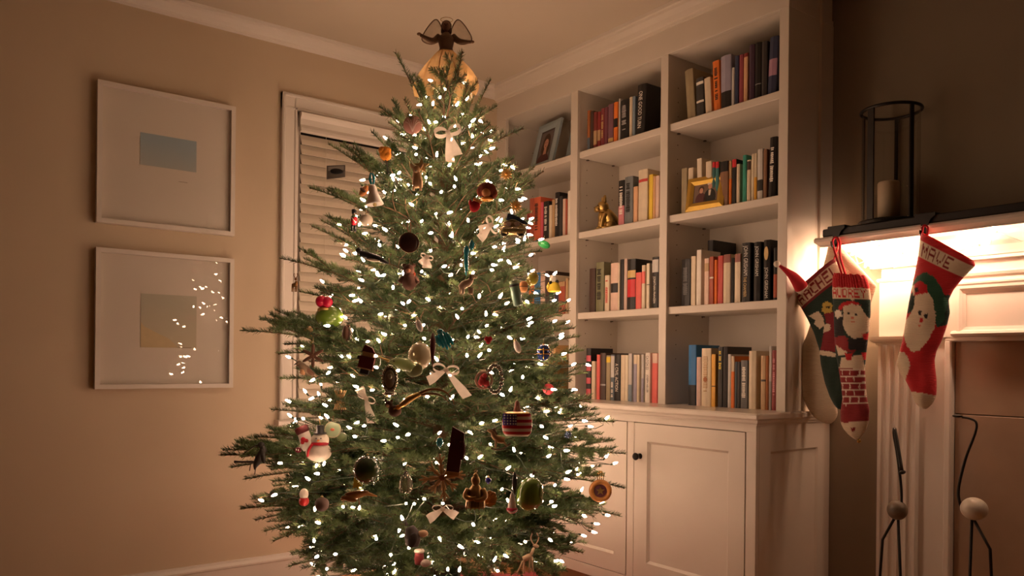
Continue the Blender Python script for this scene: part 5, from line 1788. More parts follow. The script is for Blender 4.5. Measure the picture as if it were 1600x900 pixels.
def pt(r, name, mat, *prims, smooth=True, parent=None):
    k = r['k']
    m = MB()
    for q in prims:
        t = q[0]
        if t == 'e':
            cx, cz, rx, rz = q[1:5]
            ry = q[5] if len(q) > 5 else (rx + rz) / 2
            cy = q[6] if len(q) > 6 else 0
            rot = Matrix.Rotation(math.radians(q[7]), 3, 'Y') if len(q) > 7 else None
            m.ell((cx * k, cy * k, cz * k), (rx * k, ry * k, rz * k), 16, 10, rot)
        elif t == 't':
            n = q[3] if len(q) > 3 else 4
            m.tube(smooth_pts([(a * k, b * k, c * k) for a, b, c in q[1]], n), lerp_list([v * k for v in (q[2] if hasattr(q[2], '__len__') else [q[2]] * len(q[1]))], n), 10)
        elif t == 'l':
            cx, cz = q[2] if len(q) > 2 else (0, 0)
            m.lathe([(a * k, b * k) for a, b in q[1]], 22, (cx * k, 0, cz * k))
        elif t == 'p':
            m.prism([(a * k, c * k) for a, c in q[1]], 1, q[2] * k, q[3] * k)
        elif t == 'b':
            m.bbox(*[v * k for v in q[1:7]], c=min(.0012, .15 * k * min(q[2] - q[1], q[4] - q[3], q[6] - q[5])))
        elif t == 'to':
            m.torus((q[1] * k, (q[5] if len(q) > 5 else 0) * k, q[2] * k), q[3] * k, q[4] * k, 26, 8, axis=1)
    return m.build(name, mat, parent or r, smooth)


def c(rgb, rough=0.4, metal=0.0, **kw):
    return pm(rgb, rough, metal, **kw)


GLASSY = pane_mat((.96, .95, .92), ior=1.5)
CRYSTAL = pm((.9, .88, .84), .05, trans=.85, var=.02)
SATIN = sheer_mat((.85, .76, .66), .86)
GREENGLASS = pm((.14, .24, .03), .12, coat=.8, var=.1, scale=8)
SILVER = pm((.6, .58, .52), .25, metal=.95, var=.1)
WHT = pm((.78, .72, .64), .55, var=.04)
RED = pm((.52, .015, .03), .35, var=.08)
DKRED = pm((.11, .008, .010), .55, var=.15)
ORANGEF = pm((.82, .26, .02), .9, var=.2, scale=200, bump=.8)
TEAL = pm((.02, .28, .34), .15, coat=.6, var=.15)
BROWN = pm((.12, .05, .025), .7, var=.2)
FELTB = pm((.09, .04, .025), 1.0, var=.2, bump=.4)
TANF = pm((.48, .30, .15), .8, var=.12)
STRAW = pm((.58, .36, .15), .75, var=.15, scale=80)
MINT = pm((.40, .52, .32), .35, var=.06)
YEL = pm((.75, .55, .06), .5, var=.1)
AMBER = pm((.60, .25, .04), .2, metal=.35, var=.15)
NAVYG = pm((.02, .05, .22), .18, metal=.3, coat=.5)
CAP = pm((.55, .42, .20), .3, metal=.9)
BLK = pm((.012, .011, .012), .4)
PINKG = pm((.72, .38, .32), .25, var=.1, scale=30, trans=.2)


def cap(r, z):
    pt(r, 'cap', CAP, ('l', [(2.2, z - 1), (2.2, z + 1.6), (.8, z + 2), (.7, z + 3)]))


def bow(P, label, loop, tails, roll=0):
    """ribbon bow: two loops, a knot and two tails given as (dx, dz) ends"""
    r = orn(P, 'ribbon_bow', label, cat='bow', roll=roll)
    k = r['k']
    for s in (-1, 1):
        m = MB()
        n = 22
        for i in range(n + 1):
            a = PI * 2 * i / n
            x = s * loop * (.52 - .5 * math.cos(a))
            z = loop * .30 * math.sin(a) * (1.0) + loop * .10 * abs(math.sin(a / 2))
            w = loop * (.20 + .22 * math.sin(a / 2))
            y = -loop * .12 * math.sin(a / 2)
            m.v += [(x * k, (y - w * .55) * k, (z + w * .25) * k), (x * k, (y + w * .55) * k, (z - w * .25) * k)]
        m.f = [(2 * i, 2 * i + 1, 2 * i + 3, 2 * i + 2) for i in range(n)]
        m.build('loop', SATIN, r, True)
    for (dx, dz) in tails:
        m = MB()
        L = math.hypot(dx, dz)
        ux, uz = dx / L, dz / L
        n = 14
        for i in range(n + 1):
            s = i / n
            w = 2.2 + (5.0) * min(1, s * 1.4)
            x, z = dx * s, dz * s
            y = -2.2 * math.sin(s * 6) - 1
            m.v += [((x - uz * w) * k, y * k, (z + ux * w) * k), ((x + uz * w) * k, (y + 1.0) * k, (z - ux * w) * k)]
        if n:
            e = m.v[-1]
            m.v[-1] = (e[0] - ux * 4 * k, e[1], e[2] - uz * 4 * k)
        m.f = [(2 * i, 2 * i + 1, 2 * i + 3, 2 * i + 2) for i in range(n)]
        m.build('tail', SATIN, r, True)
    pt(r, 'knot', SATIN, ('e', 0, 0, 4.2, 3.6, 3.4, -2))
    return r


bow((1.5485, 2.4478, 1.9080, 0.0023), 'white satin bow near the top of the fir with two short tails', 21, [(-6, -48), (9, -40)], roll=-12)
bow((1.3717, 2.1657, 1.0444, 0.0021), 'large white satin bow in the middle of the fir, long tails spreading', 20, [(-26, -22), (40, -38)], roll=8)
bow((1.5989, 2.2392, 1.5472, 0.0022), 'white satin bow on the right of the fir beside the filigree car', 15, [(-3, -22), (10, -28)], roll=60)
bow((1.3830, 2.3117, 1.4240, 0.0022), 'small white satin bow under the dark round locket', 10, [(-4, -14), (6, -16)], roll=20)
bow((1.3299, 2.1104, 0.6084, 0.0020), 'white satin bow low on the fir under the straw snowflake', 16, [(-24, -18), (22, -12)])
bow((1.2159, 2.4200, 0.9457, 0.0022), 'cream satin bow half buried in the needles left of the oval medallion', 15, [(-18, 8), (28, -30)], roll=30)

r = orn((1.4773, 2.5805, 1.9536, 0.0024), 'shell_disc', 'pink glassy shell disc hanging left of the top bow', 14)
pt(r, 'shell', PINKG, ('e', 0, 0, 15, 15, 4, 0))
pt(r, 'ribs', pm((.80, .60, .52), .3), *[('t', [(0, -3.4, -12), (6 * math.sin(a), -4.4, 0), (12 * math.sin(a), -2.2, 11 * math.cos(a))], .5, 3) for a in (-1.2, -.7, -.25, .25, .7, 1.2)])
r = orn((1.3795, 2.6100, 1.8358, 0.0024), 'pompom_ornament', 'fluffy orange pompom with a dark stalk, upper left of the fir', None)
pt(r, 'fluff', ORANGEF, ('e', 0, 0, 9, 11, 9), ('e', -4, 4, 6, 6, 6, -3), ('e', 4, -4, 6, 7, 6, -3), ('e', 3, 5, 6, 5, 6))
pt(r, 'stalk', BLK, ('t', [(0, -3, -6), (3, 0, -20), (5, 0, -32)], .8))
r = orn((1.2929, 2.8464, 1.8006, 0.0025), 'photo_tag', 'dark little picture card hanging before the blind at the upper left', 10, 22, yaw=12)
pt(r, 'card', c((.10, .085, .07), .5), ('p', [(-14, -13), (14, -8), (14, 11), (-14, 8)], -.6, .6), smooth=False)
pt(r, 'picture', c((.25, .23, .20), .5), ('p', [(-12, 0), (12, 3), (12, 9), (-12, 6.5)], -.9, -.6), smooth=False)
pt(r, 'horse_shape', BLK, ('e', 1, 0, 10, 4.5, .8, -.9), smooth=True)
r = orn((1.4108, 2.4293, 1.7318, 0.0023), 'fawn_ornament', 'golden tan fawn ornament with a felt star behind its head', 22, 8)
pt(r, 'body', TANF, ('t', [(1, 0, -20), (0, 0, -8), (-1, -1, 2)], [8, 8, 5.5]), ('t', [(-4, -4, -10), (-5, -5, -26)], [2.5, 1.8]), ('t', [(5, -4, -10), (6, -5, -26)], [2.5, 1.8]))
pt(r, 'head', TANF, ('e', -1, 6, 6, 7, 6), ('e', -1, 3, 3.2, 3, 4, -5))
pt(r, 'ears', TANF, ('e', -8, 12, 2.4, 5, 1.5, 0, -30), ('e', 6, 12, 2.4, 5, 1.5, 0, 30))
pt(r, 'nose', BLK, ('e', -1, 3, 1.3, 1.2, 1.3, -9))
pt(r, 'star', pm((.62, .44, .18), .7), ('p', [((13 if i % 2 == 0 else 5.5) * math.sin(i * PI / 5) + 6, (13 if i % 2 == 0 else 5.5) * math.cos(i * PI / 5) + 13) for i in range(10)], 2, 4), smooth=False)


def bell_shape(r, mat, w, h):
    pt(r, 'bell', mat, ('l', [(.3, h), (w * .3, h * .98), (w * .45, h * .8), (w * .52, h * .4), (w * .68, 0), (w * .95, -h * .5), (w, -h * .62), (w * .92, -h * .62), (w * .6, -.05 * h)]))
    pt(r, 'clapper', CAP, ('e', 0, -h * .62, w * .22, w * .22))


r = orn((1.3044, 2.5516, 1.6559, 0.0023), 'bell_ornament', 'white china bell with a teal ribbon, upper left of the fir', None, roll=-8)
bell_shape(r, WHT, 14, 19)
pt(r, 'ribbon', TEAL, ('t', [(-1, 0, 20), (-2, -1, 28), (0, 0, 38)], [1.4, 2.6, 1.2]), ('t', [(2, 1, 20), (4, 0, 30), (2, 0, 37)], [1.4, 2.4, 1.2]))
r = orn((1.2951, 2.5915, 1.5781, 0.0023), 'ball_ornament', 'pale frosted ball below the white china bell', 12, 6)
pt(r, 'ball', pm((.58, .52, .40), .5), ('e', 0, 0, 11, 9.5, 10))
cap(r, 9)
r = orn((1.3097, 2.6384, 1.6917, 0.0023), 'cardinal_ornament', 'small orange and brown robin beside the white china bell', None)
pt(r, 'body', pm((.60, .22, .06), .7), ('t', [(-6, 0, -7), (-2, 0, -2), (3, 0, 4), (6, -1, 8)], [2.5, 6, 5.5, 3.5]))
pt(r, 'wing', BROWN, ('e', -1, 1, 5.5, 2.8, 2, -5, 35))
pt(r, 'beak', YEL, ('t', [(8, -2, 9), (12, -3, 9)], [1.5, .3]))
r = orn((1.2679, 2.6340, 1.5854, 0.0023), 'soldier_ornament', 'small red and black toy soldier at the left edge under the bell', 14, 8)
pt(r, 'coat', RED, ('l', [(3.5, -10), (5, -6), (5, 2), (3.2, 4)]))
pt(r, 'head', c((.65, .42, .30), .5), ('e', 0, 6.5, 3, 3.2))
pt(r, 'hat', BLK, ('l', [(3.4, 8), (3.8, 14), (3.0, 15), (.5, 15.4)]))
pt(r, 'trousers', BLK, ('t', [(-2.4, 0, -10), (-2.6, -1, -20)], [2.2, 1.9]), ('t', [(2.4, 0, -10), (2.6, -1, -20)], [2.2, 1.9]))
pt(r, 'sash', WHT, ('t', [(-4, -3, 3), (0, -5.3, -2), (4, -4, -6)], .8))
pt(r, 'green_collar', c((.03, .25, .08), .5), ('l', [(4.6, 2), (4.9, 3.6), (3.4, 4.6)]))
r = orn((1.3207, 2.3248, 1.4692, 0.0021), 'locket_ornament', 'dark brown round locket on a copper ribbon in the upper middle', None, yaw=18)
pt(r, 'disc', pm((.05, .018, .012), .35, var=.35, scale=25), ('e', 0, 0, 14.5, 16.5, 3.2))
pt(r, 'rim', pm((.12, .05, .025), .3, metal=.5), ('to', 0, 0, 15.2, 1.4))
pt(r, 'ribbon', pm((.35, .12, .06), .6), ('t', [(-1.5, 0, 16), (-2.2, 0, 26), (-1.5, 0, 36)], .7), ('t', [(2, 0, 16), (2.6, 0, 26), (1.8, 0, 36)], .7))
r = orn((1.6035, 2.2748, 1.6718, 0.0023), 'lion_ornament', 'reddish brown furry lion ornament on the right of the upper fir', 14, 7)
pt(r, 'mane', pm((.20, .035, .015), 1.0, var=.3, bump=.8, scale=120), ('e', 0, 2, 14, 12, 10, 0), ('e', 10, -3, 6, 8, 6), ('e', -10, 0, 6, 8, 6))
pt(r, 'face', pm((.50, .20, .06), .8), ('e', -1, -3, 7, 7, 6, -6))
pt(r, 'skirt', AMBER, ('l', [(10, -14), (10.5, -12), (7, -9)]))
r = orn((1.5467, 2.2665, 1.6115, 0.0022), 'mitten_ornament', 'dark red felt mitten left of the lion', 11, 7, roll=25)
pt(r, 'mitten', RED_FELT, ('e', 0, 0, 8, 10, 4), ('e', -8, 1, 3, 6, 3, 0, -35))
pt(r, 'cuff', pm((.60, .20, .05), .9), ('b', -7, 7, -3.5, 3.5, 7, 11))
r = orn((1.5036, 2.2039, 1.4045, 0.0022), 'icicle_ornament', 'teal glass icicle hanging in the middle of the upper fir', None)
pt(r, 'icicle', TEAL, ('l', [(.4, -20), (2.4, -12), (3.6, 0), (3.2, 12), (4.8, 18), (3.4, 24), (1, 27)], (-12, 0)), ('l', [(1, -6), (4.2, -2), (4.6, 3), (2, 8), (.6, 10)], (-4, 26)))
cap(r, 24)


def star_pts(n, R, q, a0=0.0):
    return [((R if i % 2 == 0 else q) * math.sin(a0 + i * PI / n), (R if i % 2 == 0 else q) * math.cos(a0 + i * PI / n)) for i in range(2 * n)]


STARG = pm((.60, .34, .08), .5, metal=.3)
for (P, lab) in (((1.7235, 2.3243, 1.7599, 0.0023), 'gold spiky star ornament highest on the right side'), ((1.7258, 2.2673, 1.6344, 0.0023), 'gold star ornament with a bulb behind it, right of the lion')):
    r = orn(P, 'star_ornament', lab, 10, 9)
    pt(r, 'star', STARG, ('p', star_pts(6, 11, 4.5), -1.5, 1.5), ('p', star_pts(6, 9, 4, .5), -2.2, 2.2), smooth=False)
    pt(r, 'centre', AMBER, ('e', 0, 0, 3.5, 3.5, 3.6))
r = orn((1.6742, 2.2169, 1.5415, 0.0022), 'car_ornament', 'gold filigree glass car with a dark blue tree strapped on its roof', 22, 9)
FIL = pm((.52, .40, .18), .28, metal=.8, var=.25, scale=60)
pt(r, 'car_body', FIL, ('t', [(-21, 0, -4), (-14, 0, -3.4), (0, 0, -3), (14, 0, -3.4), (21, 0, -5)], [5, 8.2, 9, 8.6, 6]))
pt(r, 'cabin', pm((.50, .36, .20), .2, metal=.5, trans=.3), ('e', 0, 5, 16, 8.5, 8))
pt(r, 'window', pm((.55, .42, .34), .15), ('e', -6, 6, 5, 3.8, 1, -7), ('e', 6, 6, 5, 3.8, 1, -7))
pt(r, 'fender', SILVER, ('to', -13, -8, 5.5, 1.3, -6), ('to', 13, -8, 5.5, 1.3, -6))
pt(r, 'trim_line', SILVER, ('t', [(-22, -7, -1), (0, -9.6, 0), (22, -7, -2)], .8), ('t', [(-16, -5, 7), (0, -6.5, 13), (16, -5, 6)], .8))
pt(r, 'wheel', BLK, ('e', -13, -10, 4, 4, 2.4, -4))
pt(r, 'wheel', BLK, ('e', 13, -10, 4, 4, 2.4, -4))
pt(r, 'roof_tree', pm((.03, .05, .10), .9, var=.5, scale=160, bump=1.0), ('t', [(-9, 0, 19), (2, 0, 16), (18, 0, 10), (24, 0, 7)], [6, 5.5, 3, 1]))
r = orn((1.3622, 2.3912, 1.3639, 0.0022), 'bear_ornament', 'dark brown plush bear deep in the needles under the locket', 22, 6)
pt(r, 'body', FELTB, ('e', 0, -8, 12, 14, 11), ('e', -1, 10, 9, 9, 8, -3))
pt(r, 'ears', FELTB, ('e', -8, 17, 3.4, 3.4, 2), ('e', 6, 17, 3.4, 3.4, 2))
pt(r, 'muzzle', pm((.30, .13, .07), .9), ('e', -1, 8, 4, 3.4, 3, -10))
pt(r, 'arms', FELTB, ('t', [(-9, -2, -2), (-15, -5, -10)], [4, 3.4]), ('t', [(9, -2, -2), (14, -5, -10)], [4, 3.4]))
pt(r, 'scarf', pm((.28, .05, .02), .9), ('to', 0, 2, 7.5, 2.2))
r = orn((1.4669, 2.1942, 1.3322, 0.0021), 'dog_ornament', 'small beige felt dog seen from the side, right of centre', 13, 7)
BEI = pm((.55, .42, .30), .9, bump=.3)
pt(r, 'body', BEI, ('t', [(-10, 0, -8), (-4, 0, -2), (4, 0, 2), (8, 0, 8)], [5, 6.5, 5.5, 4]))
pt(r, 'head', BEI, ('e', 9, 11, 5, 4.5, 4.5), ('e', 14, 10, 3.2, 2.4, 2.4))
pt(r, 'ear', BROWN, ('e', 6, 10, 2, 4, 1.4, -4))
for dx in (-10, -5, 5, 9):
    pt(r, 'leg', BEI, ('t', [(dx, -2 if dx % 2 else 2, -6), (dx, -2 if dx % 2 else 2, -17)], [2.4, 1.9]))
r = orn((1.6321, 2.1394, 1.3068, 0.0022), 'lantern_ornament', 'pale green tilted cylinder ornament with a black band, right edge', None, roll=-12)
pt(r, 'cylinder', pm((.22, .38, .28), .25, coat=.4), ('l', [(6.5, -20), (7.5, -18), (8, 0), (7, 14), (6, 18)]))
pt(r, 'band', BLK, ('l', [(7.4, 10), (8, 11.5), (7.2, 13.2)]))
pt(r, 'cap', MINT, ('l', [(6.8, 14), (7.2, 19), (5, 20)]))
r = orn((1.7348, 2.1782, 1.3651, 0.0023), 'glass_fruit', 'yellow green glass fruit with sparkles near the divider', 11, 8, roll=25)
pt(r, 'fruit', pm((.45, .38, .05), .12, coat=.8), ('e', 0, 0, 9, 11))
cap(r, 11)
pt(r, 'facets', SILVER, *[('e', -8 + i * .6, 6 - i * 2.6, 1.3, 1.3, 1.3, -5) for i in range(5)])
r = orn((1.7022, 2.1873, 1.3365, 0.0022), 'paper_lantern', 'small orange lantern behind the pale green cylinder', 10, 6)
pt(r, 'lantern', pm((.62, .26, .08), .6), ('l', [(3, -9), (6, -6), (7, 0), (6, 6), (3, 9)]))
pt(r, 'ribs', BROWN, ('to', 0, 0, 6.8, .5), ('l', [(6.9, -.6), (7.2, 0), (6.9, .6)]))
r = orn((1.9678, 2.3358, 1.3695, 0.0025), 'bird_ornament', 'yellow bird with a cream head at the right edge before the books', None)
pt(r, 'body', pm((.72, .52, .04), .8, bump=.4), ('l', [(9, -10), (10.5, -8), (8, 0), (5, 5), (2, 7)]))
pt(r, 'head', CREAM, ('e', -1, 9, 6, 7, 6))
pt(r, 'eyes', BLK, ('e', -6, 4, 2.8, 2.6, 2, -4), ('e', 4, 6, 2.6, 2.4, 2, -4))
pt(r, 'wing', YEL, ('e', -9, -1, 2.5, 6, 3, -1, 15))
pt(r, 'perch', TANF, ('t', [(-12, 0, -2), (0, 2, 2), (14, 0, 6)], .9))
r = orn((1.2182, 2.7775, 1.2914, 0.0024), 'apple_ornament', 'shiny red apple with a gold foot above the green ball, left edge', 12, 10)
pt(r, 'apple', pm((.58, .01, .05), .18, coat=.6), ('e', -4, 0, 9, 9.5, 9), ('e', 5, -1, 9, 9, 9))
pt(r, 'foot', GOLD, ('l', [(8, -14), (9, -12), (6, -9)]), ('e', -7, -13, 3, 3), ('e', 6, -13, 3, 3))
pt(r, 'stem', BROWN, ('t', [(0, 0, 8), (1, 0, 14)], .9))
r = orn((1.2483, 2.7923, 1.2360, 0.0024), 'green_ball', 'large olive green glass ball at the left edge under the red apple', 17, 6)
pt(r, 'ball', GREENGLASS, ('e', 0, 0, 23, 18, 20))
cap(r, 18)
r = orn((1.1895, 2.9873, 1.3718, 0.0025), 'reindeer_ornament', 'tiny bronze reindeer hanging in front of the window casing', 12, 4)
BRZ = pm((.24, .12, .04), .4, metal=.7)
pt(r, 'body', BRZ, ('t', [(-4, 0, -3), (1, 0, -1), (2, 0, 4)], [3, 3.2, 1.8]), ('e', 1, 7, 2, 2.4, 2))
pt(r, 'legs', BRZ, *[('t', [(x, y, -3), (x - .5, y, -13)], [1.1, .7]) for x, y in ((-4, -1), (-3, 2), (1, -1), (2, 2))])
pt(r, 'antlers', BRZ, ('t', [(0, 0, 9), (-2, 0, 13), (-1, 0, 16)], .6), ('t', [(2, 0, 9), (4, 0, 13), (3, 0, 16)], .6))
r = orn((1.1876, 2.5183, 1.1650, 0.0022), 'pine_cone', 'brown pine cone ornament with a pearly edge below the green ball', None)
m_ = [('e', 6.5 * (1 - i / 9) * math.cos(i * 2.4) * .55, 12 - i * 3, 4.6 - abs(i - 4) * .45, 2.2, 5.2 - abs(i - 4) * .5, 3 * math.sin(i * 2.4)) for i in range(9)]
pt(r, 'cone', BROWN, ('e', 0, 0, 6, 13), *m_)
pt(r, 'edge', CRYSTAL, ('t', [(6, -3, 10), (9, -4, -2), (4, -3, -14)], 2))
r = orn((1.1453, 2.7014, 1.0874, 0.0023), 'flower_star', 'dark brown star flower with long petals at the left', None)
pt(r, 'petal', BROWN, *[('e', 9 * math.sin(a), 9 * math.cos(a), 2.8, 10, 1.6, 0, math.degrees(a)) for a in [i * PI / 3 for i in range(6)]])
pt(r, 'centre', pm((.22, .10, .05), .6), ('e', 0, 0, 3, 3, 3))
pt(r, 'thread', THREAD, ('t', [(0, 0, 18), (0, 0, 30)], .4))
r = orn((1.1924, 2.8597, 1.0371, 0.0024), 'finch_ornament', 'grey brown finch perched at the left of the fir facing the wall', None)
FIN = pm((.22, .15, .09), .8, var=.2)
pt(r, 'body', FIN, ('t', [(-14, 0, 9), (-10, 0, 6), (-2, 0, -2), (8, 0, -9), (20, 0, -15)], [3, 5.5, 7, 5, 1.2]))
pt(r, 'head', FIN, ('e', -14, 9, 5, 5, 4.6))
pt(r, 'beak', BLK, ('t', [(-18, -1, 9), (-22, -1, 6.5)], [1.4, .3]))
pt(r, 'breast', pm((.42, .22, .10), .8), ('e', -6, -3, 6, 6.5, 5, -1.8, 30))
pt(r, 'wing', BROWN, ('e', 4, -4, 9, 3.4, 1.6, -5, 35))
pt(r, 'eye', BLK, ('e', -15.5, 10, .9, .9, .9, -4))
pt(r, 'legs', BLK, ('t', [(-2, 0, -8), (0, -1, -18)], .6), ('t', [(2, 0, -8), (4, -1, -18)], .6))
r = orn((1.2131, 2.9068, 1.1872, 0.0025), 'finial_ornament', 'curled tan shell finial above the brown star flower', None)
pt(r, 'shell', TANF, ('e', 0, 0, 7, 7, 6), ('e', -1, 1, 4.5, 4.5, 3, -4))
pt(r, 'stem', GOLD, ('t', [(3, 0, -5), (5, 0, -14), (4, 0, -24)], [2, 1.4, 1.2]))
r = orn((1.1949, 2.3760, 1.0666, 0.0021), 'bearded_figure', 'maroon bearded figure in a pointed cap, left of the mint bird', None, roll=12)
pt(r, 'coat', DKRED, ('b', -12, 12, -5, 5, -10, 9), smooth=False)
pt(r, 'cap', DKRED, ('p', [(-11, 15), (11, 15), (4, 24), (-8, 27)], -4, 4), smooth=False)
pt(r, 'face', TANF, ('b', -9, 9, -4.5, 4, 9, 16), smooth=False)
pt(r, 'boots', BLK, ('b', -7, 7, -4, 4, -19, -10), smooth=False)
pt(r, 'mitten', BLK, ('b', -16, -12, -3, 3, 2, 8), smooth=False)
pt(r, 'hem', TANF, ('b', -12.6, 12.6, -5.6, 5.6, -11.5, -9.6), smooth=False)
r = orn((1.2724, 2.2527, 1.0596, 0.0021), 'mint_bird', 'pale mint glass bird with folded wings, in the middle left', None, roll=8)
MG = pm((.50, .58, .34), .15, trans=.25, coat=.5)
pt(r, 'body', MG, ('t', [(-25, 0, 2), (-14, 0, 2), (0, 0, 0), (12, 0, -5)], [2.5, 8, 10.5, 8]))
pt(r, 'tail', MG, ('e', 14, -6, 14, 11, 3, -2, -12))
pt(r, 'beak', GOLD, ('t', [(-26, 0, 2), (-46, 0, 7)], [2.2, .4]))
pt(r, 'eye', BLK, ('e', -18, 3, 1.2, 1.2, 1.2, -7))
r = orn((1.3265, 2.2559, 1.0894, 0.0021), 'clear_ball', 'clear glass globe with a flat side behind the mint bird', None)
pt(r, 'globe', pm((.74, .64, .44), .1, trans=.5, coat=.4), ('e', 0, 0, 19, 22, 18))
cap(r, 21)
r = orn((1.2358, 2.2920, 1.0132, 0.0021), 'oval_medallion', 'silver filigree oval medallion left of the gold pheasant', None)
pt(r, 'ring', SILVER, ('e', 0, 0, 12, 21, 1.2, 2), *[('e', 11 * math.cos(a), 20 * math.sin(a), 2.2, 2.2, 2) for a in [i * PI / 12 for i in range(24)]])
pt(r, 'cameo', pm((.45, .42, .36), .3, metal=.6), ('e', 0, 0, 8, 14, 2, -1), ('e', 1, 4, 3.5, 4.5, 2, -3))
pt(r, 'foot', SILVER, ('l', [(10, -25), (11, -22), (7, -19)]))
r = orn((1.2842, 2.1855, 0.9583, 0.0020), 'pheasant_ornament', 'golden pheasant with a long tail arching over the dark branch', None)
pt(r, 'body', GOLD, ('t', [(-32, 0, -16), (-24, 0, -11), (-14, 0, -3), (2, 0, 5)], [2.5, 5, 5.5, 3.5]))
pt(r, 'head', AMBER, ('e', -33, -17, 4.5, 4, 4))
pt(r, 'tail', pm((.20, .09, .03), .35, metal=.5), ('t', [(0, 0, 5), (18, 0, 12), (38, 0, 10), (52, 0, -2), (56, 0, -12)], [3.2, 2.2, 1.7, 1.3, .5]), ('t', [(0, 1, 3), (18, 2, 5), (36, 1, 2), (48, 1, -10)], [2.6, 1.9, 1.3, .5]))
pt(r, 'beak', BRASS, ('t', [(-36, 0, -18), (-41, 0, -20)], [1.5, .3]))
r = orn((1.2287, 2.2514, 0.9197, 0.0021), 'teddy_ornament', 'small dark brown teddy bear under the oval medallion', None)
pt(r, 'body', FELTB, ('e', 2, -4, 10, 9, 8))
pt(r, 'head', FELTB, ('e', -7, 6, 6, 5.5, 5.5, -2))
pt(r, 'ears', FELTB, ('e', -12, 11, 2.4, 2.4, 1.4), ('e', -3, 11.5, 2.4, 2.4, 1.4))
pt(r, 'muzzle', TANF, ('e', -8, 4, 2.6, 2.2, 2, -7))
r = orn((1.3634, 2.1697, 1.1394, 0.0021), 'fringe_ornament', 'turquoise fringed glass ornament above the large white bow', None, roll=-14)
pt(r, 'fringe', pm((.01, .40, .52), .15, coat=.7, var=.2), *[('t', [(x, math.sin(x) * 3, 14 - abs(x) * .5), (x * 1.15 + 2, -2 + math.sin(x) * 2, 0), (x * 1.3 + 4, 0, -16 + abs(x))], [2.2, 3.4, 1.6]) for x in (-9, -5, -1, 3, 7)])
pt(r, 'top', TEAL, ('e', -2, 15, 5, 4))
r = orn((1.3227, 2.1696, 1.1097, 0.0020), 'dark_icicle', 'long dark maroon leaf shaped drop left of the turquoise ornament', 26, 5)
pt(r, 'drop', DKRED, ('l', [(.3, -28), (2.6, -14), (4.6, 4), (4, 16), (1.2, 26)]))
r = orn((1.4842, 2.1132, 1.0119, 0.0021), 'rose_ornament', 'bright red rose in a pale frame, right of the large bow', 12, 6)
pt(r, 'petals', pm((.70, .05, .06), .6), ('e', 0, 2, 7, 8, 5), ('e', 4, -5, 6, 5, 5, -2), ('e', -4, -3, 5, 6, 5, -2), ('e', 1, 7, 4, 4, 4, -3))
pt(r, 'frame', pm((.55, .34, .22), .6), ('to', 0, 0, 12.5, 2))
r = orn((1.5093, 2.0873, 1.0166, 0.0021), 'tinsel_wreath', 'oval silver tinsel wreath beside the red rose', 26, 6)
pt(r, 'tinsel', pm((.42, .42, .38), .25, metal=.8, var=.4, scale=90), *[('e', 11 * math.cos(a), 21 * math.sin(a), 3.4, 3.4, 3) for a in [i * PI / 9 for i in range(18)]])
r = orn((1.5190, 2.1392, 1.1449, 0.0021), 'red_berry', 'red felt heart above the silver tinsel wreath', 8, 5)
pt(r, 'heart', RED_FELT, ('e', -2.5, 1.5, 3.8, 4, 3), ('e', 2.5, 1.5, 3.8, 4, 3), ('e', 0, -2.5, 3.6, 4.6, 2.8))
r = orn((1.7338, 2.1127, 1.1056, 0.0022), 'egg_ornament', 'royal blue glass egg with gold bands at the right edge', 14, 8)
pt(r, 'egg', NAVYG, ('l', [(2, -13), (8, -10), (11, -3), (11, 4), (8, 10), (3, 13)]))
pt(r, 'bands', BRASS, ('l', [(10.9, -3), (11.5, -2.2), (11.2, -1.2)]), ('l', [(11.2, 3.5), (11.5, 4.3), (10.8, 5.4)]), ('t', [(0, -3, 13), (0, -11.8, 2), (0, -8.6, -10)], .8))
pt(r, 'beads', SILVER, *[('e', 13.5, -4 + i * 2.6, 1.2, 1.2, 1.2, -2) for i in range(4)])
cap(r, 13)
r = orn((1.9084, 2.2929, 0.9716, 0.0024), 'red_ball', 'matt red ball at the right edge above a drooping branch', 8, 6)
pt(r, 'ball', pm((.42, .03, .04), .6, bump=.3), ('e', 0, 0, 9, 9))
cap(r, 9)

# flag shaped glass bag
r = orn((1.5475, 2.0149, 0.8720, 0.0021), 'flag_ornament', 'glass heart painted as a stars and stripes flag, on the right', 18, 10)


def bag_section(z):
    return 23 * (1 - .12 * (z / 18) ** 2) * (1 if z > -10 else (1 - ((-10 - z) / 12) ** 2 * .35))


zs = [17, 12.4, 7.8, 3.2, -1.4, -6, -10.6, -15, -18]
for i in range(8):
    z1, z0 = zs[i], zs[i + 1]
    k = r['k']
    m = MB()
    n = 26
    rows = []
    for z in (z1, (z1 + z0) / 2, z0):
        w = bag_section(z)
        rows.append([(w * math.cos(2 * PI * j / n) * k, .36 * w * math.sin(2 * PI * j / n) * k, z * k) for j in range(n)])
    m.v = [p for q in rows for p in q]
    m.f = [(a * n + j, a * n + (j + 1) % n, (a + 1) * n + (j + 1) % n, (a + 1) * n + j) for a in range(2) for j in range(n)]
    if i == 0:
        m.f.append(tuple(range(n)))
    if i == 7:
        m.f.append(tuple(range(2 * n, 3 * n)))
    m.build('stripe', (pm((.50, .015, .03), .3, coat=.4) if i % 2 == 0 else WHT), r, True)
canton = [(-22.4, 15), (-1, 15), (-1, 0), (-22.4, 0)]
k = r['k']
m = MB()
nx = 9
vs = []
for j in range(nx + 1):
    x = -22 + 21.5 * j / nx
    y = -.36 * 23.2 * math.sqrt(max(0, 1 - (x / 23.2) ** 2)) - .5
    vs += [(x * k, y * k, 16.5 * k), (x * k, y * k, -1.2 * k)]
m.add(vs, [(2 * j, 2 * j + 1, 2 * j + 3, 2 * j + 2) for j in range(nx)])
m.build('blue_canton', pm((.05, .03, .32), .3, coat=.4), r, True)
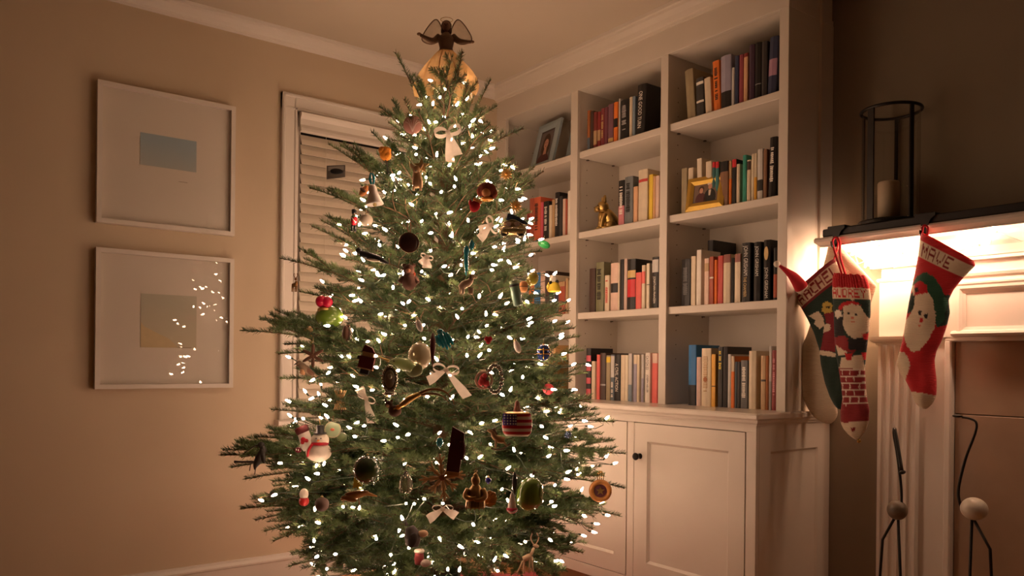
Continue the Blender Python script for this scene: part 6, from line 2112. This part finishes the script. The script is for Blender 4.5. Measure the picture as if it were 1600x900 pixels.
pt(r, 'stars', pm((.8, .78, .8), .3), *[('e', x, z, 1.25, 1.25, .7, -.36 * 23.2 * math.sqrt(1 - (x / 23.2) ** 2) - .8) for z in (14, 9.8, 5.6, 1.4) for x in (-19, -14.6, -10.2, -5.8, -2.2)])
pt(r, 'gold_rim', GOLD, ('l', [(18, 16.6), (19, 18), (16, 18.6)]))
r = orn((1.5907, 2.0721, 0.9235, 0.0021), 'brown_bell', 'small reddish brown wooden bell above the flag heart', 10, 6)
pt(r, 'bell', pm((.22, .07, .04), .5), ('l', [(6, -9), (6.5, -7), (4.5, 0), (3.5, 7), (1.5, 10)]))
pt(r, 'rim', GOLD, ('l', [(6.2, -9.5), (7, -8.4), (6.2, -7.4)]))
r = orn((1.4807, 2.0308, 0.8328, 0.0020), 'horse_ornament', 'tan rocking horse at the left of the flag heart', 16, 6, roll=-15)
pt(r, 'body', TANF, ('t', [(10, 0, -8), (2, 0, -4), (-4, 0, 2), (-5, 0, 10)], [5, 6, 4.5, 3.5]), ('e', -8, 12, 5.5, 3, 3, 0, 35))
pt(r, 'legs', TANF, ('t', [(8, -2, -9), (12, -2, -18)], [2, 1.5]), ('t', [(-3, -2, -4), (-7, -2, -16)], [2, 1.5]))
pt(r, 'rocker', BROWN, ('t', [(-14, -2, -15), (0, -2, -20), (18, -2, -15)], 1.3))
pt(r, 'mane', BROWN, ('t', [(-3, 0, 15), (-1, 0, 8), (0, 0, 2)], [1.5, 2, 1.2]))
r = orn((1.9477, 2.2256, 0.8037, 0.0024), 'mirror_ball', 'small dark blue mirror ball at the right below the counter edge', 7, 12)
pt(r, 'ball', pm((.10, .14, .22), .12, metal=.9, var=.5, scale=50), ('e', 0, 0, 6.4, 6.4))
cap(r, 6)

# snowman and friends, lower left
r = orn((1.1393, 2.6240, 0.7812, 0.0023), 'snowman_ornament', 'glittery white snowman in a black top hat with a red scarf', None)
SNOW = pm((.74, .66, .55), .6, var=.08, scale=90, bump=.5)
pt(r, 'body', SNOW, ('e', -1, -14, 20, 15, 15), ('e', 1, 4, 14, 12, 12))
pt(r, 'scarf', RED, ('l', [(12.4, -3), (13.6, -1), (12.6, 1.6)], (1, 0)), ('t', [(-8, -11, -1), (-13, -13, -10), (-15, -12, -20)], [2.2, 2, 1.6]))
pt(r, 'hat', BLK, ('l', [(10, 14.5), (10, 15.6), (6, 16), (5.6, 27), (.5, 27.4)], (1, 0)))
pt(r, 'eyes', BLK, ('e', -2, 8, 1, 1, 1, -11.4), ('e', 5, 8, 1, 1, 1, -11.2))
pt(r, 'nose', ORANGEF, ('t', [(1.5, -11, 5), (0, -17, 4)], [1.4, .3]))
pt(r, 'cord', GOLD, ('t', [(1, 0, 27), (0, 0, 36), (1, 0, 46)], .5))
r = orn((1.1179, 2.7155, 0.7996, 0.0023), 'boot_ornament', 'white glass boot with dark red top and red flower, left of the snowman', None, roll=-25)
pt(r, 'boot', WHT, ('t', [(2, 0, 8), (1, 0, -4), (-2, -1, -14), (-10, -3, -17)], [9, 9.5, 9, 6]))
pt(r, 'cuff', DKRED, ('l', [(9.5, 4), (10.5, 6), (11, 13), (9, 15)], (2, 0)))
pt(r, 'flower', RED, ('e', 0, -6, 4, 4.5, 2, -10), ('e', -3, -9, 3, 3, 2, -9.5), ('e', 4, -9, 3, 3, 2, -9.5))
r = orn((1.1036, 2.7263, 0.7489, 0.0023), 'candy_ball', 'tiny dark red ball with white marks under the white boot', 5, 5)
pt(r, 'ball', pm((.22, .01, .03), .3), ('e', 0, 0, 5, 4.5))
pt(r, 'marks', WHT, ('e', -1.8, .8, .8, 1.6, .5, -4.6), ('e', 1.4, .4, .8, 1.6, .5, -4.6))
r = orn((1.1851, 2.6144, 0.8271, 0.0023), 'mint_disc', 'mint green round disc with a red centre beside the snowman', 12, 9, thread=RED)
pt(r, 'disc', MINT, ('e', 0, 0, 12, 12.4, 2.6))
pt(r, 'rim', pm((.55, .50, .32), .4), ('to', 0, 0, 12, 1))
pt(r, 'motif', pm((.60, .16, .08), .5), ('e', 0, 0, 3.4, 2.2, .8, -2.4))
r = orn((1.2193, 2.6137, 0.7983, 0.0023), 'leaf_ball', 'dull green ball half hidden right of the mint disc', 7, 5)
pt(r, 'ball', pm((.16, .22, .10), .4), ('e', 0, 0, 8, 7.5))
r = orn((1.1588, 2.4971, 0.9436, 0.0022), 'straw_angel', 'woven straw angel with spread skirt, left of centre', 12, 8)
pt(r, 'straws', STRAW, *[('t', [(x * .25, 0, 6), (x * .5, -1, -4), (x, 0, -18)], .8) for x in (-10, -7, -4, -1, 2, 5, 8)], *[('t', [(x * .3, -1, -2), (x, -1, 12)], .7) for x in (-9, -6, 6, 9)])
pt(r, 'head', STRAW, ('e', 0, 10, 3, 3.4))
pt(r, 'binding', pm((.5, .1, .05), .6), ('l', [(2.4, -1), (2.8, 0), (2.4, 1)]))

# black hummingbird on the lowest left bough
r = orn((0.9971, 2.8320, 0.7290, 0.0023), 'hummingbird_ornament', 'black long billed hummingbird on the lowest left bough, against the wall', None)
HB = pm((.022, .018, .014), .5, var=.3)
pt(r, 'body', HB, ('t', [(6, 0, 13), (7, 0, 4), (2, 0, -6), (-4, 0, -16), (-6, 0, -24)], [3.5, 6.5, 7.5, 4.5, 1]))
pt(r, 'head', HB, ('e', 4, 15, 5.4, 4.8, 4.6))
pt(r, 'bill', HB, ('t', [(0, 0, 15), (-8, -1, 12), (-24, -2, 0)], [1.4, 1, .5]))
pt(r, 'tail', HB, ('t', [(-6, 0, -12), (-28, 0, -12), (-38, 0, -12)], [2, 1.4, 2.2]))
pt(r, 'wing', HB, ('e', 8, -2, 4, 12, 2.2, -5, -12))
pt(r, 'legs', HB, ('t', [(-4, 0, -20), (-6, 0, -32)], .7), ('t', [(-12, 0, -14), (-14, 0, -26)], .7))
r = orn((1.1504, 2.2757, 0.7255, 0.0020), 'green_glass_ball', 'large dark green glass ball with beaded rim, lower left of centre', 23, 5)
pt(r, 'ball', pm((.035, .075, .025), .1, coat=1.0, var=.15, scale=10), ('e', 0, 0, 22.5, 23))
pt(r, 'beads', SILVER, *[('e', 23.2 * math.cos(a), 23.6 * math.sin(a), .8, .8, .8, -1) for a in [i * PI / 17 for i in range(34)]])
cap(r, 23)
r = orn((1.1373, 2.3251, 0.6777, 0.0021), 'tree_ornament', 'tiny yellow fir tree cutout below the dark green ball', 10, 4, roll=-15)
pt(r, 'cutout', YEL, ('p', [(-1.5, -9), (1.5, -9), (1.5, -6), (8, -6), (4, -1), (6, -1), (2.5, 4), (4, 4), (0, 11), (-4, 4), (-2.5, 4), (-6, -1), (-4, -1), (-8, -6), (-1.5, -6)], -1, 1), smooth=False)
r = orn((1.3234, 2.0302, 0.7955, 0.0020), 'velvet_figure', 'tall dark maroon velvet figure in the lower middle with a gold hem', None, roll=6)
pt(r, 'robe', pm((.085, .006, .008), .8, var=.15, sheen=.4), ('p', [(-11, -30), (9, -33), (11, 20), (10, 30), (-9, 38), (-10, 18)], -5, 5), smooth=False)
pt(r, 'hem', pm((.50, .30, .12), .5), ('b', -11.6, 9.8, -5.6, 5.6, -36, -30), smooth=False)
pt(r, 'sleeve', pm((.07, .006, .008), .8), ('t', [(8, -4, 18), (11, -6, 4), (10, -6, -10)], [3.5, 4, 2.6]))
pt(r, 'fur_trim', CREAM, ('e', 10, 10, 1.6, 5, 2, -4))
r = orn((1.2955, 2.0612, 0.7157, 0.0020), 'straw_snowflake', 'big straw snowflake with eight forked arms in the lower middle', 36, 4)
for i in range(8):
    a = i * PI / 4 + .12
    L = 36 if i % 2 == 0 else 27
    ca, sa = math.cos(a), math.sin(a)
    pr = [('t', [(3 * ca, 0, 3 * sa), (L * .6 * ca, -1, L * .6 * sa), (L * ca, 0, L * sa)], [1.8, 1.9, 1.6], 2)]
    for s in (-1, 1):
        b_ = a + s * .55
        pr.append(('t', [(L * .60 * ca, 0, L * .60 * sa), (L * .60 * ca + 12 * math.cos(b_), 0, L * .60 * sa + 12 * math.sin(b_))], [1.6, 1.4], 2))
        b_ = a + s * .18
        pr.append(('t', [(2 * ca, 1, 2 * sa), (L * .55 * math.cos(b_), 1, L * .55 * math.sin(b_))], [1.3, 1.2], 2))
    pt(r, 'arm', STRAW, *pr)
pt(r, 'knot', pm((.30, .12, .05), .7), ('e', 0, 0, 5, 5, 4, -1))
r = orn((1.2283, 2.1674, 0.6961, 0.0020), 'glass_lantern', 'clear cut glass lantern lit from behind, left of the snowflake', 17, 5)
pt(r, 'lantern', CRYSTAL, ('l', [(8, -18), (10, -14), (9, 0), (10, 3), (4, 12), (1, 17)]))
pt(r, 'ribs', SILVER, *[('t', [(9.6 * math.cos(a), 9.6 * math.sin(a), -14), (9.6 * math.cos(a), 9.6 * math.sin(a), 2), (1, 0, 16)], .6, 2) for a in [i * PI / 3 for i in range(6)]])
r = orn((1.3845, 2.0098, 0.6675, 0.0020), 'gold_figure', 'seated gold metal figure with folded arms in the lower middle', 28, 14)
AG = pm((.40, .25, .10), .32, metal=.85, var=.3, scale=30)
pt(r, 'torso', AG, ('t', [(0, 0, -22), (0, 0, -10), (0, 0, 4), (0, 0, 12)], [16, 14.5, 11, 6]))
pt(r, 'head', AG, ('e', 0, 19, 7, 8, 7))
pt(r, 'arms', AG, ('t', [(-11, -3, 6), (-15, -8, -4), (-6, -13, -7), (2, -13, -5)], [4.5, 4.5, 3.6, 2.6]), ('t', [(11, -3, 6), (15, -8, -4), (7, -13, -9), (-2, -14, -8)], [4.5, 4.5, 3.6, 2.6]))
pt(r, 'hat_loop', AG, ('l', [(4.5, 26), (3, 29), (1, 31)]), ('to', 0, 33, 2, .6))
pt(r, 'robe_pattern', pm((.22, .12, .05), .4, metal=.7), *[('t', [(-12 + i * 6, -12.5 - (2 if abs(i - 2) < 2 else 0), -12), (-13 + i * 6.5, -13 - (2 if abs(i - 2) < 2 else 0), -24)], .9, 2) for i in range(5)])
r = orn((1.4501, 2.0266, 0.6410, 0.0020), 'shell_ornament', 'orange fan shell right of the seated gold figure', None)
pt(r, 'fan', pm((.62, .30, .08), .4, trans=.15), ('p', [(-8, -10), (0, -13), (9, -9), (12, 0), (9, 9), (0, 13), (-6, 10)], -1.6, 1.6), smooth=False)
pt(r, 'ribs', AMBER, *[('t', [(-7, -1.8, -6), (11 * math.cos(a), -2, 11 * math.sin(a))], .7, 2) for a in (-.7, -.2, .3, .8, 1.3)])
r = orn((1.4514, 2.0364, 0.6962, 0.0020), 'blue_jewel', 'small deep blue glass jewel above the orange fan shell', 6, 5)
pt(r, 'jewel', pm((.01, .015, .35), .1, coat=.8), ('l', [(.5, -6), (5, -1), (5, 2), (2, 5)]))
cap(r, 5)
r = orn((1.5890, 1.9941, 0.6509, 0.0021), 'green_pear', 'shiny olive green glass pear, lower right', None)
pt(r, 'pear', GREENGLASS, ('t', [(0, 0, -24), (-1, 0, -14), (0, 0, 2), (2, 0, 16), (3, 0, 23)], [12, 21, 20.5, 16, 8]))
pt(r, 'dimple', pm((.10, .17, .02), .15, coat=.6), ('t', [(16, -8, 14), (13, -13, 2), (15, -11, -8)], [2, 2.6, 1.6]))
pt(r, 'stem', BROWN, ('t', [(3, 0, 26), (5, 0, 34)], 1.2))
r = orn((1.5193, 2.0007, 0.6178, 0.0020), 'peppermint_ornament', 'white cone on a pink candy base, left of the olive pear', None)
pt(r, 'cone', WHT, ('l', [(7, -5), (6, 4), (3, 16), (.6, 21)]))
pt(r, 'base', pm((.70, .06, .12), .3), ('l', [(4, -13), (8, -10), (9, -6), (7, -4)]))
pt(r, 'swirl', WHT, ('t', [(-7, -5, -8), (0, -9.4, -10), (7, -5, -7)], .9))
r = orn((1.5279, 1.9997, 0.6843, 0.0020), 'dark_icicle', 'slender dark glass drop hanging left of the olive pear', 20, 5)
pt(r, 'drop', pm((.04, .05, .045), .15, coat=.8), ('l', [(.6, -20), (3.4, -10), (4.6, 2), (3.2, 14), (1, 19)]))
r = orn((2.0465, 2.1509, 0.5948, 0.0024), 'hoop_ornament', 'amber woven hoop with a purple heart at the right edge', 19, 14)
pt(r, 'hoop', pm((.45, .20, .05), .4, metal=.3, var=.25), ('to', 0, 0, 14, 4))
pt(r, 'inner', pm((.16, .05, .07), .6), ('e', 0, 0, 11, 11, 2, 2))
pt(r, 'star', GOLD, ('p', star_pts(5, 7, 3), -1.5, 1), smooth=False)
pt(r, 'tassel', BRASS, *[('t', [(x, 0, 14), (x * 1.2, 0, 24), (x * .4, 0, 31)], .7, 2) for x in (-4, -1.5, 1.5, 4)])
r = orn((1.1322, 2.3182, 0.6339, 0.0020), 'gold_bird', 'golden brown bird with spread wings, lower left', None)
pt(r, 'body', pm((.40, .20, .06), .4, metal=.4), ('t', [(-24, 0, -4), (-12, 0, 0), (2, 0, 3), (16, 0, 6), (34, 0, 2)], [2, 5, 5.5, 3.5, 1]))
pt(r, 'wing', pm((.30, .13, .04), .45, metal=.3), ('e', 2, 7, 20, 4, 3, -3, -6), ('e', -10, -2, 13, 4, 3, -4, 14))
pt(r, 'leg', pm((.3, .15, .06), .5), ('t', [(4, -2, 0), (6, -3, -10), (2, -3, -18)], 1.2))
r = orn((1.0815, 2.6160, 0.5920, 0.0022), 'red_drop', 'red ball with a frosted white top near the lower left edge', None)
pt(r, 'ball', pm((.40, .02, .02), .3), ('e', 0, -4, 8, 8))
pt(r, 'frosting', SNOW, ('e', 0, 7, 7, 9, 7))
r = orn((1.0985, 2.5038, 0.5871, 0.0022), 'brown_ball', 'plain dark brown ball near the lower left, right of the red one', 10, 5)
pt(r, 'ball', pm((.09, .045, .03), .6), ('e', 0, 0, 11, 11))
cap(r, 11)
r = orn((1.1100, 2.9650, 0.5492, 0.0025), 'brown_ball', 'dark purple brown ball in the lowest left boughs', 9, 5)
pt(r, 'ball', pm((.075, .045, .04), .6), ('e', 0, 0, 10, 9))
cap(r, 9)
r = orn((1.6506, 2.0890, 0.4254, 0.0022), 'twig_reindeer', 'pale wooden twig reindeer at the lower right', None)
WD = pm((.52, .38, .24), .8, var=.15, scale=50)
pt(r, 'body', WD, ('t', [(-5, 0, -8), (6, 0, -2)], [4.6, 4.2]), ('t', [(6, 0, -2), (11, 0, 10)], [2.4, 2]), ('e', 14, 13, 5, 2.8, 2.8, 0, 15))
pt(r, 'legs', WD, ('t', [(-6, -2, -10), (-14, -2, -28)], 1.4), ('t', [(-4, 2, -10), (-4, 2, -30)], 1.4), ('t', [(5, -2, -4), (4, -2, -28)], 1.4), ('t', [(8, 2, -4), (10, 2, -28)], 1.4))
pt(r, 'antlers', WD, ('t', [(11, 0, 14), (6, 0, 24), (8, 0, 32)], 1), ('t', [(14, 0, 15), (18, 0, 25), (15, 0, 33)], 1))
r = orn((1.2864, 2.2087, 0.5095, 0.0021), 'grey_owl', 'dark grey felt owl with a cream beak, bottom centre', 22, 5)
pt(r, 'body', pm((.075, .06, .055), .9), ('t', [(-4, 0, -14), (-3, 0, 0), (-8, 0, 14)], [10, 13, 7]))
pt(r, 'ears', pm((.075, .06, .055), .9), ('t', [(-12, 0, 16), (-16, 0, 27)], [3, .6]))
pt(r, 'cheek', pm((.50, .33, .20), .8), ('e', 13, 5, 8, 5.5, 5, -3))
pt(r, 'wing', pm((.05, .04, .038), .9), ('e', -2, -4, 7, 12, 3, -10, 20))
r = orn((1.3265, 2.2348, 0.4287, 0.0021), 'red_boot', 'small dull red boot with a grey toe, bottom centre', 12, 5)
pt(r, 'shaft', pm((.22, .03, .03), .8), ('l', [(7, -9), (7.5, 0), (6.5, 10)], (-3, 0)))
pt(r, 'toe', pm((.35, .28, .24), .8), ('e', 7, -7, 9, 6, 6, -3))
pt(r, 'cuff', CREAM, ('l', [(7.4, 9), (8.2, 11), (7.2, 13)], (-3, 0)))
r = orn((1.3232, 2.1225, 0.8149, 0.0020), 'teal_jewel', 'sparkling teal glass jewel above the straw snowflake', 9, 5)
pt(r, 'jewel', pm((.02, .30, .40), .1, coat=.8), ('l', [(.5, -9), (5, -3), (6, 2), (3, 8)]))
cap(r, 8)
r = orn((1.8610, 2.2702, 1.5096, 0.0024), 'green_leaf', 'bright green glass leaf in the right boughs below the car', 9, 5)
pt(r, 'leaf', pm((.02, .22, .05), .3), ('e', 0, 0, 10, 6, 2, 0, 20))
pt(r, 'vein', pm((.04, .30, .08), .3), ('t', [(-9, -2, 3), (9, -2, -3)], .6))
r = orn((1.2728, 2.4660, 1.4254, 0.0022), 'fish_ornament', 'long black lacquered fish shape at the left, below the bell', 10, 5, roll=8)
pt(r, 'body', BLK, ('t', [(-26, 0, 4), (-14, 0, 3), (4, 0, 0), (20, 0, -5)], [5, 5.5, 5, 1.2]))
pt(r, 'belly', CREAM, ('e', -4, -3.5, 11, 2.4, 3, -3))
pt(r, 'head', BLK, ('e', -29, 8, 5, 5.5, 5))
for (P, lab) in (((1.6237, 2.1183, 1.1255, 0.0022), 'white glazed drop right of the tinsel wreath, above the blue egg'), ((1.3290, 2.2662, 1.1908, 0.0021), 'white glazed drop left of the turquoise ornament')):
    r = orn(P, 'white_drop', lab, 9, 5, roll=-20)
    pt(r, 'drop', WHT, ('l', [(1, -11), (4.5, -7), (5.2, 0), (3.4, 7), (1, 10)]))
    cap(r, 9)

# ------------------------------------------------------------------ angel on the top
ang = empty('angel_topper', (1.7000, 2.6959, 2.2027))
ang.location = (TX + 0.004, TY - 0.002, 2.13)
ang.rotation_euler = (0, 0, YAW)
tag(ang, 'gold gauze angel tree topper with wired wings and a dark bodice', 'tree topper')
GAUZE = sheer_mat((.80, .50, .20), .50)
WINGM = sheer_mat((.50, .38, .26), .55)
DKG = pm((.11, .055, .025), .7, var=.2)
m = MB()
n, rows = 60, 16
for i in range(rows + 1):
    s = i / rows
    zz = .180 - .195 * s
    base = .028 + (.118 - .028) * math.sin(min(1, s * 1.15) * PI / 2) ** .9
    if s > .85:
        base *= 1 - (s - .85) * .5
    for k in range(n):
        a = 2 * PI * k / n
        rr = base * (1 + s * (.13 * math.sin(5 * a + 1 + 2 * s) + .10 * math.sin(9 * a + 5 * s) + .05 * math.sin(17 * a + 9 * s)))
        m.v.append((rr * math.cos(a), rr * math.sin(a) * .9, zz + .012 * s * math.sin(4 * a + 2)))
m.f = [(i * n + k, i * n + (k + 1) % n, (i + 1) * n + (k + 1) % n, (i + 1) * n + k) for i in range(rows) for k in range(n)]
m.build('skirt', GAUZE, ang, True)
pf = MB()
for a in (-2.6, -1.9, -1.2, -.4, .3):
    pf.tube(smooth_pts([(.03 * math.cos(a), .03 * math.sin(a), .175), (.085 * math.cos(a + .1), .08 * math.sin(a + .1), .10), (.118 * math.cos(a + .25), .108 * math.sin(a + .25), .0)], 5), .0022, 6)
pf.build('pleats', pm((.40, .20, .06), .7), ang, True)
MB().tube(smooth_pts([(0, 0, .165), (0, 0, .19), (0, -.002, .225), (0, 0, .250)], 5), lerp_list([.033, .026, .034, .013], 5), 16).build('bodice', DKG, ang, True)
MB().ell((0, -.002, .276), (.018, .018, .022), 16, 12).build('head', pm((.16, .075, .04), .6), ang, True)
MB().ell((0, .004, .281), (.021, .019, .022), 16, 12).ell((-.013, .004, .262), (.009, .012, .016)).ell((.013, .004, .262), (.009, .012, .016)).build('hair', pm((.07, .03, .015), .7), ang, True)
MB().ell((-.006, -.0195, .279), .0022).ell((.006, -.0195, .279), .0022).ell((0, -.0205, .274), (.0018, .003, .003)).build('features', pm((.06, .02, .01), .6), ang, True)
MB().torus((0, .012, .309), .024, .0011, 26, 6).build('halo', BRASS, ang, True)
for s in (-1, 1):
    MB().tube(smooth_pts([(s * .028, 0, .238), (s * .050, -.012, .215), (s * .075, -.022, .208 if s > 0 else .220), (s * .100, -.026, .206 if s > 0 else .232)], 5), lerp_list([.012, .012, .0085, .006], 5), 10).build('sleeve', DKG, ang, True)
    MB().ell((s * .105, -.027, .206 if s > 0 else .235), (.009, .006, .006)).build('hand', pm((.20, .10, .05), .6), ang, True)
    # wing: gauze inside a wire outline
    out = smooth_pts([(s * .012, .018, .235), (s * .022, .024, .285), (s * .045, .030, .318), (s * .078, .030, .285), (s * .100, .026, .235), (s * .060, .022, .215), (s * .012, .018, .235)], 6)
    w = MB()
    cpt = Vector((s * .048, .024, .262))
    w.v = [tuple(cpt)] + [tuple(p) for p in out] + [tuple(cpt + (Vector(p) - cpt) * .5 + Vector((0, .004, 0))) for p in out]
    q = len(out)
    w.f = [(0, 1 + q + i, 1 + q + i + 1) for i in range(q - 1)] + [(1 + q + i, 1 + i, 2 + i, 2 + q + i) for i in range(q - 1)]
    wo = w.build('wing', WINGM, ang, True)
    MB().tube(out, .0022, 6).build('wing_wire', DKG, wo, True)

settle_lettering()
